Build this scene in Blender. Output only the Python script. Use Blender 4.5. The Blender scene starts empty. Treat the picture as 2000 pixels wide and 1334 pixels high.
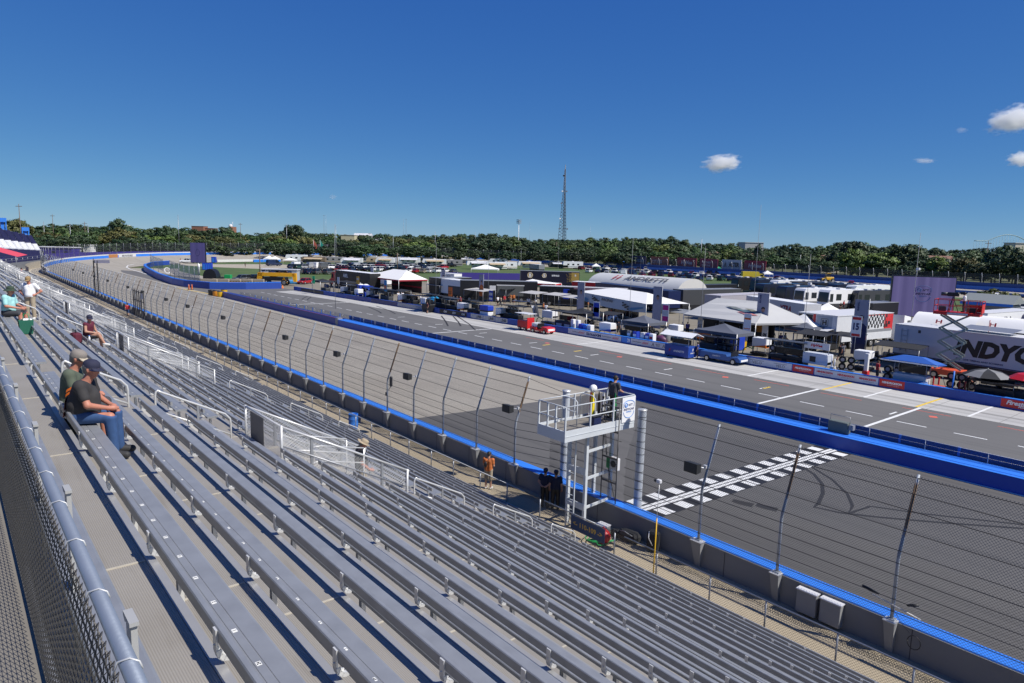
import bpy,bmesh,math,random
import numpy as np
from mathutils import Vector,Matrix
R=random.Random(11)
D=bpy.data
SC=bpy.context.scene
COL=SC.collection
PI=math.pi
# ------------------------------------------------------------------ camera model (real lens, real place)
CAM_H=11.5;FPX=1340.0
def cam_axes(yaw=39.8,pitch=8.3,roll=1.5):
    y,p,r=map(math.radians,(yaw,pitch,roll))
    fw=Vector((math.sin(y)*math.cos(p),math.cos(y)*math.cos(p),-math.sin(p)))
    rt=Vector((math.cos(y),-math.sin(y),0));up=rt.cross(fw)
    return rt*math.cos(r)+up*math.sin(r),up*math.cos(r)-rt*math.sin(r),fw
RT,UP,FW=cam_axes()
CAMP=Vector((0,0,CAM_H))
def ray(px,py):return RT*((px-1000)/FPX) - UP*((py-667)/FPX) + FW
def gp(px,py,z=0.0):
    "survey helper: where the line of sight through a photo point meets height z"
    d=ray(px,py);t=(z-CAM_H)/d.z
    return Vector((d.x*t,d.y*t,z))
def azp(px,dist,z=0.0):
    d=ray(px,445+.0262*px);h=math.hypot(d.x,d.y)
    return Vector((d.x/h*dist,d.y/h*dist,z))
# ------------------------------------------------------------------ materials
MATS={}
def _bsdf(name):
    m=D.materials.new(name);m.use_nodes=True
    return m,m.node_tree,m.node_tree.nodes['Principled BSDF']
def mk(name,rgb,rough=.6,metal=0.0,var=.10,scale=2.0,bump=0.0,bscale=40.0,obj_var=0.0,alpha=1.0,detail=4):
    if name in MATS:return MATS[name]
    m,nt,b=_bsdf(name)
    b.inputs['Roughness'].default_value=rough;b.inputs['Metallic'].default_value=metal
    L=nt.links;N=nt.nodes
    tc=N.new('ShaderNodeTexCoord')
    nz=N.new('ShaderNodeTexNoise');nz.inputs['Scale'].default_value=scale;nz.inputs['Detail'].default_value=detail
    L.new(tc.outputs['Object'],nz.inputs['Vector'])
    mx=N.new('ShaderNodeMix');mx.data_type='RGBA'
    mx.inputs[6].default_value=[c*(1-var) for c in rgb]+[1];mx.inputs[7].default_value=[min(1,c*(1+var)) for c in rgb]+[1]
    L.new(nz.outputs['Fac'],mx.inputs[0])
    out=mx.outputs[2]
    if obj_var:
        oi=N.new('ShaderNodeObjectInfo');hs=N.new('ShaderNodeHueSaturation')
        mr=N.new('ShaderNodeMapRange');mr.inputs[3].default_value=1-obj_var;mr.inputs[4].default_value=1+obj_var
        L.new(oi.outputs['Random'],mr.inputs[0]);L.new(mr.outputs[0],hs.inputs['Value'])
        mr2=N.new('ShaderNodeMapRange');mr2.inputs[3].default_value=.485;mr2.inputs[4].default_value=.515
        m7=N.new('ShaderNodeMath');m7.operation='FRACT';m8=N.new('ShaderNodeMath');m8.operation='MULTIPLY';m8.inputs[1].default_value=7.31
        L.new(oi.outputs['Random'],m8.inputs[0]);L.new(m8.outputs[0],m7.inputs[0]);L.new(m7.outputs[0],mr2.inputs[0]);L.new(mr2.outputs[0],hs.inputs['Hue'])
        L.new(out,hs.inputs['Color']);out=hs.outputs['Color']
    L.new(out,b.inputs['Base Color'])
    if bump:
        n2=N.new('ShaderNodeTexNoise');n2.inputs['Scale'].default_value=bscale;n2.inputs['Detail'].default_value=3
        L.new(tc.outputs['Object'],n2.inputs['Vector'])
        bp=N.new('ShaderNodeBump');bp.inputs['Strength'].default_value=bump;bp.inputs['Distance'].default_value=.02
        L.new(n2.outputs['Fac'],bp.inputs['Height']);L.new(bp.outputs[0],b.inputs['Normal'])
    if alpha < 1:b.inputs['Alpha'].default_value=alpha
    MATS[name]=m;return m
def mk_streak(name,ca,cb,cdark,axis=1,rough=.85,joints=None,dark_lo=.52,dark_hi=.75):
    "paving worn along the driving direction: long dark rubber streaks, patchy tone, optional slab joints"
    m,nt,b=_bsdf(name);N=nt.nodes;L=nt.links
    b.inputs['Roughness'].default_value=rough
    tc=N.new('ShaderNodeTexCoord')
    def noise(sc,scale,detail=4):
        mp=N.new('ShaderNodeMapping');mp.inputs['Scale'].default_value=sc
        n=N.new('ShaderNodeTexNoise');n.inputs['Scale'].default_value=scale;n.inputs['Detail'].default_value=detail
        L.new(tc.outputs['Object'],mp.inputs[0]);L.new(mp.outputs[0],n.inputs['Vector']);return n.outputs['Fac']
    def mix(fac,a,bb):
        x=N.new('ShaderNodeMix');x.data_type='RGBA'
        L.new(fac,x.inputs[0])
        for i,v in ((6,a),(7,bb)):
            if isinstance(v,(tuple,list)):x.inputs[i].default_value=tuple(v)+(1,)
            else:L.new(v,x.inputs[i])
        return x.outputs[2]
    def rng(v,lo,hi,a=0.,c=1.):
        r=N.new('ShaderNodeMapRange');r.inputs[1].default_value=lo;r.inputs[2].default_value=hi
        r.inputs[3].default_value=a;r.inputs[4].default_value=c;L.new(v,r.inputs[0]);return r.outputs[0]
    st=(1.6,.02,1) if axis == 1 else (.02,1.6,1)
    col=mix(rng(noise((.12,.12,.12),1.0),.35,.65),ca,cb)
    col=mix(rng(noise((14,14,14),1.0,6),.2,.8,0,.35),col,tuple(c*.72 for c in ca))
    col=mix(rng(noise(st,1.0,5),dark_lo,dark_hi,0,.75),col,cdark)
    if joints:
        sp=N.new('ShaderNodeSeparateXYZ');L.new(tc.outputs['Object'],sp.inputs[0])
        for ax,per in joints:
            d=N.new('ShaderNodeMath');d.operation='DIVIDE';d.inputs[1].default_value=per;L.new(sp.outputs[ax],d.inputs[0])
            f=N.new('ShaderNodeMath');f.operation='FRACT';L.new(d.outputs[0],f.inputs[0])
            g=N.new('ShaderNodeMath');g.operation='LESS_THAN';g.inputs[1].default_value=.05/per*1.2;L.new(f.outputs[0],g.inputs[0])
            h=N.new('ShaderNodeMath');h.operation='MULTIPLY';h.inputs[1].default_value=.7;L.new(g.outputs[0],h.inputs[0])
            col=mix(h.outputs[0],col,cdark)
    L.new(col,b.inputs['Base Color'])
    bp=N.new('ShaderNodeBump');bp.inputs['Strength'].default_value=.25;bp.inputs['Distance'].default_value=.01
    L.new(noise((60,60,60),1.0,3),bp.inputs['Height']);L.new(bp.outputs[0],b.inputs['Normal'])
    MATS[name]=m;return m
def mk_mesh(name,pitch,wire,rgb,rough=.5,metal=.6):
    "woven wire netting: open diamonds laid out in the UV metres of the netting itself"
    m,nt,b=_bsdf(name);N=nt.nodes;L=nt.links
    b.inputs['Base Color'].default_value=tuple(rgb)+(1,);b.inputs['Roughness'].default_value=rough;b.inputs['Metallic'].default_value=metal
    uv=N.new('ShaderNodeUVMap');sp=N.new('ShaderNodeSeparateXYZ');L.new(uv.outputs[0],sp.inputs[0])
    outs=[]
    for op in ('ADD','SUBTRACT'):
        a=N.new('ShaderNodeMath');a.operation=op;L.new(sp.outputs[0],a.inputs[0]);L.new(sp.outputs[1],a.inputs[1])
        d=N.new('ShaderNodeMath');d.operation='DIVIDE';d.inputs[1].default_value=pitch*1.414;L.new(a.outputs[0],d.inputs[0])
        f=N.new('ShaderNodeMath');f.operation='FRACT';L.new(d.outputs[0],f.inputs[0])
        g=N.new('ShaderNodeMath');g.operation='LESS_THAN';g.inputs[1].default_value=wire/pitch;L.new(f.outputs[0],g.inputs[0]);outs.append(g)
    mxm=N.new('ShaderNodeMath');mxm.operation='MAXIMUM';L.new(outs[0].outputs[0],mxm.inputs[0]);L.new(outs[1].outputs[0],mxm.inputs[1])
    L.new(mxm.outputs[0],b.inputs['Alpha'])
    MATS[name]=m;return m
# ------------------------------------------------------------------ mesh builder
class MB:
    def __init__(s):s.v=[];s.f=[];s.m=[];s.sm=[];s.uv=None
    def add(s,vs,fs,mi=0,smooth=False):
        o=len(s.v);s.v += [tuple(v) for v in vs]
        for f in fs:s.f.append([i+o for i in f]);s.m.append(mi);s.sm.append(smooth)
        return s
    def hexa(s,b4,t4,mi=0):
        return s.add(list(b4)+list(t4),[(3,2,1,0),(4,5,6,7),(0,1,5,4),(1,2,6,5),(2,3,7,6),(3,0,4,7)],mi)
    def box(s,x0,x1,y0,y1,z0,z1,mi=0):
        return s.hexa([(x0,y0,z0),(x1,y0,z0),(x1,y1,z0),(x0,y1,z0)],[(x0,y0,z1),(x1,y0,z1),(x1,y1,z1),(x0,y1,z1)],mi)
    def cbox(s,c,sz,mi=0,rz=0.0,bev=0.0):
        x,y,z=sz[0]/2,sz[1]/2,sz[2]/2;ca,sa=math.cos(rz),math.sin(rz)
        def T(px,py,pz):return (c[0]+px*ca-py*sa,c[1]+px*sa+py*ca,c[2]+pz)
        if not bev:
            return s.hexa([T(-x,-y,-z),T(x,-y,-z),T(x,y,-z),T(-x,y,-z)],[T(-x,-y,z),T(x,-y,z),T(x,y,z),T(-x,y,z)],mi)
        q=bev;ring=lambda zz,e:[T(-x+q+e,-y+e,zz),T(x-q-e,-y+e,zz),T(x-e,-y+q+e,zz),T(x-e,y-q-e,zz),T(x-q-e,y-e,zz),T(-x+q+e,y-e,zz),T(-x+e,y-q-e,zz),T(-x+e,-y+q+e,zz)]
        v=ring(-z,q*.6)+ring(-z+q,0)+ring(z-q,0)+ring(z,q*.6)
        f=[tuple(range(7,-1,-1)),tuple(range(24,32))]
        for k in range(3):
            for i in range(8):j=(i+1) % 8;f.append((k*8+i,k*8+j,k*8+8+j,k*8+8+i))
        return s.add(v,f,mi)
    def bar(s,a,b,w,h=None,mi=0):
        a=Vector(a);b=Vector(b);h=h or w;d=(b-a).normalized()
        r=Vector((0,0,1)).cross(d)
        if r.length < 1e-3:r=Vector((1,0,0))
        r.normalize();u=d.cross(r);r=r*w/2;u=u*h/2
        return s.hexa([a-r-u,a+r-u,a+r+u,a-r+u],[b-r-u,b+r-u,b+r+u,b-r+u],mi)
    def tube(s,pts,r,n=6,mi=0,cap=True,smooth=True):
        pts=[Vector(p) for p in pts];rs=r if isinstance(r,(list,tuple)) else [r]*len(pts)
        vs=[];fs=[];pr=None
        for i,p in enumerate(pts):
            d=(pts[min(i+1,len(pts)-1)]-pts[max(i-1,0)]).normalized()
            if pr is None:pr=Vector((0,0,1)).cross(d) if abs(d.z) < .95 else Vector((1,0,0)).cross(d)
            pr=pr-d*pr.dot(d);pr.normalize();q=d.cross(pr)
            for k in range(n):
                a=2*PI*k/n;vs.append(p+(pr*math.cos(a)+q*math.sin(a))*rs[i])
        for i in range(len(pts)-1):
            for k in range(n):l=(k+1) % n;fs.append((i*n+k,i*n+l,i*n+n+l,i*n+n+k))
        s.add(vs,fs,mi,smooth)
        if cap:
            o=len(s.v)-len(vs);e=(len(pts)-1)*n
            s.f += [[o+k for k in range(n-1,-1,-1)],[o+e+k for k in range(n)]];s.m += [mi,mi];s.sm += [False,False]
        return s
    def ball(s,c,r,n=10,mi=0,m=None):
        r=(r,r,r) if not isinstance(r,(tuple,list)) else r;m=m or max(4,n//2+1);vs=[];fs=[]
        for i in range(m+1):
            t=PI*i/m
            for k in range(n):
                a=2*PI*k/n;vs.append((c[0]+r[0]*math.sin(t)*math.cos(a),c[1]+r[1]*math.sin(t)*math.sin(a),c[2]+r[2]*math.cos(t)))
        for i in range(m):
            for k in range(n):l=(k+1) % n;fs.append((i*n+k,i*n+n+k,i*n+n+l,i*n+l))
        return s.add(vs,fs,mi,True)
    def prism(s,poly,vec,mi=0,smooth=False):
        n=len(poly);vec=Vector(vec);a=[Vector(p) for p in poly]
        fs=[tuple(range(n-1,-1,-1)),tuple(range(n,2*n))]+[(i,(i+1) % n,n+(i+1) % n,n+i) for i in range(n)]
        return s.add(a+[p+vec for p in a],fs,mi,smooth)
    def lathe(s,prof,c=(0,0,0),n=16,mi=0,smooth=True):
        vs=[];fs=[]
        for r,z in prof:
            for k in range(n):a=2*PI*k/n;vs.append((c[0]+r*math.cos(a),c[1]+r*math.sin(a),c[2]+z))
        for i in range(len(prof)-1):
            for k in range(n):l=(k+1) % n;fs.append((i*n+k,i*n+l,i*n+n+l,i*n+n+k))
        return s.add(vs,fs,mi,smooth)
    def quad(s,a,b,c,d,mi=0):return s.add([a,b,c,d],[(0,1,2,3)],mi)
    def sheet(s,rows,mi=0,smooth=False):
        "grid of points rows[i][j]"
        n=len(rows[0]);vs=[p for r in rows for p in r];fs=[]
        for i in range(len(rows)-1):
            for j in range(n-1):fs.append((i*n+j,i*n+j+1,i*n+n+j+1,i*n+n+j))
        return s.add(vs,fs,mi,smooth)
    def mesh(s,name,mats):
        me=D.meshes.new(name);me.from_pydata(s.v,[],s.f)
        for m in (mats if isinstance(mats,(list,tuple)) else [mats]):me.materials.append(m)
        me.polygons.foreach_set('material_index',s.m);me.polygons.foreach_set('use_smooth',s.sm);me.update();return me
    def build(s,name,mats,parent=None,loc=None,rz=0.0):
        return link(name,s.mesh(name,mats),parent,loc,rz)
def link(name,me,parent=None,loc=None,rz=0.0):
    o=D.objects.new(name,me);COL.objects.link(o)
    if parent:o.parent=parent
    if loc is not None:o.location=loc
    if rz:o.rotation_euler.z=rz
    return o
def tag(o,label=None,cat=None,group=None,kind=None):
    if label:o['label']=label
    if cat:o['category']=cat
    if group:o['group']=group
    if kind:o['kind']=kind
    return o
def thing(name,label,cat,loc=(0,0,0),rz=0.0,group=None):
    o=D.objects.new(name,None);COL.objects.link(o);o.location=loc;o.rotation_euler.z=rz;o.empty_display_size=.3
    return tag(o,label,cat,group)
def structure(o,label=None,cat=None):return tag(o,label,cat,kind='structure')
def copy_tree(o,parent=None):
    c=o.copy();COL.objects.link(c)
    if parent:c.parent=parent
    for ch in o.children:copy_tree(ch,c)
    return c
def recolor(o,idx,mat):
    o.material_slots[idx].link='OBJECT';o.material_slots[idx].material=mat
def netting(name,bot,top,mat,parent=None,v0=0.0,rows=None):
    "a sheet of wire netting between point lists, UVs in metres"
    layers=rows or [bot,top]
    n=len(layers[0]);us=[0.0]
    for i in range(1,n):us.append(us[-1]+(Vector(layers[0][i])-Vector(layers[0][i-1])).length)
    vs=[0.0]
    for k in range(1,len(layers)):vs.append(vs[-1]+(Vector(layers[k][0])-Vector(layers[k-1][0])).length)
    b=MB();b.sheet(layers);me=b.mesh(name,mat);ul=me.uv_layers.new(name='UVMap')
    for p in me.polygons:
        for li in p.loop_indices:
            vi=me.loops[li].vertex_index;ul.data[li].uv=(us[vi % n],vs[vi//n])
    return link(name,me,parent)
# ------------------------------------------------------------------ lettering (Blender's own built-in font)
_TX={}
def text_mesh(txt,bold=.0,shear=0.0,extrude=.004):
    k=(txt,bold,shear)
    if k not in _TX:
        cu=D.curves.new('t','FONT');cu.body=txt;cu.size=1.0;cu.offset=bold;cu.shear=shear;cu.resolution_u=2
        cu.align_x='CENTER';cu.align_y='CENTER';cu.extrude=0
        o=D.objects.new('t',cu);COL.objects.link(o);dg=bpy.context.evaluated_depsgraph_get()
        me=D.meshes.new_from_object(o.evaluated_get(dg));D.objects.remove(o);D.curves.remove(cu)
        xs=[v.co.x for v in me.vertices];ys=[v.co.y for v in me.vertices]
        _TX[k]=(me,max(xs)-min(xs),max(ys)-min(ys),(max(xs)+min(xs))/2,(max(ys)+min(ys))/2)
    return _TX[k]
def lettering(txt,mat,parent,pos,width=None,height=None,right=(0,-1,0),up=(0,0,1),bold=.015,shear=0.0,name='lettering'):
    me0,w,h,cx,cy=text_mesh(txt,bold,shear)
    sx=(width/w) if width else height/h;sy=(height/h) if height else sx
    if not width:sx=sy
    me=me0.copy();me.materials.clear();me.materials.append(mat)
    r=Vector(right).normalized();u=Vector(up).normalized();p=Vector(pos)
    for v in me.vertices:v.co=p+r*((v.co.x-cx)*sx)+u*((v.co.y-cy)*sy)
    me.name=name
    return link(name,me,parent)
ORD=['zeroth','first','second','third','fourth','fifth','sixth','seventh','eighth','ninth','tenth','eleventh','twelfth','thirteenth','fourteenth','fifteenth','sixteenth','seventeenth','eighteenth','nineteenth','twentieth']
TENS={2:'twenty',3:'thirty',4:'forty',5:'fifty',6:'sixty',7:'seventy',8:'eighty',9:'ninety'}
def nth(n):
    if n <= 20:return ORD[n]
    if n >= 100:return 'hundred and '+nth(n-100) if n > 100 else 'hundredth'
    t,u=divmod(n,10)
    return TENS[t]+'-'+ORD[u] if u else TENS[t][:-1]+'ieth'
# common materials
ALU=mk('aluminium_seat',(.285,.295,.31),.45,.30,.22,4,.06,25)
ALU_L=mk('aluminium_bracket',(.60,.60,.59),.42,.25,.06,6)
GALV=mk('galvanised_steel',(.34,.35,.37),.45,.6,.18,5)
GALV_L=mk('bright_pipe',(.62,.62,.61),.38,.35,.06,6)
RUSTY=mk('rusty_steel',(.17,.10,.055),.8,.2,.3,8)
CONC=mk('grey_concrete',(.30,.30,.29),.9,0,.14,1.2,.15,30)
BLACK=mk('black_paint',(.012,.012,.014),.45,0,.2,4)
DKGREY=mk('dark_grey_paint',(.045,.047,.052),.5,0,.15,3)
MIDGREY=mk('mid_grey_paint',(.22,.23,.25),.5,0,.10,3)
WHITE=mk('white_paint',(.78,.78,.78),.45,0,.04,2)
OFFWHITE=mk('off_white_paint',(.60,.60,.61),.5,0,.06,2)
CREAM=mk('cream_paint',(.62,.56,.44),.6,0,.06,2)
RED=mk('red_paint',(.55,.018,.022),.4,0,.08,3)
BLUE=mk('bright_blue_paint',(.03,.19,.66),.5,0,.10,1.5)
DKBLUE=mk('deep_blue_paint',(.02,.065,.33),.5,0,.12,1.5)
NAVY=mk('navy_paint',(.012,.02,.075),.4,0,.12,3)
ROYAL=mk('royal_blue_plastic',(.015,.05,.42),.4,0,.08,3)
YELLOW=mk('yellow_paint',(.72,.42,.015),.45,0,.08,3)
ORANGE=mk('orange_paint',(.78,.17,.012),.5,0,.08,3)
GREEN=mk('green_paint',(.01,.30,.08),.5,0,.10,3)
PURPLE=mk('purple_vinyl',(.045,.03,.23),.6,0,.15,.6)
TAN=mk('tan_cloth',(.42,.33,.21),.8,0,.08,8)
GLASS=mk('dark_window_glass',(.010,.013,.018),.08,0,.05,2)
RUBBER=mk('tyre_rubber',(.014,.014,.014),.85,0,.2,10)
CHROME=mk('wheel_rim_metal',(.45,.45,.46),.3,.8,.05,5)
CANVAS=mk('white_canvas',(.80,.79,.76),.8,0,.05,.8,.08,3)
GCANVAS=mk('grey_canvas',(.46,.46,.45),.8,0,.06,.8,.08,3)
BCANVAS=mk('black_canvas',(.018,.019,.022),.8,0,.25,2)
# ================================================================== light, sky, camera
SUN_EL,SUN_AZ=50.0,155.0      # azimuth measured from +y towards +x
sd=Vector((math.sin(math.radians(SUN_AZ))*math.cos(math.radians(SUN_EL)),math.cos(math.radians(SUN_AZ))*math.cos(math.radians(SUN_EL)),math.sin(math.radians(SUN_EL))))
W=D.worlds.new('World');SC.world=W;W.use_nodes=True
nt=W.node_tree;bg=nt.nodes['Background'];sky=nt.nodes.new('ShaderNodeTexSky');sky.sky_type='NISHITA';sky.sun_disc=False
sky.sun_elevation=math.radians(SUN_EL);sky.sun_rotation=math.radians(SUN_AZ)
sky.air_density=.8;sky.dust_density=0;sky.ozone_density=3.0;sky.altitude=3000
EXPO=.40
sx_=nt.nodes.new('ShaderNodeSeparateColor');cx_=nt.nodes.new('ShaderNodeCombineColor');nt.links.new(sky.outputs[0],sx_.inputs[0])
for k,(e,c) in enumerate(((1.04,.37),(.74,.93),(.33,2.95))):      # deeper, cleaner blue than the bare model
    pw=nt.nodes.new('ShaderNodeMath');pw.operation='POWER';pw.inputs[1].default_value=e;nt.links.new(sx_.outputs[k],pw.inputs[0])
    ml=nt.nodes.new('ShaderNodeMath');ml.operation='MULTIPLY';ml.inputs[1].default_value=c/2**EXPO;nt.links.new(pw.outputs[0],ml.inputs[0]);nt.links.new(ml.outputs[0],cx_.inputs[k])
nt.links.new(cx_.outputs[0],bg.inputs[0]);bg.inputs[1].default_value=.10
SC.cycles.volume_bounces=6;SC.cycles.transparent_max_bounces=24
li=D.lights.new('sun','SUN');li.energy=4.2;li.angle=math.radians(.53);li.color=(1,.955,.88)
so=D.objects.new('sun',li);COL.objects.link(so);so.rotation_euler=(-sd).to_track_quat('-Z','Y').to_euler();so.location=sd*200
cd=D.cameras.new('camera');cam=D.objects.new('camera',cd);COL.objects.link(cam);SC.camera=cam
cd.sensor_width=36;cd.sensor_fit='HORIZONTAL';cd.lens=36*FPX/2000;cd.clip_end=9000;cd.clip_start=.05
M=Matrix((RT,UP,-FW)).transposed().to_4x4();M.translation=CAMP;cam.matrix_world=M
vs=SC.view_settings;vs.view_transform='Standard';vs.look='None';vs.exposure=EXPO;vs.gamma=1
# ================================================================== the oval
XF,XB,YA,RAD=20.8,245.0,213.0,112.1
CXO=(XF+XB)/2
S1=230.0;S2=S1+PI*RAD      # s runs: y=-17 .. 213, then round the turn, then back down the far side
def oval(s,off=0.0):
    "outer wall line; off > 0 moves towards the infield. returns x, y, bank factor"
    if s <= S1:return XF+off,YA-S1+s,0.0
    if s <= S2:
        a=(s-S1)/RAD;r=RAD-off
        return CXO-r*math.cos(a),YA+r*math.sin(a),math.sin(a)
    return XB-off,YA-(s-S2),0.0
S3=S2+330
def srange(a,b,step):
    n=max(1,int(round((b-a)/step)));return [a+(b-a)*i/n for i in range(n+1)]
def oz(s,off=0.0):
    x,y,k=oval(s);zb=.5+2.0*k;return zb*(1-max(0.,min(off,18.8))/18.8)
def opt(s,off,z):x,y,k=oval(s,off);return (x,y,z)
# ground: one sheet to the horizon
GRASS_D=mk_streak('dry_grass_ground',(.085,.105,.035),(.13,.125,.055),(.10,.085,.05),rough=.95)
b=MB();b.quad((-4500,-4500,-.10),(4500,-4500,-.10),(4500,4500,-.10),(-4500,4500,-.10));structure(b.build('ground',GRASS_D))
TRK_OLD=mk_streak('worn_grey_track',(.315,.285,.235),(.365,.335,.28),(.22,.20,.17))
TRK_NEW=mk_streak('dark_track_asphalt',(.100,.096,.092),(.120,.115,.108),(.066,.064,.062))
PITASPH=mk_streak('pit_road_asphalt',(.128,.125,.120),(.150,.145,.138),(.088,.086,.083))
PITCONC=mk_streak('pit_box_concrete',(.43,.42,.40),(.50,.49,.46),(.17,.165,.155),joints=[(0,1.9),(1,4.6)],dark_lo=.5,dark_hi=.72)
PADDOCK=mk_streak('paddock_asphalt',(.20,.175,.13),(.26,.235,.185),(.12,.105,.085),axis=0)
LOTROAD=mk('gravel_road',(.36,.32,.25),.95,0,.15,.3,.2,8)
TURF=mk_streak('mown_grass',(.052,.10,.022),(.085,.125,.032),(.11,.10,.045),rough=.95)
def track_strip(name,a,b_,step,o0,o1,mat,dz=0.0,n=4):
    rows=[]
    for s in srange(a,b_,step):rows.append([opt(s,o0+(o1-o0)*j/n,oz(s,o0+(o1-o0)*j/n)+dz) for j in range(n+1)])
    m=MB();m.sheet(rows);return structure(m.build(name,mat))
SX=17.0+35.6                   # s where the newer dark asphalt ends (y = 35.6)
track_strip('track_new_asphalt',0,SX,6,0,18.8,TRK_NEW)
track_strip('track',SX,S3,5,0,18.8,TRK_OLD)
track_strip('inner_apron',150,S1+40,5,18.8,34,TRK_OLD,-.012,2)
# infield ground sheets
def poly(name,pts,z,mat):
    m=MB();m.add([(p[0],p[1],z) for p in pts],[tuple(range(len(pts)))]);return structure(m.build(name,mat))
poly('pit_road',[(39.4,-30),(61.6,-30),(61.6,60),(60.8,110),(57.5,152),(39.6,152)],.012,PITASPH)
poly('pit_entry_road',[(39.6,152),(57.5,152),(56.9,147.5),(53.5,170),(47.5,215),(41.0,232),(34,225),(36,200),(39.4,170)],.016,PITASPH)
poly('pit_boxes',[(55.45,-30),(61.3,-30),(61.3,60),(60.7,110),(57.6,141.5),(52.5,139.3),(54.2,128),(55.3,112)],.020,PITCONC)
poly('paddock',[(61.2,-60),(150,-60),(150,96),(100,160),(58,190),(54.8,170),(57.5,145)],-.004,PADDOCK)
poly('infield_grass',[(54.8,170),(58,190),(100,160),(150,96),(150,-60),(226,-60),(226,213),(205,260),(150,298),(95,296),(55,262),(42,232),(47.5,215)],-.03,TURF)
poly('infield_road',[gp(548,516),gp(700,523),gp(700,531),gp(560,527),gp(430,522),gp(352,518),gp(352,514),gp(430,516)],-.02,LOTROAD)
poly('backstretch_apron',[(205,-60),(226,-60),(226,120),(205,120)],-.012,mk('sandy_apron',(.33,.295,.23),.95,0,.15,.2))
poly('walkway',[(15.0,-30),(20.3,-30),(20.3,215),(15.0,215)],.15,mk_streak('streaky_walkway_concrete',(.36,.30,.205),(.42,.355,.255),(.20,.16,.105),rough=.95))  # tan concrete with brown streaks in its colour
poly('service_yard',[(-40,215),(20.3,215),(34,262),(60,300),(-10,330),(-60,260)],.10,mk('yard_concrete',(.40,.36,.29),.95,0,.12,.3))
# ------------------------------------------------------------------ painted lines
LINE=mk('white_road_paint',(.72,.72,.70),.7,0,.12,3);YLINE=mk('yellow_road_paint',(.70,.48,.06),.7,0,.15,3);BLINE=mk('black_road_paint',(.018,.018,.02),.7,0,.2,3);RLINE=mk('red_chalk_mark',(.62,.13,.09),.8,0,.2,3)
def zt(x):return .5*(1-max(0,min(18.8,x-20.8))/18.8)
pm=MB();ym=MB();rm=MB();bmk=MB()
y=-4.4
while y < 140:                                   # dashes down the pit road
    pm.box(49.52,49.66,y,y+1.85,.013,.019);y += 3.46
def cross(m,yy,x0,x1,w,z):m.box(x0,x1,yy-w/2,yy+w/2,z-.004,z+.005)
for yy in (18.85,26.6,70.8,112.1):cross(pm,yy,44.5,55.4,.22,.018)
for yy in (15.75,23.0,33.2,43.5,55.0,67):cross(pm,yy,55.5,60.9,.16,.026)
for yy in (19.16,26.3):cross(ym,yy,55.5,60.7,.2,.026)
for yy in (8.8,19.36,29.5,39.3,48.8,58.5,68,78,88):pm.box(51.3,52.5,yy-.07,yy+.07,.013,.019)
for yy in (8.8,29.4,51.5,56.5):ym.box(51.6,52.7,yy-.12,yy+.12,.013,.019)
for yy in (17.2,46.5,57.5,34):rm.cbox((53.2,yy,.017),(.55,.5,.006),rz=.5)
for k in range(9):rm.cbox((54.2+.25*(k % 2),12+k*6.1,.017),(.10,3.2,.006),rz=.02)
# base line along the blue separator wall
pm.box(39.22,39.42,-20,131,.014,.020)
# start / finish strip
x=20.85;k=0
zs=lambda x0,x1,y0,y1,h:[(x0,y0,zt(x0)+h),(x1,y0,zt(x1)+h),(x1,y1,zt(x1)+h),(x0,y1,zt(x0)+h)]
bmk.add(zs(20.85,39.2,16.55,18.65,.006),[(0,1,2,3)])
while x < 39.0:
    pm.add(zs(x,x+.66,17.92,18.62,.012),[(0,1,2,3)]);pm.add(zs(x+.2,x+.86,16.6,17.28,.012),[(0,1,2,3)]);x += 1.32
for y0,y1 in ((17.38,17.56),(17.62,17.80)):pm.add(zs(20.85,39.2,y0,y1,.012),[(0,1,2,3)])
# inside lines at the pit entry
def zsurf(p):
    if p.y <= YA:return oz(17+p.y,p.x-XF)+.03
    a=math.atan2(p.y-YA,CXO-p.x);return oz(S1+a*RAD,RAD-math.hypot(p.x-CXO,p.y-YA))+.03
def ribbon(m,pts,w,z):
    pts=[Vector((p[0],p[1],0)) for p in pts];rows=[]
    for i,p in enumerate(pts):
        d=(pts[min(i+1,len(pts)-1)]-pts[max(0,i-1)]).normalized();n=Vector((-d.y,d.x,0))*w/2
        za=z if not callable(z) else z(p)
        rows.append([(p.x-n.x,p.y-n.y,za),(p.x+n.x,p.y+n.y,za)])
    m.sheet(rows)
ribbon(pm,[gp(352,556),gp(330,549.5),gp(300,540),gp(272,531),gp(254,526),gp(247,522.5),gp(250,520),gp(262,518),gp(285,516.5)],.34,zsurf)
ribbon(ym,[gp(310,556),gp(330,560),gp(370,567.5),gp(409,574),gp(424,577)],.34,.05)
for m,n_,mt in ((pm,'lane_marking',LINE),(ym,'yellow_marking',YLINE),(rm,'chalk_marking',RLINE),(bmk,'finish_line_black',BLINE)):structure(m.build(n_,mt))
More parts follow.
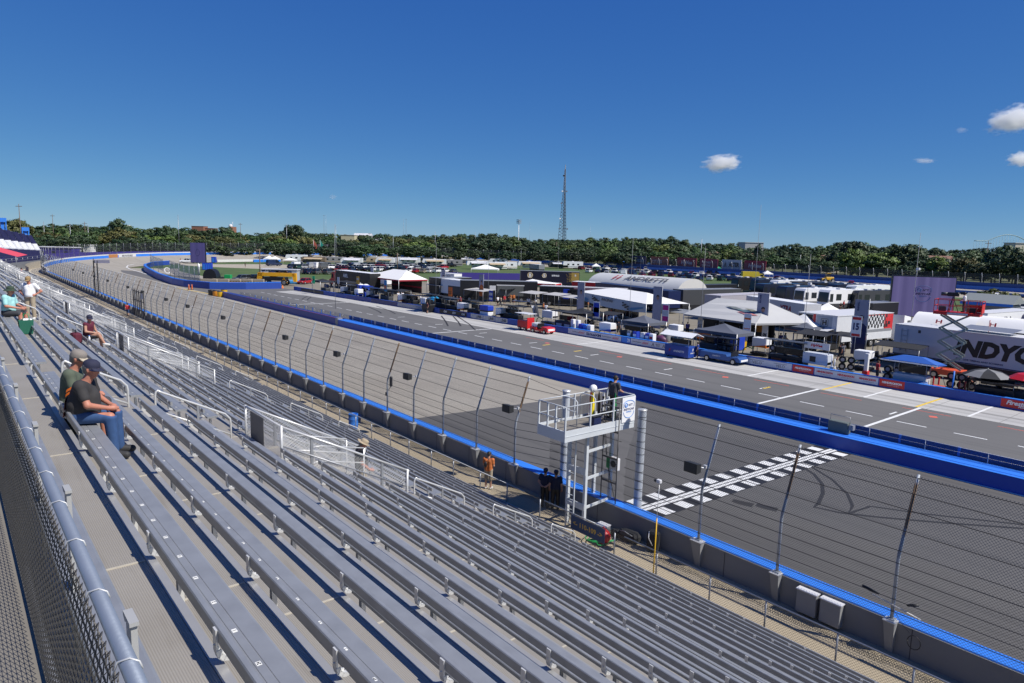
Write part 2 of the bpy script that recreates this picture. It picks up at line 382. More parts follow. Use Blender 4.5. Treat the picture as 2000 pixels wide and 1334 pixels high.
# tyre marks
tm=MB();TM=mk('rubber_mark',(.028,.027,.027),.8,0,.3,6)
ztm=lambda p:zt(p.x)+.008
ribbon(tm,[gp(1560,905,.2),gp(1590,925,.2),gp(1606,945,.2),gp(1607,965,.2),gp(1598,985,.25),gp(1590,992,.25),gp(1640,1005,.2),gp(1720,1013,.2),gp(1850,1022,.2),gp(2000,1030,.2)],.17,ztm)
ribbon(tm,[gp(1575,903,.2),gp(1625,935,.2),gp(1655,965,.2),gp(1665,990,.2),gp(1655,1005,.25),gp(1700,990,.2),gp(1800,1003,.2),gp(2000,1022,.2)],.14,ztm)
zc=.028
for pts in ([(600,579),(590,585)],[(608,580),(600,586)],[(720,600),(745,612)],[(735,598),(772,613)],[(862,617),(875,637)],[(885,618),(900,637)],[(893,618),(928,645)]):
    (x0,y0),(x1,y1)=pts;ribbon(tm,[gp(x0,y0),gp(x0*.65+x1*.35,y0*.7+y1*.3),gp(x0*.3+x1*.7,y0*.4+y1*.6),gp(x1,y1)],.22,zc)
structure(tm.build('tyre_marks',TM))
# repair patches on the track
pt_=MB()
for p in ((1450,985),(1497,993)):
    q=gp(p[0],p[1],.3);pt_.cbox((q.x,q.y,zt(q.x)+.004),(.5,.9,.006),rz=.3)
structure(pt_.build('asphalt_patch',TM))
# ================================================================== grandstand
RX0,RZ0,RDX,RDZ,NROW=1.151,8.994,.90,.4565,19
def rowx(i):return RX0+RDX*i+{0:.047,1:-.03}.get(i,.012)
def rowz(i):return RZ0-RDZ*i           # top of the backrest
def deckz(i):return rowz(i)-.73
YS0,YS1=-7.0,186.0
AISLES=[16.3+16.6*k for k in range(10)]
DECK=None
def deck_material():
    m,nt,b=_bsdf('ribbed_aluminium_deck');N=nt.nodes;L=nt.links
    b.inputs['Roughness'].default_value=.55;b.inputs['Metallic'].default_value=.25
    tc=N.new('ShaderNodeTexCoord');sp=N.new('ShaderNodeSeparateXYZ');L.new(tc.outputs['Object'],sp.inputs[0])
    nz=N.new('ShaderNodeTexNoise');nz.inputs['Scale'].default_value=1.3;nz.inputs['Detail'].default_value=6;L.new(tc.outputs['Object'],nz.inputs['Vector'])
    mx=N.new('ShaderNodeMix');mx.data_type='RGBA';mx.inputs[6].default_value=(.30,.275,.235,1);mx.inputs[7].default_value=(.40,.375,.335,1);L.new(nz.outputs['Fac'],mx.inputs[0])
    mp=N.new('ShaderNodeMapping');mp.inputs['Scale'].default_value=(9,.8,9);n2=N.new('ShaderNodeTexNoise');n2.inputs['Scale'].default_value=1;n2.inputs['Detail'].default_value=5
    L.new(tc.outputs['Object'],mp.inputs[0]);L.new(mp.outputs[0],n2.inputs['Vector'])
    r=N.new('ShaderNodeMapRange');r.inputs[1].default_value=.55;r.inputs[2].default_value=.8;r.inputs[4].default_value=.45;L.new(n2.outputs['Fac'],r.inputs[0])
    m2=N.new('ShaderNodeMix');m2.data_type='RGBA';L.new(r.outputs[0],m2.inputs[0]);L.new(mx.outputs[2],m2.inputs[6]);m2.inputs[7].default_value=(.20,.17,.13,1)
    L.new(m2.outputs[2],b.inputs['Base Color'])
    d=N.new('ShaderNodeMath');d.operation='MULTIPLY';d.inputs[1].default_value=2*PI/.017;L.new(sp.outputs[0],d.inputs[0])
    s=N.new('ShaderNodeMath');s.operation='SINE';L.new(d.outputs[0],s.inputs[0])
    bp=N.new('ShaderNodeBump');bp.inputs['Strength'].default_value=.45;bp.inputs['Distance'].default_value=.003;L.new(s.outputs[0],bp.inputs['Height']);L.new(bp.outputs[0],b.inputs['Normal'])
    return m
DECKM=deck_material()
NOSE=mk('deck_nosing_aluminium',(.40,.40,.40),.45,.4,.10,4)
SEAM=mk('deck_seam',(.50,.46,.38),.7,.2,.1,5)
gs=thing('grandstand','stepped aluminium grandstand deck under the silver bench rows','grandstand',(0,0,0))
for i in range(-1,NROW):
    x0=rowx(i-1)+.045 if i >= 0 else .48;x1=rowx(i)+.045+RDX if i < NROW-1 else rowx(i)+.75;z=deckz(i)
    x0=rowx(i)+.045 if i >= 0 else .29;x1=rowx(i+1)+.045 if i < NROW-1 else rowx(i)+.50
    m=MB()
    m.box(x0,x1-.075,YS0,YS1,z-.04,z,0);m.box(x1-.073,x1,YS0,YS1,z-.06,z+.004,1)
    if i >= 0:m.box(x0-.012,x0+.003,YS0,YS1,z,z+RDZ-.065,0)
    yy=YS0+2.1
    while yy < 60:m.box(x0+.01,x1-.08,yy,yy+.025,z,z+.006,2);yy += 3.7
    m.build('tread',[DECKM,NOSE,SEAM],gs)
# steps in the aisles
stp=MB();stp.cbox((0,0,.115),(.34,1.1,.23),0);stm=stp.mesh('aisle_step',[mk('aisle_step_plate',(.52,.49,.42),.6,.2,.1,6)])
for k in range(5):
    for i in range(0,NROW):
        if 4 <= i <= 9:continue
        link('aisle_step',stm,gs,(rowx(i)+.16,AISLES[k],deckz(i)))
# underside / front fascia so the stand is solid
m=MB();m.prism([(.12,YS0,deckz(-1)-.05),(rowx(18)+.50,YS0,deckz(18)-.05),(rowx(18)+.50,YS0,-.1),(.12,YS0,-.1)],(0,YS1-YS0,0));m.build('base',CONC,gs)
# ---- one bench (seat, backrest, brackets), rows copied from per-length prototypes
def seat_mesh(L):
    m=MB();zt_=-.21
    pr=[(.095,zt_-.045),(.095,zt_-.008),(.103,zt_),(.148,zt_),(.151,zt_-.004),(.157,zt_-.004),(.16,zt_),(.21,zt_),(.213,zt_-.004),(.219,zt_-.004),(.222,zt_),(.335,zt_),(.35,zt_-.006),(.355,zt_-.018),(.355,zt_-.045)]
    m.prism([(x,0,z) for x,z in pr],(0,L,0));return m.mesh('seat',ALU)
def back_mesh(L):
    m=MB();pr=[(0,-.098),(.0,-.010),(.008,-.001),(.022,0),(.038,-.001),(.045,-.010),(.045,-.098)]
    m.prism([(x,0,z) for x,z in pr],(0,L,0));return m.mesh('backrest',ALU)
def bracket_mesh():
    m=MB();w=.062;out=[(-.014,-.01),(-.014,-.165),(-.004,-.205),(.022,-.232),(.058,-.243),(.30,-.243)];inn=[(.30,-.229),(.060,-.229),(.031,-.220),(.009,-.197),(0,-.163),(0,-.01)]
    m.prism([(x,-w/2,z) for x,z in out+inn],(0,w,0))
    for s in (-1,1):
        for (xa,za),(xb,zb) in zip(out[1:4],out[2:5]):m.bar((xa+.016,s*w/2,za+.016),(xb+.016,s*w/2,zb+.016),.008,.034)
    m.box(.20,.25,-.03,.03,-.73,-.246)
    m.ball((-.016,0,-.12),.009,6)
    return m.mesh('bracket',ALU_L)
BRK=bracket_mesh();_sm={};_bm={}
NUMW=mk('seat_number_white',(.75,.75,.72),.6,0,.05,5);NUMK=mk('seat_number_black',(.02,.02,.02),.6,0,.05,5)
_num={}
def number_plate(n):
    if n not in _num:
        me0,w,h,cx,cy=text_mesh(str(n),.03)
        b_=MB();b_.cbox((0,0,.0008),(.034,.046,.0016),0)
        o=len(b_.v);s=.026/h
        sx=min(s,.030/w)
        vv=[((v.co.y-cy)*s*-1,(v.co.x-cx)*sx,.0024) for v in me0.vertices]      # reads from the aisle side
        b_.add(vv,[tuple(p.vertices) for p in me0.polygons],1)
        _num[n]=b_.mesh('seat_number',[NUMW,NUMK])
    return _num[n]
BLOCK=['the nearest bench block','the second block, past the nearest aisle','the third block from the camera'] + ['the %s block from the camera' % nth(k) for k in range(4,13)]
RAMP={}
for k in range(len(AISLES)+1):
    ya=YS0 if k == 0 else AISLES[k-1];yb=AISLES[k] if k < len(AISLES) else YS1
    for i in range(NROW):
        gap=1.35 if 4 <= i <= 9 else .62
        y0=ya+(gap if k else 0);y1=yb-(gap if k < len(AISLES) else 0);Lh=y1-y0
        key=round(Lh,2)
        if key not in _sm:_sm[key]=seat_mesh(Lh);_bm[key]=back_mesh(Lh)
        t=thing('bleacher_bench','aluminium bench, %s row from the top in %s' % (nth(i+1),BLOCK[k]),'bench',(rowx(i),y0,rowz(i)),group='aluminium benches of the grandstand')
        link('seat',_sm[key],t);link('backrest',_bm[key],t)
        nb=max(2,int(Lh/1.85));
        for j in range(nb+1):
            yy=.22+(Lh-.44)*j/nb
            link('bracket',BRK,t,(0,yy,0))
        if k < 2 and i < 6:
            n=int(Lh/.47)
            for j in range(min(n,60)):
                link('seat_number',number_plate(n-j if k else 1+(j % 24)),t,(.185,.3+j*.47,-.2098))
# ---- concourse behind the top row and its chain link railing
structure(poly('concourse',[(-6,-8),(.285,-8),(.285,186),(-6,186)],9.22,mk_streak('concourse_concrete',(.20,.18,.15),(.25,.23,.19),(.11,.10,.08),rough=.95)))
cf=thing('chain_link_railing','close chain link railing with thick grey top pipe in the bottom left corner','railing')
RX_,RZ_=.2845,10.45
m=MB();m.tube([(RX_,-3,RZ_),(RX_,30,RZ_)],.0212,16);m.build('top_rail',mk('dull_zinc_pipe',(.27,.31,.37),.4,.5,.10,9,.04,60),cf)
m=MB();m.tube([(RX_,-3,9.29),(RX_,30,9.29)],.018,8);m.build('bottom_rail',GALV,cf)
for j in range(16):
    yy=-.65+1.85*j
    m=MB();m.box(.495,.52,yy-.05,yy+.05,8.75,9.90)
    m.prism([(.488,yy-.066,9.892),(.488,yy-.03,9.875),(.488,yy,9.89),(.488,yy+.03,9.875),(.488,yy+.066,9.892),(.488,yy+.066,9.91),(.488,yy-.066,9.91)],(.036,0,0))
    m.build('post',mk('pale_grey_post',(.40,.40,.39),.5,.1,.08,4),cf)
WIRE=mk('fence_wire',(.11,.105,.10),.45,.45,.25,30)
wm=MB();P=.054;h0,h1=9.30,RZ_-.01;nseg=int((h1-h0)/(P/2));y=-.8
q=0
while y < 8.4:
    pts=[]
    for j in range(nseg+1):
        sgn=1 if (j+q) % 2 else -1
        pts.append((RX_-.034+.0045*sgn*(1 if q % 2 else -1),y+sgn*P*.27,h0+(h1-h0)*j/nseg))
    wm.tube(pts,.0019,5,cap=False);y += P/2;q += 1
# twisted selvage along the top
y=-.8;kk=0
while y < 8.4:
    a=(RX_-.034,y-.020,h1-.014);b_=(RX_-.030,y+.002,h1+.010);c_=(RX_-.038,y+.024,h1-.010)
    wm.tube([a,b_,c_],.0021,5,cap=True);wm.tube([(RX_-.034,y-.012,h1+.006),(RX_-.027,y+.008,h1+.016),(RX_-.032,y+.026,h1-.002)],.0019,5);y += P
wm.build('wire_netting',WIRE,cf)
far=netting('netting',[(RX_-.034,8.4,h0),(RX_-.034,30,h0)],[(RX_-.034,8.4,h1),(RX_-.034,30,h1)],mk_mesh('near_netting',.05,.0045,(.26,.25,.24)),cf)
for j in range(24):
    yy=.5+.42*j
    m=MB();m.tube([(RX_-.040,yy+.02,RZ_-.03),(RX_-.024,yy+.015,RZ_+.016),(RX_,yy,RZ_+.0245),(RX_+.019,yy-.008,RZ_+.014),(RX_+.025,yy-.012,RZ_-.005)],.0026,5);m.build('wire_tie',ALU_L,cf)
tb=thing('bleacher_bench','long blue-grey seat plank on the top deck right behind the pipe railing','bench',(0,0,0),group='aluminium benches of the grandstand')
link('seat',seat_mesh(34.0),tb,(.36,-5,9.45))
for j in range(10):
    m=MB();m.box(.5,.56,-.03,.03,8.81,9.20);m.build('leg',ALU_L,tb,(0,-3.2+3.7*j,0))
# ---- aisle hand rails
PIPE=GALV_L
def surf(x):return RZ0-.73-RDZ*((x-RX0)/RDX)+.22
def handrail(x0,x1,y,label,h=.92,r=.024,mid=.5):
    t=thing('handrail',label,'handrail',(x0,y,surf(x0)-.2),group='aisle handrails')
    dz=surf(x1)-surf(x0);L_=x1-x0;c=.12
    m=MB();m.tube([(0,0,-.15),(0,0,h-c),(.02,0,h-.045),(.055,0,h-.015),(c,0,h-dz*0+dz*c/L_),(L_-c,0,h+dz*(1-c/L_)),(L_-.045,0,h+dz-.035),(L_-.012,0,h+dz-.07),(L_,0,h+dz-c-.05),(L_,0,dz-.15)],r,8)
    m.build('top_rail',PIPE,t)
    m=MB();m.tube([(0,0,h*mid),(L_,0,h*mid+dz)],r*.85,8);m.build('mid_rail',PIPE,t)
    if L_ > 1.5:
        m=MB();m.bar((L_*.55,0,dz*.55-.1),(L_*.55,0,h+dz*.55-.02),.05,.03);m.build('post',GALV,t)
    return t
RAILX=[(1.72,2.86),(3.45,5.05),(10.15,11.95),(13.1,14.8),(15.7,16.9)]
WH=['beside the two seated men','above the nearest stairwell cage','below the nearest stairwell cage','lower down the nearest aisle','at the foot of the nearest aisle']
for k,ya in enumerate(AISLES):
    for j,(a,b_) in enumerate(RAILX):
        lb='bent pipe handrail with mid rail, '+WH[j] if k == 0 else 'bent pipe handrail, %s down the %s aisle from the camera' % (nth(j+1),nth(k+1))
        handrail(a,b_,ya+(.15 if j else -.2),lb)
# ---- stairwell cages in the aisles
CAGEN=mk_mesh('cage_netting',.055,.0085,(.62,.62,.62),.5,.2);SCREEN=mk('dark_privacy_screen',(.028,.027,.026),.8,0,.25,5)
def cage(k,ya,detail):
    x0,x1=5.75,9.1;hw=1.2
    t=thing('stairwell_cage','chain link stairwell cage with sloping pipe rails in the %s aisle from the camera' % nth(k+1),'railing cage',(0,ya,0),group='stairwell cages')
    for s in (-1,1):
        a=(x0,s*hw,surf(x0)+1.0);b_=(x1,s*hw,surf(x1)+1.0)
        m=MB();m.tube([a,(x1+.06,s*hw,surf(x1+.06)+1.0)],.026,8);m.build('top_rail',PIPE,t)
        m=MB();m.tube([(x0,s*hw,surf(x0)+.55),(x1,s*hw,surf(x1)+.55)],.018,8);m.build('mid_rail',GALV,t)
        for f in (0,.22,.78,1):
            xx=x0+(x1-x0)*f;m=MB()
            if f in (0,1):m.tube([(xx,s*hw,surf(xx)-.25),(xx,s*hw,surf(xx)+1.03)],.032,8)
            else:m.bar((xx,s*(hw-.02),surf(xx)-.25),(xx,s*(hw-.02),surf(xx)+.98),.06,.04)
            m.build('post',GALV_L if f in (0,1) else GALV,t)
        netting('netting',[(x0,s*(hw-.03),surf(x0)-.2),(x1,s*(hw-.03),surf(x1)-.2)],[(x0,s*(hw-.03),surf(x0)+1.0),(x1,s*(hw-.03),surf(x1)+1.0)],CAGEN,t)
    for xx in (x0,):
        m=MB();m.tube([(xx,-hw,surf(xx)+1.0),(xx,hw,surf(xx)+1.0)],.026,8);m.build('top_rail',PIPE,t)
        netting('netting',[(xx,-hw,surf(xx)-.2),(xx,hw,surf(xx)-.2)],[(xx,-hw,surf(xx)+1.0),(xx,hw,surf(xx)+1.0)],CAGEN,t)
    m=MB();m.box(x0+.03,x0+.045,.05,.95,surf(x0)+.12,surf(x0)+.92);m.build('privacy_screen',SCREEN,t)
    # stair rails and dark stair well inside
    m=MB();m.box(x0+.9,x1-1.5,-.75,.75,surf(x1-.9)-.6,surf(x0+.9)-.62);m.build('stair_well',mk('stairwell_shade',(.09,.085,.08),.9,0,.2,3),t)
    for s in (-1,1):
        for zz in (.55,.95):
            m=MB();m.tube([(x0+1.0,s*.62,surf(x0+1.0)+zz-.25),(x0+1.25,s*.55,surf(x0+1.25)+zz-.15),(x1-.9,s*.5,surf(x1-.9)+zz+.18)],.02,6);m.build('stair_rail',PIPE,t)
        m=MB();m.tube([(x1-.9,s*.5,surf(x1)+.0),(x1-.9,s*.5,surf(x1-.9)+1.1)],.02,6);m.build('post',PIPE,t)
for k,ya in enumerate(AISLES):cage(k,ya,k < 3)
# ================================================================== walkway fence
wf=thing('walkway_fence','low chain link fence with pipe rail along the front of the stand','fence')
FX=17.9
def wfz(y):return .15
pieces=[(-8,15.2),(15.5,100)]
for j in range(46):
    yy=-2.5+2.0*j+( -.05 if j % 2 else .05)
    m=MB();m.tube([(FX,yy,.15),(FX,yy,1.27)],.028,7);m.build('post',GALV,wf)
m=MB();m.tube([(FX,-8,1.29),(FX,15.0,1.29)],.022,8);m.tube([(FX,16.4,1.29),(FX,19.2,1.29)],.022,8);m.tube([(FX,20.4,1.29),(FX,186,1.29)],.022,8);m.build('top_rail',GALV,wf)
m=MB();m.tube([(FX,-8,.26),(FX,186,.26)],.014,6);m.build('bottom_rail',GALV,wf)
WN=mk_mesh('walkway_netting',.06,.0062,(.20,.19,.17))
ys_=[y0_ for y0_ in np.arange(-8,186,2.0)]
netting('netting',[(FX+.03,y_,.2) for y_ in ys_],[(FX+.03,y_,1.27) for y_ in ys_],WN,wf)
# wavy dark netting band drawn in place of the fence top's shadow
rows=[[],[],[]]
for y_ in np.arange(-6,60,.5):
    sg=.12*abs(math.sin(y_*1.571))+.03*math.sin(y_*3.3)
    rows[0].append((FX+.06,y_,1.28));rows[1].append((FX+.13,y_,1.16-sg*.4));rows[2].append((FX+.07,y_,1.05-sg))
netting('shadow_band',None,None,mk_mesh('shadow_band_netting',.045,.008,(.10,.09,.075)),wf,rows=rows)
# section board on the fence
sb=thing('section_board','navy board with yellow seat section numbers and arrows on the walkway fence','sign',(FX-.05,16.75,.98))
m=MB();m.cbox((0,0,0),(.012,1.75,.56));m.build('board',mk('navy_sign_board',(.03,.055,.12),.6,0,.1,4),sb)
lettering('<- 110-109 ->',mk('sign_yellow',(.62,.38,.04),.6,0,.05,4),sb,(-.009,0,0),width=1.5,height=.2,bold=.02)
# ================================================================== track wall on our side
WALLB=mk('wall_back_concrete',(.185,.19,.195),.9,0,.12,.9,.1,20)
WBLUE=mk('barrier_blue',(.035,.20,.72),.5,0,.10,1.2)
tw=thing('track_wall','grey concrete retaining wall with bright blue top along the near edge of the track','wall')
def wall_run(a,b_,step,prof,mat,name,parent):
    "sweep a profile of (offset, z above local base) along the oval"
    rows=[]
    for s in srange(a,b_,step):rows.append([opt(s,o,z+(oz(s) if rel else 0)) for o,z,rel in prof])
    m=MB();m.sheet(rows);
    for r in (rows[0],rows[-1]):m.add(r,[tuple(range(len(r)))])
    return m.build(name,mat,parent)
TOPZ=1.10
wall_run(0,228,6,[(-.63,.12,0),(-.63,TOPZ-.02,0),(-.02,TOPZ-.02,0),(-.02,.12,0)],WALLB,'concrete',tw)
wall_run(0,228,6,[(-.60,TOPZ-.015,0),(-.58,TOPZ+.02,0),(-.05,TOPZ+.02,0),(0,TOPZ-.02,0),(0,.3,0),(-.04,.3,0),(-.04,TOPZ-.015,0)],WBLUE,'blue_cap',tw)
jm=MB()
for y_ in np.arange(-10,120,3.0):jm.box(XF-.634,XF-.628,y_+1.4,y_+1.425,.16,TOPZ-.03)
jm.build('joint',mk('dark_joint',(.06,.06,.062),.9,0,.1,2),tw)
POSTY=[-6,-2.4,3.4,6.95,10.45,13.45] + [23.72+2.99*k for k in range(64)]
BUT=mk('buttress_concrete',(.24,.245,.25),.9,0,.1,1.5,.1,20)
for y_ in [p for p in POSTY]:
    m=MB();x0=XF-.63
    wide=.42 if y_ > 12 else .30
    m.hexa([(x0-.05,y_-.10,.14),(x0,y_-.10,.14),(x0,y_+.10,.14),(x0-.05,y_+.10,.14)],[(x0-.26,y_-wide/2,TOPZ+.03),(x0-.003,y_-wide/2,TOPZ+.03),(x0-.003,y_+wide/2,TOPZ+.03),(x0-.26,y_+wide/2,TOPZ+.03)],0)
    m.box(x0-.28,x0+.02,y_-wide/2-.02,y_+wide/2+.02,TOPZ+.033,TOPZ+.055,1)
    m.build('buttress',[BUT,ALU_L],tw)
for y_ in (6.0,8.95,9.65,22.2,25.0,28.3):
    pass
eb=[]
for y_,w_ in ((9.35,.62),(8.6,.62)):
    t=thing('junction_box','grey junction box on the near track wall, %s of the pair' % ('left' if y_ > 9 else 'right'),'junction box',(XF-.64,y_,.62))
    m=MB();m.cbox((-.12,0,0),(.24,w_,.72),0,0,.012);cs_=m.build('casing',BUT,t);m=MB();m.cbox((-.13,0,.375),(.28,w_+.05,.03));m.build('lid',OFFWHITE,cs_)
# ================================================================== catch fence
fence=thing('catch_fence','tall catch fence with bent grey posts, cables and netting over the near track wall','fence')
KZ,TZ=3.15,5.22
def catch_post(m,lean=1.0):
    m.tube([(0,0,0),(0,0,KZ-TOPZ-.3),(.03,0,KZ-TOPZ-.05),(.12,0,KZ-TOPZ+.18),(.80*lean,0,TZ-TOPZ)],[.05,.05,.05,.048,.044],8,0)
    m.cbox((0,0,.02),(.2,.2,.04),0)
ZINC=mk('zinc_post',(.33,.36,.40),.42,.5,.16,4)
def zinc_rust(name,z0,z1):
    m_,nt,b=_bsdf(name);N=nt.nodes;L=nt.links
    b.inputs['Roughness'].default_value=.6;b.inputs['Metallic'].default_value=.35
    tc=N.new('ShaderNodeTexCoord');sp=N.new('ShaderNodeSeparateXYZ');L.new(tc.outputs['Object'],sp.inputs[0])
    nz=N.new('ShaderNodeTexNoise');nz.inputs['Scale'].default_value=5;L.new(tc.outputs['Object'],nz.inputs['Vector'])
    ad=N.new('ShaderNodeMath');ad.operation='ADD';L.new(sp.outputs[2],ad.inputs[0]);L.new(nz.outputs['Fac'],ad.inputs[1])
    r1=N.new('ShaderNodeMapRange');r1.inputs[1].default_value=z0+.4;r1.inputs[2].default_value=z0+.62;L.new(ad.outputs[0],r1.inputs[0])
    r2=N.new('ShaderNodeMapRange');r2.inputs[1].default_value=z1+.4;r2.inputs[2].default_value=z1+.62;r2.inputs[3].default_value=1;r2.inputs[4].default_value=0;L.new(ad.outputs[0],r2.inputs[0])
    mu=N.new('ShaderNodeMath');mu.operation='MULTIPLY';L.new(r1.outputs[0],mu.inputs[0]);L.new(r2.outputs[0],mu.inputs[1])
    mx=N.new('ShaderNodeMix');mx.data_type='RGBA';mx.inputs[6].default_value=(.33,.36,.40,1);mx.inputs[7].default_value=(.17,.105,.055,1);L.new(mu.outputs[0],mx.inputs[0]);L.new(mx.outputs[2],b.inputs['Base Color'])
    return m_
RUSTA=zinc_rust('rust_banded_post',2.6,3.9);RUSTB=zinc_rust('rust_topped_post',2.4,5.0)
_p=MB();catch_post(_p);PM=_p.mesh('post',ZINC)
for j,y_ in enumerate(POSTY):
    o=link('post',PM,fence,(XF-.70,y_,TOPZ+.05))
    if y_ in (6.95,10.45) or j in (6,13,16,24,27,33,38):recolor(o,0,RUSTA)
    elif j % 7 == 3:recolor(o,0,RUSTB)
SPANS=[(-12,16.95),(23.72,213)]
CZ=[1.42,1.78,2.14,2.5,2.86,3.22,3.75,4.3,4.75,5.18]
def fx(z):return XF-.70 if z <= KZ else XF-.70+.80*(z-KZ)/(TZ-KZ)
CABLE=mk('dark_steel_cable',(.045,.042,.04),.6,.4,.2,10)
for z in CZ:
    m=MB()
    ya=-12;ybig=17.25
    m.tube([(fx(z)-.05,-12,z),(fx(z)-.05,17.0,z)],.011,4,cap=False)
    if z < 3.9:m.tube([(fx(z)-.05,17.4,z),(fx(z)-.05,21.3,z)],.011,4,cap=False)
    pts=[(20.92,21.25,min(z,4.9)),(fx(z)-.05,23.72,z)]+[(fx(z)-.05,y_,z+.02*math.sin(y_*2.1+z)) for y_ in np.arange(26.7,213,3)]
    m.tube(pts,.011,4,cap=False);m.build('cable',CABLE,fence)
CN=mk_mesh('catch_netting',.062,.0072,(.145,.14,.135))
rowsF=lambda ya,yb:[[(fx(z)-.03,y_,z) for y_ in np.arange(ya,yb+.1,(yb-ya)/max(1,round((yb-ya)/6)))] for z in (1.14,KZ,TZ)]
netting('netting',None,None,CN,fence,rows=rowsF(-12,16.95))
netting('netting',None,None,CN,fence,rows=rowsF(23.72,213))
netting('netting',[(XF-.72,17.4,1.14),(XF-.72,21.3,1.14)],[(XF-.72,17.4,3.9),(XF-.72,21.3,3.9)],CN,fence)
# big round anchor columns
for nm,x_,y_,zt_,lb in (('anchor_column',21.22,17.05,5.0,'thick pale steel column at the near end of the finish line'),('anchor_column',21.1,21.25,5.0,'thick pale steel column behind the flag stand ladder')):
    t=thing(nm,lb,'column',(x_-.18,y_,.15),group='fence anchor columns')
    m=MB();m.lathe([(.165,.0),(.165,zt_-.15)],n=20);m.build('shaft',mk('pale_column_paint',(.50,.53,.56),.5,.1,.06,2),t)
    m=MB();m.lathe([(.185,0),(.185,.05),(.0,.06)],(0,0,zt_-.15),20);m.build('cap',GALV_L,t)
    for z in CZ[:9]:
        m=MB();m.lathe([(.172,-.012),(.18,0),(.172,.012)],(0,0,z-.15),16);m.build('cable_ring',CABLE,t)
# loudspeakers
def speaker(y_,lb,big=1.0):
    t=thing('loudspeaker',lb,'loudspeaker',(XF-.45,y_,3.75),group='loudspeakers on the catch fence')
    m=MB();c=(-.35,.30,.06)
    m.hexa([(-.62,.02,-.12),(-.34,.04,-.10),(-.34,.50,-.10),(-.62,.56,-.12)],[(-.62,.02,.24),(-.34,.04,.20),(-.34,.50,.20),(-.62,.56,.24)],0)
    hn=m.build('horn',mk('speaker_black',(.018,.019,.021),.6,0,.15,6),t)
    m=MB();m.box(-.628,-.622,.05,.53,-.09,.21);m.build('grille',mk('speaker_grille',(.03,.035,.04),.5,.2,.2,30),hn)
    m=MB();m.tube([(-.34,.27,.05),(-.15,.1,.02),(.06,0,0)],.025,6);m.cbox((-.05,.06,.05),(.12,.12,.12));m.build('mount',GALV_L,t)
spk=[13.45,23.72,32.7,41.7,50.6,65.6,77.5,86.5,98.5,107.5,122.4,134.4,146,158]
for j,y_ in enumerate(spk):speaker(y_,'black loudspeaker on the catch fence, %s one to the left of the finish line' % nth(j) if j else 'black loudspeaker on the post just right of the flag stand')
# speaker hanging on a cable
t=thing('hanging_horn','slim black loudspeaker hanging inside the catch fence above the blue drum','loudspeaker',(XF-.5,35.6,3.0))
m=MB();m.cbox((0,0,0),(.16,.14,.6),0,0,.03);m.build('casing',BLACK,t);m=MB();m.tube([(0,0,-.3),(-.1,.15,-.55),(-.18,.2,-.7)],.02,5);m.cbox((-.18,.2,-.78),(.12,.12,.2));m.build('cable_box',BLACK,t)
# microphones rig on the post near the right edge
t=thing('microphone_rig','two furry microphones on a bar clamped to a catch fence post','microphone',(XF-.72,6.95,1.62))
m=MB();m.tube([(-.04,-.75,-.12),(-.04,.55,.08)],.014,6);m.build('bar',GALV_L,t)
for a,b_ in (((-.05,.38,.16),(-.3,.75,.34)),((.0,-.35,.12),(.1,-.62,.2))):
    m=MB();m.tube([a,tuple((Vector(a)+Vector(b_))/2),b_],[.03,.05,.035],8);m.build('microphone',BLACK,t)
t=tag(MB().tube([(XF-.72+.3*0+ -.05*1,6.3+.17*math.cos(a),.78+.2*math.sin(a)) for a in np.arange(0,13,.45)],.012,5).build('coiled_cable',BLACK),'coil of black cable hanging on the near track wall','cable')
tag(MB().tube([(XF-.70,6.95,1.5),(XF-.74,6.7,1.2),(XF-.74,6.45,1.0)],.008,4).build('cable',BLACK),'thin black cable running from the microphone rig down to the coil','cable')
# camera mast in front of the finish line (yellow foot)
t=thing('camera_mast','thin mast with small camera on top and yellow lower half by the finish line','mast',(gp(1277,1115,.6).x,13.6,.15))
q=gp(1277,1110,.2);t.location=(17.75,13.55,.15)
m=MB();m.tube([(0,0,.0),(.02,.0,2.35)],.022,7);m.build('lower_tube',YELLOW,t);m=MB();m.tube([(.02,0,2.3),(.05,.0,3.55)],.012,6);m.build('upper_tube',GALV_L,t)
m=MB();m.cbox((.05,.02,3.62),(.12,.16,.12),0,0,.015);m.build('camera',OFFWHITE,t);m=MB();m.tube([(.05,.1,3.62),(.05,.2,3.6)],.045,10);m.build('lens',BLACK,t)
# ================================================================== flag stand
LGREY=mk('pale_grey_steel',(.56,.59,.61),.5,.05,.06,2)
fs=thing('flag_stand','elevated pale grey flag stand platform with railings and ladder over the track edge','flag stand',(0,0,0))
X0,X1,Y0,Y1,FZ=17.35,21.25,17.62,19.15,4.47
m=MB();m.box(X0+.06,X1-.06,Y0+.06,Y1-.06,FZ-.06,FZ);m.build('floor',mk('grating_floor',(.22,.20,.17),.8,.2,.2,20),fs)
m=MB();m.box(X0,X1,Y0,Y0+.05,FZ-.32,FZ+.10);m.box(X0,X1,Y1-.05,Y1,FZ-.32,FZ+.10);m.box(X0,X0+.05,Y0+.052,Y1-.052,FZ-.32,FZ+.10);m.box(X1-.05,X1,Y0+.052,Y1-.052,FZ-.32,FZ+.10)
m.box(X0,X1,Y0-.015,Y0-.002,FZ-.12,FZ-.10);m.build('fascia',LGREY,fs)
for xx,yy in ((19.0,18.05),(19.0,19.0),(20.5,18.1),(20.5,19.0)):
    m=MB();m.box(xx-.06,xx+.06,yy-.06,yy+.06,.15,FZ-.33);m.build('leg',LGREY,fs)
for z in (1.0,2.45):
    m=MB();m.box(18.92,18.95,18.0,19.06,z,z+.26);m.build('cross_plate',LGREY,fs)
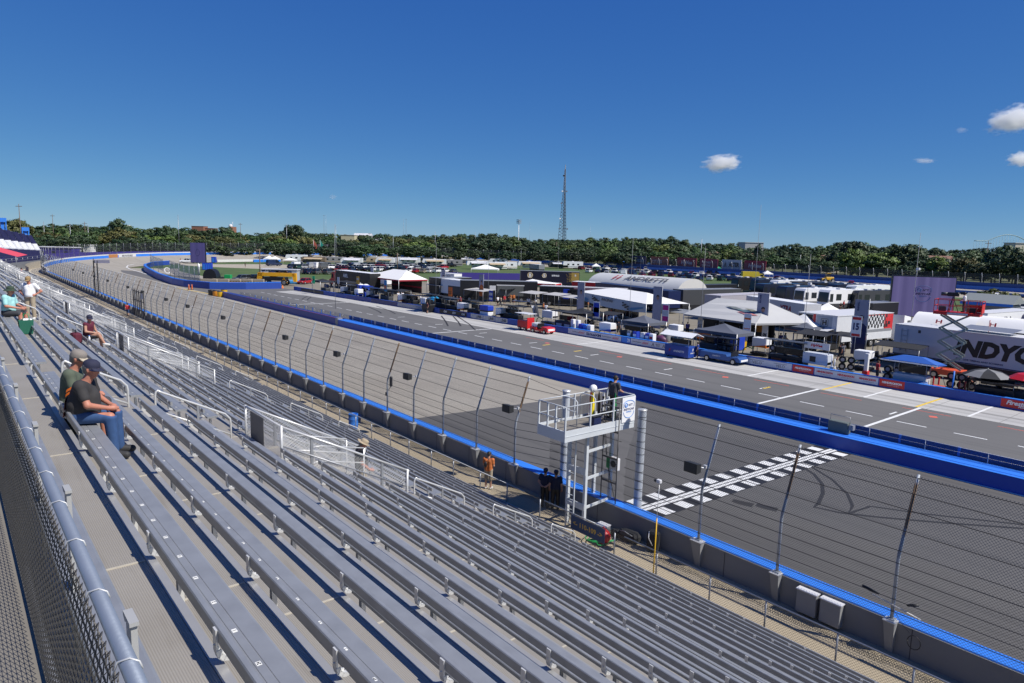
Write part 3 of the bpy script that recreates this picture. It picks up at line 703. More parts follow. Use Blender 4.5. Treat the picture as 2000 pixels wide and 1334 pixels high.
for z in (1.1,2.3,3.4):
    m=MB();m.bar((19.06,18.05,z),(20.44,18.1,z+.05),.06,.1);m.build('brace',LGREY,fs)
ht=1.02
def rail(pts,r=.022,name='top_rail'):m=MB();m.tube(pts,r,8);m.build(name,LGREY,fs)
def rposts(pl):
    for p in pl:m=MB();m.box(p[0]-.028,p[0]+.028,p[1]-.028,p[1]+.028,FZ,FZ+ht);m.build('rail_post',LGREY,fs)
for z,n_ in ((ht,'top_rail'),(.52,'mid_rail')):
    rail([(X0+.03,Y0+.03,FZ+z),(X1-.03,Y0+.03,FZ+z)],name=n_);rail([(X0+.03,Y0+.03,FZ+z),(X0+.03,Y1-.03,FZ+z)],name=n_)
    rail([(X0+.03,Y1-.03,FZ+z),(X1-.03,Y1-.03,FZ+z)],name=n_);rail([(X1-.03,Y0+.03,FZ+z),(X1-.03,Y1-.03,FZ+z)],name=n_)
rposts([(X0+.03,Y0+.03),(X0+.03,Y0+.55),(X0+.03,Y0+1.0),(X0+.03,Y1-.03),(18.7,Y0+.03),(20.0,Y0+.03),(X1-.03,Y0+.03),(19.3,Y1-.03),(20.4,Y1-.03),(X1-.03,Y1-.03)])
# inner gate frame
m=MB();m.tube([(18.55,Y1-.1,FZ),(18.55,Y1-.1,FZ+.95),(18.55,Y1-.25,FZ+1.05),(18.55,Y0+.75,FZ+1.05),(18.55,Y0+.6,FZ+.95),(18.55,Y0+.6,FZ)],.022,8);m.tube([(18.55,Y1-.1,FZ+.55),(18.55,Y0+.6,FZ+.55)],.018,6)
m.tube([(19.55,Y1-.1,FZ),(19.55,Y1-.1,FZ+.95),(19.55,Y1-.25,FZ+1.05),(19.55,Y0+.75,FZ+1.05),(19.55,Y0+.6,FZ+.95),(19.55,Y0+.6,FZ)],.022,8);m.build('gate_frame',LGREY,fs)
SN=mk_mesh('stand_netting',.055,.007,(.30,.30,.30))
zz0,zz1=FZ+.1,FZ+ht
netting('netting',[(20.0,Y0+.03,zz0),(X1-.03,Y0+.03,zz0)],[(20.0,Y0+.03,zz1),(X1-.03,Y0+.03,zz1)],SN,fs)
netting('netting',[(X1-.03,Y0+.03,zz0),(X1-.03,Y1-.03,zz0)],[(X1-.03,Y0+.03,zz1),(X1-.03,Y1-.03,zz1)],SN,fs)
netting('netting',[(19.6,Y1-.03,zz0),(X1-.03,Y1-.03,zz0)],[(19.6,Y1-.03,zz1),(X1-.03,Y1-.03,zz1)],SN,fs)
sp_=MB()
for k in range(22):yy=Y0+.03+(Y1-Y0-.06)*k/21;sp_.tube([(X1-.03,yy,FZ+ht),(X1-.03,yy,FZ+ht+.05)],.006,4)
for k in range(22):xx=20.0+(X1-20.0)*k/21;sp_.tube([(xx,Y1-.03,FZ+ht),(xx,Y1-.03,FZ+ht+.05)],.006,4)
sp_.build('wire_end',ALU_L,fs)
# ladder from the walkway
m=MB()
for yy in (18.30,18.72):m.box(18.62,18.66,yy-.025,yy+.025,.15,FZ-.1)
for k in range(13):m.tube([(18.64,18.3,.4+.3*k),(18.64,18.72,.4+.3*k)],.014,6)
m.build('ladder',LGREY,fs)
# banner on the stand
bn=thing('stand_banner','white banner with a blue series badge tied to the flag stand corner','banner',(0,0,0))
BY=Y0-.02
m=MB();m.box(20.45,X1-.02,BY-.012,BY,FZ-.02,FZ+1.0);m.build('cloth',WHITE,bn)
NAVYINK=mk('navy_ink',(.02,.03,.12),.6,0,.05,3);BLUEINK=mk('blue_ink',(.05,.22,.60),.6,0,.05,3);REDINK=mk('red_ink',(.50,.02,.03),.6,0,.05,3);GREYINK=mk('grey_ink',(.10,.10,.11),.6,0,.05,3);WHITEINK=mk('white_ink',(.75,.75,.75),.6,0,.05,3)
def badge(parent,c,w,right,up,nrm,ink=NAVYINK,ink2=BLUEINK):
    "rounded shield outline, round emblem, two lines of lettering"
    r=Vector(right);u=Vector(up);n=Vector(nrm);c=Vector(c)
    P_=lambda a,b_:c+r*a*w+u*b_*w+n*.004
    out=[];
    for a in np.linspace(-.9,.9,13):out.append((.5*math.sin(a)/math.sin(.9),.42+.16*(math.cos(a)-math.cos(.9))/(1-math.cos(.9))))
    top=[(-.5,.12)]+out+[(.5,.12)]
    bot=[(.5,-.15)]+[(.5*math.cos(t),-.15-.42*math.sin(t)) for t in np.linspace(.2,PI-.2,13)]+[(-.5,-.15)]
    m=MB()
    for pl in (top,bot):m.tube([P_(*p) for p in pl],.022*w,4)
    m.build('badge_outline',ink2,parent)
    m=MB();m.tube([P_(-.27+.13*math.cos(t),.28+.13*math.sin(t)) for t in np.linspace(0,2*PI,19)],.03*w,4);m.tube([P_(-.34,.30),P_(-.31,.23),P_(-.23,.23),P_(-.20,.30)],.02*w,4);m.build('badge_emblem',ink2,parent)
    lettering('NTT',ink,parent,P_(.16,.27),height=.15*w,right=r,up=u,bold=.04)
    lettering('INDYCAR',ink,parent,P_(0,.0),width=1.0*w,height=.15*w,right=r,up=u,bold=.04,shear=.2)
    lettering('SERIES',ink2,parent,P_(0,-.17),width=.5*w,height=.09*w,right=r,up=u,bold=.03)
badge(bn,((20.45+X1-.02)/2,BY-.012,FZ+.5),.62,(1,0,0),(0,0,1),(0,-1,0))
# flags hanging furled on the stand
def furled(name,x_,y_,mats,lb,w=.12,L_=1.05,tiltm=None):
    t=thing(name,lb,'flag',(x_,y_,FZ+1.08),group='furled race flags')
    m=MB();prof=[]
    for k in range(9):
        f=k/8;rr=w*(.35+.75*math.sin(min(1,f*1.3)*PI*.55))*(1 if f < .85 else .8);ring=[]
        for a in range(10):
            an=2*PI*a/10;q_=rr*(.55+.28*math.cos(3*an+f*4));ring.append((q_*math.cos(an)*.6,q_*math.sin(an),-L_*f))
        prof.append(ring+[ring[0]])
    m.sheet(prof,0,True);m.build('cloth',mats[0],t)
    if len(mats) > 1:
        m=MB()
        for k in range(5):m.cbox((-.045+.02*(k % 2),(.03 if k % 2 else -.03),-.2-.17*k),(.05,.07,.1),0)
        m.build('check',mats[1],t)
    m=MB();m.tube([(0,0,.02),(0,0,-L_*.3)],.012,6);m.build('staff',BLACK,t)
fy=Y0+.45
furled('furled_flag',20.12,Y1-.15,[RED],'dark red furled flag, leftmost on the flag stand',.11)
furled('furled_flag',20.00,Y1-.36,[mk('flag_yellow',(.85,.68,.02),.7)],'bright yellow furled flag on the flag stand',.15,1.25)
furled('furled_flag',20.20,Y1-.52,[BLACK],'black furled flag on the flag stand',.11)
furled('furled_flag',20.32,Y1-.66,[WHITE,BLACK],'black and white chequered furled flag on the flag stand',.14)
furled('furled_flag',20.45,Y1-.82,[DKGREY,WHITE],'dark flag with white cross, furled on the flag stand',.12)
furled('furled_flag',20.65,Y1-.98,[GREEN],'green furled flag on the flag stand',.11)
t=thing('helmet','white round helmet on top of the flag rack','helmet',(20.02,Y1-.35,FZ+1.12));m=MB();m.ball((0,0,.1),(.17,.15,.16),14);m.build('shell',WHITE,t);m=MB();m.box(-.165,-.1,-.1,.1,.05,.11);m.build('visor',OFFWHITE,t)
t=thing('cool_box','small dark blue cool box on the flag stand floor','cool box',(19.25,Y0+.3,FZ+.005));m=MB();m.cbox((0,0,.17),(.42,.3,.32),0,0,.02);m.build('body',NAVY,t);m=MB();m.cbox((0,0,.36),(.44,.32,.05),0,0,.015);m.build('lid',DKGREY,t)
t=thing('folding_stool','low black folding stool on the flag stand floor','stool',(20.1,Y0+.5,FZ+.005));m=MB();m.cbox((0,0,.36),(.4,.34,.04));m.build('seat',BLACK,t)
for sx in (-1,1):
    for sy in (-1,1):m=MB();m.tube([(.18*sx,.15*sy,0),(.1*sx,.12*sy,.35)],.012,5);m.build('leg',BLACK,t)
# gate ladder and lamp box between stand and column
t=thing('service_ladder','dark steel gate frame with ladder between flag stand and thick column','ladder',(0,0,0))
m=MB()
for yy in (17.5,18.3):m.tube([(20.2,yy,1.15),(20.2,yy,5.3)],.025,6)
m.tube([(20.2,17.5,5.3),(20.2,18.3,5.3)],.025,6);m.build('frame',mk('weathered_steel',(.14,.135,.13),.6,.4,.2,5),t)
m=MB()
for z in (2.0,3.0,4.1,5.1):m.bar((20.2,17.52,z),(20.2,18.28,z),.05,.07)
m.build('rung',mk('weathered_steel',(.14,.135,.13)),t)
t=thing('signal_lamp','boxy caution lamp with round dark lens facing the track beside the thick column','signal lamp',(20.35,17.75,2.75))
m=MB();m.cbox((0,0,0),(.18,.42,.5),0,0,.02);m.build('housing',OFFWHITE,t);m=MB();m.tube([(-.095,0,0),(-.11,0,0)],.14,16);m.build('lens',BLACK,t);m=MB();m.cbox((.0,.34,-.02),(.12,.14,.46));m.build('green_panel',GREEN,t)
# loose cables by the stand
tag(MB().tube([(20.4,18.4,4.1),(20.35,18.2,3.0),(20.3,17.9,2.0),(20.4,17.7,1.2)],.012,5).tube([(20.4,18.5,4.1),(20.3,18.1,2.6),(20.3,17.6,1.2)],.010,5).build('hanging_cables',BLACK),'black cables hanging below the flag stand to the wall','cable')
# black bags, helmet, hoses heaped by the wall
t=thing('equipment_bag','black kit bag lying against the wall below the flag stand','bag',(19.75,16.3,.15));m=MB();m.cbox((0,0,.2),(.45,.9,.4),0,.15,.12);m.cbox((-.1,.6,.14),(.3,.4,.28),0,.4,.08);m.build('body',BCANVAS,t);m=MB();m.tube([(-.2,-.3,.35),(-.35,0,.5),(-.2,.3,.38)],.02,5);m.build('strap',MIDGREY,t)
t=thing('equipment_bag','second black kit bag leaning on the wall right of the first','bag',(19.8,15.2,.15));m=MB();m.cbox((0,0,.4),(.35,.45,.8),0,.2,.08);m.build('body',BCANVAS,t);m=MB();m.tube([(-.18,-.1,.3),(-.3,0,.6),(-.15,.1,.78)],.018,5);m.build('strap',OFFWHITE,t)
t=thing('red_bag','round red bag behind the section board below the flag stand','bag',(18.75,16.75,.15));m=MB();m.ball((0,0,.3),(.26,.3,.3),12);m.build('body',RED,t);m=MB();m.tube([(0,-.2,.5),(0,0,.68),(0,.2,.5)],.02,5);m.build('handle',RED,t)
t=thing('grey_case','small grey equipment case at the foot of the flag stand','case',(19.3,17.3,.15));m=MB();m.cbox((0,0,.2),(.4,.5,.4),0,.1,.02);m.build('body',MIDGREY,t);m=MB();m.cbox((0,0,.43),(.42,.52,.05),0,.1,.01);m.build('lid',OFFWHITE,t)
tag(MB().tube([(18.7+.5*math.cos(a*1.7)*(.5+.04*a),16.9+.6*math.sin(a)*(.5+.03*a),.2+.01*a) for a in np.arange(0,16,.35)],.022,5).build('green_hose',GREEN),'tangled green hose heaped on the walkway below the flag stand','hose')
t=thing('plastic_drum','bright blue open plastic drum standing on the walkway by the fence','barrel',(18.32,36.6,.15))
m=MB();m.lathe([(.0,.02),(.25,.0),(.27,.04),(.28,.28),(.29,.30),(.28,.32),(.285,.6),(.295,.62),(.285,.64),(.28,.9),(.285,.93),(.26,.93),(.25,.9),(.24,.1)],n=20);m.build('body',BLUE,t);m=MB();m.cbox((.35,-.05,.62),(.03,.3,.5),0,.2);m.build('tag',NAVY,t)
# ================================================================== turn and back straight walls
WWHITE=mk('wall_white',(.62,.62,.60),.7,0,.08,1)
BWBLUE=mk('back_wall_blue',(.04,.15,.50),.6,0,.12,.8)
tw2=thing('turn_wall','bright blue wall with white top curving round the far turn','wall')
wall_run(224,S2-6,5,[(0,0,1),(0,.95,1)],WBLUE,'blue_face',tw2)
wall_run(224,S2-6,5,[(.02,.95,1),(.02,1.28,1),(-.5,1.28,1),(-.5,-.3,1)],WWHITE,'white_top',tw2)
def wall_patch(s0,s1,z0,z1,mat,name,parent,off=.05):
    rows=[[opt(s,off,oz(s)+z0),opt(s,off,oz(s)+z1)] for s in srange(s0,s1,3)]
    m=MB();m.sheet(rows);return m.build(name,mat,parent)
# sponsor panel on the turn wall, around px 230..263
def s_of_px(px):
    best=min(srange(S1-5,S2+300,1.0),key=lambda s:abs(proj_px(Vector(opt(s,0,oz(s)+.5)))-px));return best
def proj_px(P):
    d=P-CAMP;z=d.dot(FW);return 1000+FPX*d.dot(RT)/z if z > 0 else 1e6
sa,sb_=s_of_px(231),s_of_px(265)
wall_patch(sa,sb_,.05,1.25,OFFWHITE,'sponsor_panel',tw2);wall_patch(sa-6,sa-.5,.05,1.25,mk('rust_orange_panel',(.42,.18,.06),.6),'sponsor_panel',tw2)
pa=Vector(opt(sa,.12,oz(sa)+.6));pb=Vector(opt(sb_,.12,oz(sb_)+.6))
lettering('MILWAUKEE MILE',GREYINK,tw2,(pa+pb)/2,width=(pb-pa).length*.6,height=.6,right=(pb-pa).normalized(),up=(0,0,1))
bw=thing('back_wall','deep blue wall along the far straight below the billboards','wall')
wall_run(S2-6,S3,12,[(0,0,1),(0,1.15,1),(-.4,1.15,1),(-.4,-.3,1)],BWBLUE,'face',bw)
wall_run(S2-6,S3,12,[(-.5,1.16,1),(-.5,2.3,1),(-.6,2.3,1)],mk('windscreen_blue',(.035,.075,.22),.8,0,.2,.4),'windscreen',bw)
# inner wall of the far straight
iw=thing('inner_wall','low faded blue inner wall between the far straight and the infield','wall')
m=MB();m.box(224.6,225.0,-40,200,-.02,1.0);m.build('face',mk('faded_blue',(.07,.15,.40),.7,0,.15,.3),iw)
m=MB();m.box(224.2,224.55,-40,200,-.02,.35);m.build('dark_base',BLACK,iw)  # low black strip along the foot of the wall
# low blue / white walls inside the turn
for p,q,mat,h,lb in ((gp(327,497,.4),gp(365,490.5,.4),WWHITE,.9,'white inner wall piece nearest the big left screen'),(gp(333,495.5),gp(404,490.5),BLUE,.9,'low blue inner wall left of the big screen'),(gp(424,512),gp(548,510),WWHITE,1.0,'long white inner wall behind the grass right of the left screen'),(gp(495,512),gp(548,511),BLUE,1.1,'blue wall stretch behind the white party tents')):
    t=thing('inner_wall_piece',lb,'wall',(0,0,0));m=MB();m.bar((p.x,p.y,h/2),(q.x,q.y,h/2),.4,h);m.build('face',mat,t)
# pit entry wall (curved blue)
pw=thing('pit_entry_wall','curved deep blue wall swinging round the pit entry','wall')
pts=[gp(330,517),gp(300,519),gp(284,524.5),gp(284,528),gp(290,533),gp(310,544.5),gp(340,555.5),gp(363,560),gp(412,564.5),gp(480,565),gp(548,563.5)]
def wall_poly(pts,w,h,mat,name,parent,z0=0):
    rows=[]
    for i,p in enumerate(pts):
        d=(pts[min(i+1,len(pts)-1)]-pts[max(0,i-1)]).normalized();n=Vector((-d.y,d.x,0))*w/2
        rows.append([(p.x-n.x,p.y-n.y,z0),(p.x-n.x,p.y-n.y,z0+h),(p.x+n.x,p.y+n.y,z0+h),(p.x+n.x,p.y+n.y,z0)])
    m=MB();m.sheet(rows);m.add(rows[0],[(0,1,2,3)]);m.add(rows[-1],[(3,2,1,0)]);return m.build(name,mat,parent)
wall_poly(pts,.9,1.35,DKBLUE,'face',pw)
wall_poly([Vector((p.x+.0,p.y,0)) for p in pts],.5,.10,BLUE,'cap',pw,1.352)
# green-grey safety netting behind it
pf=thing('pit_entry_fence','pale green debris netting behind the curved pit entry wall','fence')
ENET=mk_mesh('entry_netting',.06,.018,(.22,.31,.30),.8,0)
fp=[gp(290,521),gp(296,527),gp(315,537)]
fp2=[gp(328,540),gp(345,549),gp(365,556),gp(385,559)]
for pl in (fp,fp2):
    netting('netting',[(p.x+.6,p.y,1.0) for p in pl],[(p.x+.6,p.y,4.2) for p in pl],ENET,pf)
    for a,b_ in zip(pl,pl[1:]):
        for f in (0,.5):
            p=a.lerp(b_,f);m=MB();m.tube([(p.x+.6,p.y,0),(p.x+.6,p.y,4.3)],.06,6);m.build('post',GALV,pf)
# ================================================================== far catch fences
ff=thing('turn_fence','catch fence with thin posts standing on the wall round the far turn','fence')
FN=mk_mesh('far_netting',.07,.0085,(.12,.13,.14))
_q=MB();_q.tube([(0,0,0),(0,0,3.2),(0,0,4.6)],.06,5);FPM=_q.mesh('post',GALV)
for s in srange(230,S2-4,4.0):link('post',FPM,ff,opt(s,-.55,oz(s)+.6))
netting('netting',[opt(s,-.5,oz(s)+1.2) for s in srange(228,S2-4,4)],[opt(s,-.5,oz(s)+5.0) for s in srange(228,S2-4,4)],FN,ff)
for z in (2.0,3.0,4.0,5.0):
    m=MB();m.tube([opt(s,-.55,oz(s)+z) for s in srange(228,S2-4,5)],.02,4);m.build('cable',CABLE,ff)
bf=thing('far_straight_fence','catch fence with pale bent post tops along the far straight','fence')
_q=MB();_q.tube([(0,0,0),(0,0,3.4),(-.7,0,4.6)],.075,5);BPM=_q.mesh('post',GALV_L)
for s in srange(S2-4,S3,4.6):link('post',BPM,bf,opt(s,-.6,oz(s)+.6))
netting('netting',[opt(s,-.55,oz(s)+2.2) for s in srange(S2-4,S3,4.6)],[opt(s,-.55,oz(s)+5.0) for s in srange(S2-4,S3,4.6)],FN,bf)
# purple fence screen outside the turn
ps=thing('purple_screen','purple fabric screen behind the far turn fence','fence screen')
rows=[[opt(s,-9,.2),opt(s,-9,3.6)] for s in srange(216,S1+150,5)]
m=MB();m.sheet(rows);m.build('fabric',PURPLE,ps)
tb2=thing('bank_wall','tan concrete bank under the purple screen','wall');rows=[[opt(s,-4,.1),opt(s,-4,2.0)] for s in srange(226,S1+105,5)];m=MB();m.sheet(rows);m.build('face',mk('tan_bank',(.40,.36,.29),.9,0,.1,.3),tb2)
# ================================================================== separator wall between track and pit road
sw=thing('separator_wall','long blue wall with shaded deep blue face and lighter top between track and pit road','wall')
m=MB();m.box(39.44,39.62,-24,83,.005,.78);m.build('face',mk('separator_shaded_blue',(.018,.075,.40),.45,0,.10,.8),sw)  # face coloured darker than the cap to carry its shade
m=MB()
for k in range(4):m.box(39.44+.33*k,39.44+.33*k+.31,-24,83,.79,.82 if k % 2 else .805)
m.box(39.625,40.75,-24,83,.72,.79);m.build('cap',WBLUE,sw)
m=MB();m.box(39.44,40.0,83.6,131,.005,.95);m.build('face',mk('separator_purple',(.028,.05,.25),.5,0,.1,.8),sw)
m=MB();m.box(39.42,39.50,84,118,.952,.99);m.build('red_stripe',mk('dull_red',(.30,.04,.06),.5),sw)
m=MB();m.box(39.40,40.1,82.95,83.65,0,1.0);m.build('joint_block',MIDGREY,sw)
m=MB();m.box(40.75,40.95,-24,131,0,.8);m.build('rear_face',DKBLUE,sw)
sf=thing('separator_fence','low wire fence with grey posts on top of the deep blue separator wall','fence')
_q=MB();_q.tube([(0,0,0),(0,0,.58)],.022,6);SP1=_q.mesh('post',GALV_L)
_q=MB();_q.box(-.03,.03,-.06,.06,0,.52);SP2=_q.mesh('strut',BLUE)
for k in range(50):link('post',SP1,sf,(40.72,-22+2.95*k,.79))
for k in range(48):link('strut',SP2,sf,(41.0,-20.6+2.95*k,.79))
m=MB();m.tube([(40.72,-24,1.36),(40.72,125,1.36)],.016,6);m.tube([(40.72,-24,1.1),(40.72,125,1.1)],.008,5);m.build('top_rail',GALV,sf)
m=MB();m.box(41.04,41.06,-24,83,.6,1.30);m.build('backing_sheet',mk('shaded_wall_blue',(.02,.055,.20),.6,0,.15,.5),sf)  # dark blue colours in the shaded face of the pit-side wall
netting('netting',[(40.70,-24,.82),(40.70,125,.82)],[(40.70,-24,1.35),(40.70,125,1.35)],mk_mesh('sep_netting',.06,.008,(.10,.12,.18)),sf)
# cabinet on the separator opposite the finish line
q=17.9;t=thing('timing_cabinet','olive grey cabinet with a wire frame on the separator wall by the finish line','cabinet',(40.3,17.9,.82))
m=MB();m.cbox((0,0,.33),(.45,1.15,.66),0,0,.02);m.build('body',mk('olive_grey',(.13,.15,.13),.6,0,.1,3),t);m=MB();m.tube([(0,-.6,.6),(0,-.6,1.0),(0,.55,1.0),(0,.55,.6)],.018,6);m.build('frame',GALV,t);m=MB();m.cbox((-.05,-.75,.45),(.3,.25,.3));m.build('meter_box',MIDGREY,t)
# crash barrels at the nose
for j,(px,py,mt,w) in enumerate(((413,577,BLACK,.62),(422,578.5,mk('orange_barrel',(.62,.24,.02),.5),.6),(431,580,YELLOW,.6),(438,576,YELLOW,.6))):
    p=gp(px,py);lb=['black','orange','yellow front','yellow rear'][j]
    t=thing('crash_barrel',lb+' crash barrel at the nose of the separator wall','barrel',p,group='crash barrels');m=MB();m.lathe([(.42*1.1,0),(.5*1.1,.15),(.52*1.1,.95)],n=16);m.build('body',mt,t);m=MB();m.lathe([(.58,0),(.58,.08),(.0,.16)],(0,0,.95),16);m.build('lid',BLACK if j < 2 else mk('dark_lid',(.05,.045,.04),.6),t)
# orange marker boards
for j,px in enumerate((369,375)):
    p=gp(px,566);t=thing('marker_board','orange and white upright marker %s of the pair near the crash barrels' % ('left' if j == 0 else 'right'),'traffic marker',p,group='traffic markers');m=MB();m.cbox((0,0,.55),(.12,.55,1.1));m.build('panel',ORANGE,t);m=MB();m.cbox((-.065,0,.95),(.02,.5,.28));m.build('white_band',WHITE,t);m=MB();m.cbox((0,0,.05),(.5,.6,.1));m.build('foot',BLACK,t)
p=gp(552,563);t=thing('traffic_cone','orange traffic cone at the end of the pit entry wall','cone',p);m=MB();m.lathe([(.2,.03),(.04,.72),(0,.72)],n=10);m.build('body',ORANGE,t);m=MB();m.cbox((0,0,.015),(.45,.45,.03));m.build('foot',ORANGE,t)
# ================================================================== pit wall with sponsor boards
pwl=thing('pit_wall','low blue concrete pit wall carrying sponsor boards','wall')
PX=61.0
m=MB();m.box(PX,PX+.40,-24,62,0,.80);m.hexa([(PX,62,0),(PX+.4,62,0),(57.9,142,0),(57.5,142,0)],[(PX,62,.8),(PX+.4,62,.8),(57.9,142,.8),(57.5,142,.8)]);m.build('face',DKBLUE,pwl)
m=MB();m.box(PX-.01,PX+.41,-24,62,.802,.83);m.build('cap',BLUE,pwl)
def wallx(y):return PX if y < 62 else PX+(57.5-PX)*(y-62)/80
def ywall(px):
    for y in np.arange(-20,142,.1):
        if proj_px(Vector((wallx(y),y,.5))) < px:return float(y)
    return 142
def board(pa,pb,mat,texts=(),z0=.13,z1=.76,label=None,ramp=0):
    y1,y0=ywall(pa),ywall(pb);x0,x1=wallx(y0),wallx(y1)
    t=thing('sponsor_board',label,'sponsor board',(0,0,0),group='sponsor boards on the pit wall')
    m=MB();e=.012
    m.hexa([(x0-e,y0,z0),(x0-.003,y0,z0),(x1-.003,y1,z0),(x1-e,y1,z0)],[(x0-e,y0,z1),(x0-.003,y0,z1),(x1-.003,y1,z1),(x1-e,y1,z1)]);m.build('panel',mat,t)
    for (tx,mt,f,w,h,zc,bo,sh) in texts:
        yy=y1+(y0-y1)*f
        lettering(tx,mt,t,(wallx(yy)-e-.004,yy,zc),width=w*(y1-y0),height=h,bold=bo,shear=sh)
    return t
board(588,632,BLACK,[('Pronto',WHITEINK,.3,.3,.25,.45,.02,0)] if False else [],label='black board at the far left end of the pit wall')
board(634,660,DKBLUE,[],label='plain deep blue board near the far end of the pit wall')
for j,(a,b_) in enumerate(((676,694),(695,709),(710,722))):board(a,b_,mk('violet_board',(.045,.06,.26),.5),[('FREEDOM',WHITEINK,.5,.6,.18,.45,.0,0)] if False else [],label='%s of three violet blue boards on the pit wall' % nth(j+1))
board(725,776,mk('dark_violet_board',(.05,.045,.14),.5),[],label='dark violet board in the middle of the far pit wall')
board(777,831,mk('silver_board',(.34,.34,.37),.5),[],label='silver grey board left of the black cart on the pit wall')
board(859,912,BLACK,[('ARROW',WHITEINK,f,.25,.34,.45,.03,0) for f in (.17,.5,.83)],label='black board repeating white five letter lettering three times')
for j,(a,b_) in enumerate(((920,943),(944,967),(968,992))):board(a,b_,mk('pale_grey_board',(.42,.42,.43),.5),[('BEELINE',GREYINK,.5,.8,.38,.45,.03,0)],label='%s of three pale grey boards with dark capitals' % nth(j+1))
PALEB=mk('pale_violet_board',(.50,.50,.58),.5,0,.05,1)
board(1110,1214,PALEB,[('AutoNation',GREYINK,.13,.17,.17,.47,.02,0),('/////////',REDINK,.27,.13,.24,.45,.03,.5),('SiriusXM',NAVYINK,.50,.28,.34,.45,.05,0),('AutoNation',GREYINK,.74,.17,.17,.47,.02,0),('/////////',REDINK,.90,.13,.24,.45,.03,.5)],label='pale board with a satellite radio name in bold navy letters')
board(1214.5,1232,BLUE,[('29',WHITEINK,.82,.3,.44,.45,.03,0)],label='blue board with the white number 29')
board(1233,1310,PALEB,[('AutoNation',GREYINK,.16,.24,.17,.47,.02,0),('/////////',REDINK,.38,.18,.24,.45,.03,.5),('ARCTIC',GREYINK,.70,.11,.15,.54,.03,0),('WOLF',GREYINK,.70,.10,.15,.36,.03,0),('\u039b',GREYINK,.58,.07,.4,.45,.05,0),('\u039b',GREYINK,.85,.07,.4,.45,.05,0)],label='pale board with grey mountain mark left of the blue cart')
for j,(a,b_) in enumerate(((1420,1456),(1456.3,1503),(1503.3,1547))):
    t=board(a,b_,mk('ice_board',(.55,.58,.66),.5,0,.05,1),[('\u2207ELO',GREYINK,.5,.40,.26,.38,.01,0)] if False else [('VELO',GREYINK,.5,.40,.26,.38,.01,0)],label='%s of three ice grey boards with thin black capitals' % nth(j+1))
    y1,y0=ywall(a),ywall(b_);m=MB();m.box(PX-.016,PX-.0125,y0+(y1-y0)*.22,y0+(y1-y0)*.80,.575,.61);m.build('rule',GREYINK,t)
def hend(a,b_,base,ink,lb):
    return board(a,b_,base,[('HENDRICKSON',ink,.5,.78,.19,.50,.06,0),('THE WORLD RIDES ON US',ink if base is RED else GREYINK,.55,.5,.07,.30,.0,0)],label=lb)
hend(1549,1590,RED,WHITEINK,'red board with white capitals, left of the white trio')
for j,(a,b_) in enumerate(((1592,1633),(1633.3,1674),(1674.3,1716))):hend(a,b_,mk('ice_board',(.55,.58,.66)),REDINK,'%s of three ice boards with red capitals' % nth(j+1))
hend(1720,1767,RED,WHITEINK,'red board with white capitals, right of the white trio')
t=board(1958,2080,RED,[('Firestone',WHITEINK,.32,.46,.34,.52,.04,.25),('Racing',WHITEINK,.42,.26,.2,.27,.03,.3)],label='dark red tyre maker board at the right edge of the pit wall')
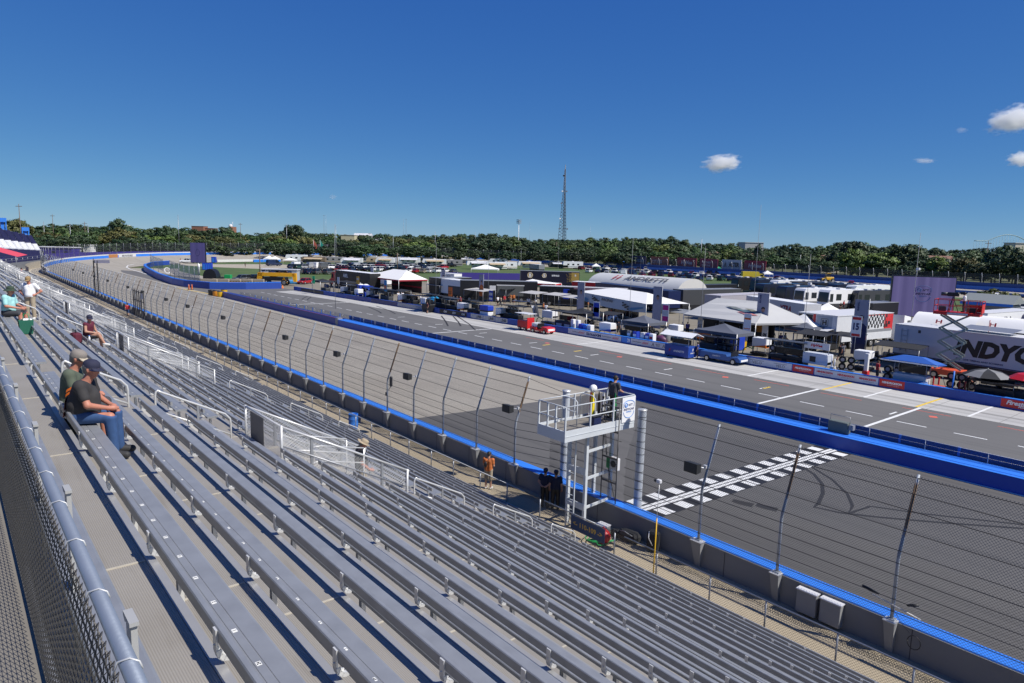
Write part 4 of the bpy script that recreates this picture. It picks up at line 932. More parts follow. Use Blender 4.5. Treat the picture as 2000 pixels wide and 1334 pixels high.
# ================================================================== people: smooth implicit bodies
def _cap(P,a,b,ra,rb):
    a=np.array(a,np.float32);b=np.array(b,np.float32);ba=b-a;L2=max(1e-9,float(ba@ba))
    h=np.clip(((P-a)@ba)/L2,0,1);return np.linalg.norm(P-a-h[...,None]*ba,axis=-1)-(ra+(rb-ra)*h)
def _ell(P,c,r):
    r=np.array(r,np.float32);k=np.linalg.norm((P-np.array(c,np.float32))/r,axis=-1);return (k-1)*float(r.min())
def sdf_eval(prims,P,k=.025):
    d=None
    for p in prims:
        e=_cap(P,*p[1:]) if p[0] == 'c' else _ell(P,*p[1:])
        if d is None:d=e
        else:h=np.clip(.5+.5*(e-d)/k,0,1);d=e*(1-h)+d*h-k*h*(1-h)
    return d
def surface(field,lo,hi,res):
    "naive surface nets over a sampled field"
    n=[int(math.ceil((hi[i]-lo[i])/res))+1 for i in range(3)]
    ax=[lo[i]+res*np.arange(n[i],dtype=np.float32) for i in range(3)]
    P=np.stack(np.meshgrid(*ax,indexing='ij'),-1);F=field(P);S=F < 0
    cells={}
    c=np.zeros(tuple(x-1 for x in n),np.int32)
    for dx in (0,1):
        for dy in (0,1):
            for dz in (0,1):c += S[dx:n[0]-1+dx,dy:n[1]-1+dy,dz:n[2]-1+dz]
    act=(c > 0) & (c < 8);idx=-np.ones(c.shape,np.int64);I=np.argwhere(act);idx[act]=np.arange(len(I))
    acc=np.zeros((len(I),3));cnt=np.zeros(len(I))
    cor=[(a,b,d) for a in (0,1) for b in (0,1) for d in (0,1)]
    for a in range(8):
        for b in range(a+1,8):
            if sum(abs(cor[a][t]-cor[b][t]) for t in range(3)) != 1:continue
            fa=F[I[:,0]+cor[a][0],I[:,1]+cor[a][1],I[:,2]+cor[a][2]];fb=F[I[:,0]+cor[b][0],I[:,1]+cor[b][1],I[:,2]+cor[b][2]]
            mk_=(fa < 0) != (fb < 0);t=np.where(mk_,fa/(fa-fb+1e-12),0)
            p=np.array(cor[a])[None]+t[:,None]*(np.array(cor[b])-np.array(cor[a]))[None]
            acc += p*mk_[:,None];cnt += mk_
    V=(I+acc/np.maximum(cnt,1)[:,None])*res+np.array(lo)
    faces=[]
    for axn in range(3):
        o1,o2=[(1,2),(2,0),(0,1)][axn]
        sl0=[slice(None)]*3;sl1=[slice(None)]*3;sl0[axn]=slice(0,-1);sl1[axn]=slice(1,None)
        A=S[tuple(sl0)];B_=S[tuple(sl1)];E=np.argwhere(A != B_)
        for e in E:
            e=list(e)
            if e[o1] < 1 or e[o2] < 1 or e[o1] >= n[o1]-1 or e[o2] >= n[o2]-1:continue
            q=[]
            for d1,d2 in ((0,0),(-1,0),(-1,-1),(0,-1)):
                f=e.copy();f[o1] += d1;f[o2] += d2;q.append(int(idx[tuple(f)]))
            if min(q) < 0:continue
            if not A[tuple(e)]:q=q[::-1]
            faces.append(q[::-1])
    return V,faces
def limb_set(J,g=1.0):
    "body primitives from a joint dictionary (metres)"
    P=[];c=lambda a,b,ra,rb:P.append(('c',J[a],J[b],ra*g,rb*g))
    return P,c
def bodyprims(J,g=1.0,belly=0.0):
    J={k:Vector(v) for k,v in J.items()};P=[]
    def c(a,b,ra,rb):P.append(('c',tuple(J[a] if isinstance(a,str) else a),tuple(J[b] if isinstance(b,str) else b),ra*g,rb*g))
    torso=[];n0=len(P)
    sh=(J['shL']+J['shR'])/2;hp=(J['hipL']+J['hipR'])/2;up=(sh-hp).normalized();side=(J['shL']-J['shR']).normalized();fwd=side.cross(up)*1.0
    for s,S_ in ((1,'L'),(-1,'R')):
        c(hp+side*s*.075+up*.02,hp+up*.20+side*s*.07,.118,.112);c(hp+up*.18+side*s*.07,sh+side*s*.075-up*.10,.110+belly*.4,.118)
        c(sh+side*s*.06-up*.07,J['sh'+S_],.095,.068)
    if belly:c(hp+up*.10+fwd*(.05+belly*.5),hp+up*.28+fwd*(.04+belly*.4),.11+belly*.5,.10+belly*.4)
    c(sh-up*.02,J['neck'],.075,.058)
    torso=P[:]
    arms=[];legs=[];feet=[];head=[];hands=[]
    for S_ in 'LR':
        P=arms;P.append(('c',tuple(J['sh'+S_]),tuple(J['el'+S_]),.060*g,.046*g));P.append(('c',tuple(J['el'+S_]),tuple(J['wr'+S_]),.045*g,.029*g))
        legs.append(('c',tuple(J['hip'+S_]),tuple(J['kn'+S_]),.092*g,.060*g));legs.append(('c',tuple(J['kn'+S_]),tuple(J['an'+S_]),.062*g,.042*g))
        a=J['an'+S_];t=J['toe'+S_];feet.append(('c',tuple(a+Vector((0,0,-.03))),tuple(t),.042,.036));feet.append(('c',tuple(a+(a-t).normalized()*.03+Vector((0,0,-.045))),tuple(t),.036,.036))
        w=J['wr'+S_];h=J['ha'+S_];hands.append(('c',tuple(w),tuple(w.lerp(h,.55)),.028,.040));hands.append(('c',tuple(w.lerp(h,.5)),tuple(h),.036,.026))
    hd=J['head'];f=J['face'];f=(Vector(f)-hd).normalized();u=(hd-J['neck']).normalized();u=(u-f*u.dot(f)).normalized();sd_=f.cross(u)
    head.append(('c',tuple(J['neck']-u*.02),tuple(hd-u*.05),.056,.058));head.append(('c',tuple(hd+u*.035-f*.012),tuple(hd+u*.03+f*.018),.088,.086))
    head.append(('c',tuple(hd+u*.0+f*.02),tuple(hd-u*.075+f*.05),.072,.040))
    det=[('c',tuple(hd+u*.0+f*.098),tuple(hd-u*.022+f*.112),.010,.016)]                              # nose
    for s in (1,-1):
        det.append(('c',tuple(hd+sd_*s*.086+u*.012-f*.005),tuple(hd+sd_*s*.088-u*.025+f*.0),.016,.012))     # ears
        det.append(('c',tuple(hd+sd_*s*.05+u*.022+f*.078),tuple(hd+sd_*s*.02+u*.022+f*.09),.013,.013))      # brow
    det.append(('c',tuple(hd+sd_*.018-u*.058+f*.086),tuple(hd-sd_*.018-u*.058+f*.086),.010,.010))           # lips
    return dict(torso=torso,arms=arms,legs=legs,feet=feet,head=head,hands=hands,det=det,hf=(hd,f,u,sd_))
def bounds(pr,pad):
    lo=np.array([1e9]*3);hi=-lo
    for p in pr:
        for q,r in ((p[1],p[3]),(p[2],p[4])):lo=np.minimum(lo,np.array(q)-r);hi=np.maximum(hi,np.array(q)+r)
    return lo-pad,hi+pad
def skin_obj(prims,res,k,clip=None):
    lo,hi=bounds(prims,res*2+.01)
    def fld(P):
        d=sdf_eval(prims,P,k)
        if clip is not None:d=np.maximum(d,clip(P))
        return d
    return surface(fld,lo,hi,res)
def inflate(prims,g):return [(p[0],p[1],p[2],p[3]+g,p[4]+g) for p in prims]
def cut(prims,f):
    "keep only the first fraction f of each limb primitive"
    out=[]
    for p in prims:a=Vector(p[1]);b=Vector(p[2]);out.append((p[0],p[1],tuple(a.lerp(b,f)),p[3],p[3]+(p[4]-p[3])*f))
    return out
SKIN=mk('skin',(.44,.235,.16),.55,0,.06,12);SKIN_R=mk('sunburnt_skin',(.46,.19,.125),.55,0,.08,12);SKIN_D=mk('dark_skin',(.16,.085,.055),.55,0,.06,12)
HAIRG=mk('grey_hair',(.20,.18,.16),.8,0,.2,40);HAIRB=mk('dark_hair',(.025,.018,.013),.7,0,.2,40)
EYE=mk('eye_dark',(.02,.015,.012),.3)
SHOEM=mk('dark_shoe',(.03,.03,.032),.7,0,.1,6);SHOEW=mk('pale_shoe',(.6,.6,.58),.7,0,.08,6)
def fingers(m,w,h,palm_n,curl,mi=0,side=1):
    "five separate tapered fingers growing from the palm"
    w=Vector(w);h=Vector(h);d=(h-w).normalized();n=Vector(palm_n).normalized();n=(n-d*n.dot(d)).normalized();t=d.cross(n)*side
    for k,(o,L) in enumerate(((-.030,.066),(-.010,.076),(.011,.071),(.030,.056))):
        b=w+d*.085+t*o;c1=math.radians(20+curl*30+4*k);c2=c1+math.radians(25+curl*40);c3=c2+math.radians(15+curl*25)
        p1=b+(d*math.cos(c1)+n*math.sin(c1))*L*.45;p2=p1+(d*math.cos(c2)+n*math.sin(c2))*L*.32;p3=p2+(d*math.cos(c3)+n*math.sin(c3))*L*.25
        m.tube([b-d*.02,b,p1,p2,p3],[.0095,.0095,.0085,.0078,.006],6,mi)
    b=w+d*.03-t*.030;p1=b+(d*.55-t*.75+n*.3).normalized()*.035;p2=p1+(d*.85-t*.1+n*.5).normalized()*.03;p3=p2+(d*.8+t*.15+n*.5).normalized()*.022
    m.tube([b,p1,p2,p3],[.012,.011,.010,.007],6,mi)
def person(name_label,J,loc,rz,res=.02,skin=None,shirt=None,sleeve=.55,trousers=None,leglen=1.0,shoes=None,hat=None,hair=None,belly=0.0,near=True,group=None,sleeveless=False,proto=None,palms=None,cat='person',untucked=0.0):
    B=bodyprims(J,belly=belly);skin=skin or SKIN;t=thing('person',name_label,cat,loc,rz,group)
    allp=B['torso']+B['arms']+B['hands']+B['legs']+B['feet']+B['head']+(B['det'] if near else [])
    V,Fc=skin_obj(allp,res,.022 if near else .03);m=MB();m.add(V,Fc,0,True)
    hd,f,u,sd_=B['hf']
    if near:
        for s in (1,-1):
            m.ball(tuple(hd+sd_*s*.034+u*.012+f*.088),.011,6,1)
        for S_,sg in (('L',1),('R',-1)):
            pn=(palms or {}).get(S_,(0,-sg,-.2));fingers(m,J['wr'+S_],J['ha'+S_],pn,.45,0,sg)
    m.build('body',[skin,EYE],t)
    if shirt:
        sl=[] if sleeveless else inflate(cut(B['arms'][0:1],min(1,sleeve*1.0))+cut(B['arms'][2:3],min(1,sleeve)),.017)
        if sleeve > 1:sl=inflate(B['arms'],.014)
        tor=inflate(B['torso'][:-1],.016)
        hp=(Vector(J['hipL'])+Vector(J['hipR']))/2;sh=(Vector(J['shL'])+Vector(J['shR']))/2;up=(sh-hp).normalized()
        lo_=hp-up*(.0+untucked);A=np.array(up);b0=float(np.array(lo_)@A)
        V,Fc=skin_obj(tor+sl,max(res,.018),.03,lambda P:b0-(P@A.astype(np.float32)));m=MB();m.add(V,Fc,0,True);m.build('shirt',shirt,t)
    if trousers:
        lg=[]
        for k in (0,2):
            if leglen <= .5:lg += inflate(cut(B['legs'][k:k+1],leglen*2),.026)
            else:lg += inflate(B['legs'][k:k+1],.020)+inflate(cut(B['legs'][k+1:k+2],(leglen-.5)*2),.024)
        hp=(Vector(J['hipL'])+Vector(J['hipR']))/2
        pel=inflate(B['torso'][0:1]+B['torso'][3:4],.012);sh=(Vector(J['shL'])+Vector(J['shR']))/2;up=(sh-hp).normalized();A=np.array(up,np.float32);b1=float(np.array(hp+up*.11)@A)
        V,Fc=skin_obj(pel+lg,max(res,.018),.03,lambda P:(P@A)-b1);m=MB();m.add(V,Fc,0,True);m.build('trousers',trousers,t)
    if shoes:
        for k in (0,2):
            V,Fc=skin_obj(inflate(B['feet'][k:k+2],.010),max(res,.014),.02);m=MB();m.add(V,Fc,0,True);m.build('shoe',shoes,t)
    def hp_(a,b,c_):return tuple(hd+f*a+sd_*b+u*c_)
    if hair:
        m=MB();Vh,Fh=skin_obj([('c',hp_(-.02,0,.045),hp_(.005,0,.04),.097,.092),('c',hp_(-.045,0,.02),hp_(-.05,0,-.03),.075,.06)],max(.014,res*.8),.02,None);m.add(Vh,Fh,0,True);m.build('hair',hair,t)
    if hat:
        kind,hm=hat[0],hat[1];h2=hat[2] if len(hat) > 2 else hm
        m=MB();rings=[];N_=16
        dome=[(.104,.040),(.106,.075),(.095,.112),(.062,.138),(.0,.148)] if kind != 'sun' else [(.108,.040),(.104,.09),(.092,.125),(.05,.138),(0,.136)]
        for r,z in dome:rings.append([hp_(r*1.06*math.cos(2*PI*a/N_)-.006,r*.96*math.sin(2*PI*a/N_),z) for a in range(N_+1)])
        m.sheet(rings,0,True);hc=m.build('hat_crown',hm,t)
        m=MB()
        if kind == 'cap':
            r0=[hp_(.10*math.cos(a)+.0,.098*math.sin(a),.047) for a in np.linspace(-1.15,1.15,11)];r1=[hp_(.10*math.cos(a)+.075*math.cos(a)**.5 if math.cos(a) > 0 else .1,.094*math.sin(a),.030-.012*abs(math.sin(a))) for a in np.linspace(-1.15,1.15,11)]
            m.sheet([r0,r1],0,True);m.sheet([[tuple(Vector(p)-u*.006) for p in r0],[tuple(Vector(p)-u*.006) for p in r1]],0,True);m.sheet([r1,[tuple(Vector(p)-u*.006) for p in r1]])
        else:
            rr=.075 if kind == 'bucket' else .088;dz=-.045 if kind == 'bucket' else -.018
            a_=np.linspace(0,2*PI,21);r0=[hp_(.106*math.cos(a)-.006,.100*math.sin(a),.045) for a in a_];r1=[hp_((.106+rr)*math.cos(a)-.006,(.100+rr)*math.sin(a),.045+dz+.012*math.sin(a*2)) for a in a_]
            m.sheet([r0,r1],0,True);m.sheet([[tuple(Vector(p)-u*.006) for p in r0],[tuple(Vector(p)-u*.006) for p in r1]],0,True)
        m.build('hat_brim',h2,hc)
    return t,B
def STAND(**o):
    J=dict(hipL=(0,.095,.93),hipR=(0,-.095,.93),shL=(.0,.195,1.42),shR=(.0,-.195,1.42),neck=(.01,0,1.50),head=(.025,0,1.63),face=(.2,0,1.62),
             elL=(-.03,.26,1.14),elR=(-.03,-.26,1.14),wrL=(.06,.27,.90),wrR=(.06,-.27,.90),haL=(.11,.26,.79),haR=(.11,-.26,.79),
             knL=(.02,.11,.50),knR=(.02,-.11,.50),anL=(-.01,.12,.09),anR=(-.01,-.12,.09),toeL=(.15,.14,.04),toeR=(.15,-.14,.04));J.update(o);return J
def SIT(**o):
    "seated; origin at the seat surface, floor .5 below"
    J=dict(hipL=(0,.10,.11),hipR=(0,-.10,.11),shL=(.06,.195,.60),shR=(.06,-.195,.60),neck=(.09,0,.68),head=(.125,0,.80),face=(.3,0,.78),
             elL=(.12,.27,.34),elR=(.12,-.27,.34),wrL=(.33,.16,.24),wrR=(.33,-.16,.24),haL=(.42,.09,.22),haR=(.42,-.07,.21),
             knL=(.43,.14,.10),knR=(.43,-.14,.10),anL=(.46,.14,-.41),anR=(.46,-.14,-.41),toeL=(.62,.16,-.46),toeR=(.62,-.16,-.46));J.update(o);return J
ZS=lambda i:rowz(i)-.21
XS=lambda i:rowx(i)+.19
CHAR=mk('charcoal_tshirt',(.035,.033,.034),.85,0,.15,8);OLIVE=mk('olive_tshirt',(.085,.105,.075),.85,0,.12,8);DENIM=mk('blue_denim',(.03,.075,.19),.85,0,.25,14)
KHAKI=mk('khaki_cloth',(.36,.30,.22),.85,0,.12,10);WSHIRT=mk('white_shirt',(.74,.74,.76),.8,0,.04,8);AQUA=mk('pale_aqua_shirt',(.33,.62,.62),.8,0,.06,8);DSHORT=mk('dark_grey_shorts',(.045,.047,.055),.85,0,.12,8)
MAROON=mk('maroon_top',(.10,.012,.03),.85,0,.15,8);BSHIRT=mk('black_shirt',(.016,.016,.019),.85,0,.2,8);ORSH=mk('burnt_orange_polo',(.50,.14,.035),.8,0,.1,8);NAVYC=mk('navy_cloth',(.015,.018,.04),.85,0,.2,8)
CAPG=mk('grey_cap',(.22,.195,.175),.85,0,.1,10);CAPT=mk('pale_tan_cap',(.42,.37,.29),.85,0,.1,10);CAPN=mk('navy_cap',(.02,.022,.05),.85,0,.15,10);CAPK=mk('brown_plaid_cap',(.30,.20,.09),.85,0,.3,25);HATD=mk('dark_green_hat',(.035,.06,.04),.85,0,.15,10);HATS=mk('straw_sun_hat',(.36,.29,.20),.85,0,.15,12)
# two seated men beside the nearest aisle
look=math.radians(-20)
def place_sit(i,y):return (XS(i)-.03,y,ZS(i)+.005)
tA,BA=person('heavy man in charcoal printed t-shirt, jeans and navy cap sitting on the top bench',SIT(shL=(.10,.22,.57),shR=(.10,-.22,.57),neck=(.15,0,.65),head=(.195,-.01,.765),face=(.38,-.06,.72),elL=(.17,.29,.32),elR=(.20,-.29,.31),wrL=(.38,.12,.22),wrR=(.41,-.10,.22),haL=(.47,.03,.19),haR=(.50,-.02,.20)),place_sit(0,11.2),-.42,.0145,SKIN_R,CHAR,.62,DENIM,1.0,SHOEM,('cap',CAPN),HAIRG,belly=.09,palms={'L':(.2,-.3,-1),'R':(.2,.3,-1)},untucked=.04)
m=MB()   # printed back panel of the t-shirt
for j,(a,b_,z0,z1,mt) in enumerate(((-.13,.13,.46,.50,0),(-.14,.14,.40,.44,0),(-.15,.15,.20,.37,1),(-.13,.13,.10,.18,1))):
    n=8;rows=[]
    for k in range(n+1):
        y_=a+(b_-a)*k/n;rows.append([(-.192+.75*y_*y_+z*.17,y_,z) for z in (z0,(z0+z1)/2,z1)])
    m.sheet(rows,mt,True)
PRN=mk('tshirt_print',(.16,.05,.045),.85,0,.95,55,detail=1);m.build('back_print',[ORANGE,PRN],[c for c in tA.children if c.name.startswith('shirt')][0])
m=MB();hd,f,u,s_=BA['hf']
def glasses(t,B,m_=BLACK):
    hd,f,u,s_=B['hf'];m=MB();pts=[hd+s_*.088+u*.016+f*.0,hd+s_*.072+u*.014+f*.075,hd+u*.012+f*.108,hd-s_*.072+u*.014+f*.075,hd-s_*.088+u*.016]
    m.tube([tuple(p) for p in pts],[.006,.016,.015,.016,.006],6);m.build('sunglasses',m_,t)
glasses(tA,BA,NAVY)
tB,BB=person('man in olive green t-shirt and grey cap sitting beyond the heavy man',SIT(shL=(.05,.20,.60),shR=(.05,-.20,.60),neck=(.09,0,.68),head=(.135,-.01,.80),face=(.31,-.04,.735)),place_sit(0,11.98),-.35,.0145,SKIN_R,OLIVE,.62,DSHORT,.5,SHOEM,('cap',CAPG,CAPT),HAIRG,belly=.02,palms={'L':(.2,-.3,-1),'R':(.2,.3,-1)},untucked=.03)
glasses(tB,BB)
t=thing('rucksack','dark rucksack on the deck behind the man in the olive t-shirt','bag',(1.42,12.75,deckz(0)));m=MB();m.cbox((0,0,.2),(.3,.36,.4),0,.3,.06);m.build('body',mk('dark_green_bag',(.03,.035,.025),.9,0,.2,8),t);m=MB();m.tube([(0,-.1,.38),(0,0,.48),(0,.1,.38)],.015,5);m.build('handle',BLACK,t)
# man in aqua shirt, far left
tC,BC=person('man in pale aqua shirt, dark shorts and green brimmed hat at the left edge',SIT(wrL=(.40,.12,.27),wrR=(.42,-.10,.26),haL=(.50,.06,.25),haR=(.52,-.04,.25)),(1.50,26.3,ZS(0)+.01),-.6,.018,SKIN_R,AQUA,.75,DSHORT,.47,SHOEW,('bucket',HATD),HAIRG,belly=.04,palms={'L':(.2,-.3,-1),'R':(.2,.3,-1)})
t=thing('shopping_bag','dark green shopping bag hanging in front of the man in aqua','bag',(1.90,25.9,deckz(0)+.02));m=MB();m.hexa([(-.16,-.2,0),(.16,-.2,0),(.16,.2,0),(-.16,.2,0)],[(-.19,-.25,.42),(.19,-.25,.42),(.19,.25,.42),(-.19,.25,.42)]);m.build('body',mk('bag_green',(.015,.13,.085),.7,0,.1,5),t);m=MB();m.cbox((.01,-.03,.43),(.26,.34,.05),0,.2,.02);m.build('contents',WHITE,t);m=MB();m.tube([(-.1,-.24,.40),(-.05,-.2,.62),(.05,-.2,.62),(.1,-.24,.40)],.01,5);m.build('handle',GREEN,t)
# standing man, hands on hips
tD,BD=person('man in white shirt, khaki trousers and plaid cap standing with hands on hips',STAND(elL=(-.08,.40,1.16),elR=(-.08,-.40,1.16),wrL=(.05,.22,1.02),wrR=(.05,-.22,1.02),haL=(.09,.13,.98),haR=(.09,-.13,.98),head=(.04,0,1.63),face=(.2,0,1.57)),(2.72,34.2,deckz(1)),-2.1,.018,SKIN_R,WSHIRT,.6,KHAKI,1.0,SHOEW,('cap',CAPK),HAIRG,belly=.05,palms={'L':(0,-1,0),'R':(0,1,0)})
m=MB();m.lathe([(.172,0),(.175,.02),(.172,.04)],(0,0,1.005),20);[None];o=m.build('belt',BLACK,tD);o.scale=(.86,1.12,1)
glasses(tD,BD)
# woman in maroon
tE,BE=person('woman in maroon sleeveless top, dark shorts and navy cap sitting sideways',SIT(knL=(.42,.08,.14),knR=(.44,-.02,.22),anL=(.48,.08,-.38),anR=(.62,.02,-.12),toeL=(.62,.10,-.44),toeR=(.76,.06,-.18),wrL=(.36,.05,.24),wrR=(.34,-.05,.27),haL=(.44,-.02,.22),haR=(.42,.04,.26),head=(.12,-.02,.80),face=(.28,-.12,.77)),(rowx(3)+.22,29.9,ZS(3)+.005),-.75,.018,SKIN,MAROON,.5,DSHORT,.34,SHOEW,('cap',CAPN),HAIRB,sleeveless=True,palms={'L':(.2,-.3,-1),'R':(.2,.3,-1)},untucked=.05)
t=thing('maroon_bag','maroon bag on the deck behind the seated woman','bag',(rowx(3)-.2,29.6,deckz(2)));m=MB();m.cbox((0,0,.2),(.3,.45,.38),0,.2,.06);m.build('body',MAROON,t);m=MB();m.tube([(0,-.12,.36),(0,0,.5),(0,.12,.36)],.014,5);m.build('handle',BLACK,t)
t=thing('drink_bottle','white drink bottle on the bench beside the woman in maroon','bottle',(rowx(3)+.2,29.45,ZS(3)+.004));m=MB();m.lathe([(0,0),(.035,0),(.037,.12),(.02,.16),(.018,.19),(0,.19)],n=10);m.build('body',WHITE,t);m=MB();m.lathe([(.021,.19),(.021,.215),(0,.215)],n=8);m.build('cap',BLUE,t)
# man in sun hat walking out of the nearest stairwell
tF,BF=person('man in black t-shirt, khaki trousers and straw sun hat inside the stairwell cage',STAND(head=(.09,0,1.60),face=(.24,0,1.50),neck=(.05,0,1.49),wrR=(.22,-.24,.95),haR=(.33,-.22,.92),elR=(.02,-.28,1.14),knL=(.16,.11,.52),anL=(.10,.12,.12),toeL=(.26,.13,.08),knR=(-.02,-.11,.5),anR=(-.2,-.12,.14),toeR=(-.06,-.13,.05)),(8.25,16.1,surf(8.25)-.42),-.35,.018,SKIN_R,BSHIRT,.6,KHAKI,1.0,SHOEM,('sun',HATS),HAIRG,belly=.04)
t=thing('white_cup','white paper sheet held low by the man in the sun hat','paper',(0,0,-50));D.objects.remove(t)
# man in orange polo on the walkway
tG,BG=person('man in burnt orange polo and beige shorts with sling bag on the walkway',STAND(elL=(.02,.25,1.15),wrL=(.24,.12,1.12),haL=(.31,.03,1.16),elR=(.0,-.25,1.14),wrR=(.22,-.12,1.10),haR=(.30,-.03,1.14),head=(.04,0,1.63),face=(.2,0,1.56)),(18.75,23.95,.15),.55,.018,SKIN,ORSH,.6,KHAKI,.55,SHOEW,('cap',BLACK),HAIRB,untucked=.07,palms={'L':(-.6,-.3,.5),'R':(-.6,.3,.5)})
m=MB();m.tube([(.13,-.10,1.42),(-.02,-.06,1.50),(-.16,.04,1.34),(-.16,.16,1.16),(-.02,.20,1.04),(.12,.10,1.12)],.014,5);m.ball((-.165,.09,1.20),(.05,.08,.15),8);m.build('sling_bag',BLACK,tG)
# two officials in navy by the wall
person('official in navy cap and dark clothes, left of the pair below the flag stand',STAND(elL=(-.06,.27,1.15),wrL=(-.14,.12,1.02),haL=(-.15,.04,.98),elR=(-.06,-.27,1.15),wrR=(-.14,-.12,1.02),haR=(-.15,-.04,.98)),(19.35,20.75,.15),.4,.02,SKIN,NAVYC,.55,BLACK,1.0,SHOEM,('cap',CAPN),HAIRB,group='track officials')
person('official in dark shirt standing right of his colleague below the flag stand',STAND(face=(.2,.05,1.62)),(19.55,20.3,.15),.75,.02,SKIN,NAVYC,.6,BLACK,1.0,SHOEM,('cap',CAPN),HAIRB,group='track officials')
# flagman
tH,BH=person('flagman in dark grey shirt and trousers leaning on the flag stand railing',STAND(elL=(.10,.28,1.16),wrL=(.33,.22,1.06),haL=(.42,.16,1.05),elR=(.10,-.28,1.16),wrR=(.33,-.22,1.06),haR=(.42,-.16,1.05),shL=(.06,.20,1.41),shR=(.06,-.20,1.41),neck=(.09,0,1.48),head=(.13,0,1.60),face=(.3,0,1.56)),(20.72,18.35,FZ+.005),.05,.018,SKIN,mk('slate_shirt',(.055,.055,.062),.85,0,.12,8),.6,BLACK,1.0,SHOEM,None,HAIRB)
# ================================================================== distant people (shared shapes, own colours)
PROTO={}
def crowd(label,pose,loc,rz,shirt,legs=None,skin=None,hair=None,group=None,scale=1.0):
    legs=legs or DSHORT;hair=hair or HAIRB
    if pose not in PROTO:
        J={'stand':STAND(),'walk':STAND(knL=(.16,.1,.52),anL=(.26,.1,.10),toeL=(.42,.1,.10),knR=(.0,-.1,.48),anR=(-.24,-.1,.16),toeR=(-.12,-.1,.06),elL=(-.12,.25,1.16),wrL=(-.10,.26,.92),haL=(-.06,.25,.82),elR=(.08,-.25,1.15),wrR=(.24,-.24,.98),haR=(.31,-.23,.92)),
             'lean':STAND(elL=(.12,.27,1.16),wrL=(.34,.2,1.08),haL=(.43,.16,1.06),elR=(.12,-.27,1.16),wrR=(.34,-.2,1.08),haR=(.43,-.16,1.06),head=(.06,0,1.62),face=(.2,0,1.52)),
             'sit':SIT()}[pose]
        t,_=person(label,J,loc,rz,.032,skin,shirt,.6,legs,.55 if pose != 'lean' else 1.0,SHOEM,None,hair,near=False)
        PROTO[pose]=t
    else:
        t=copy_tree(PROTO[pose]);t.location=loc;t.rotation_euler.z=rz
        for ch in t.children:
            k=ch.name.split('.')[0];mt={'body':skin or SKIN,'shirt':shirt,'trousers':legs,'hair':hair}.get(k)
            if mt:recolor(ch,0,mt)
        t['label']=label
        if 'group' in t:del t['group']
    if group:t['group']=group
    return t
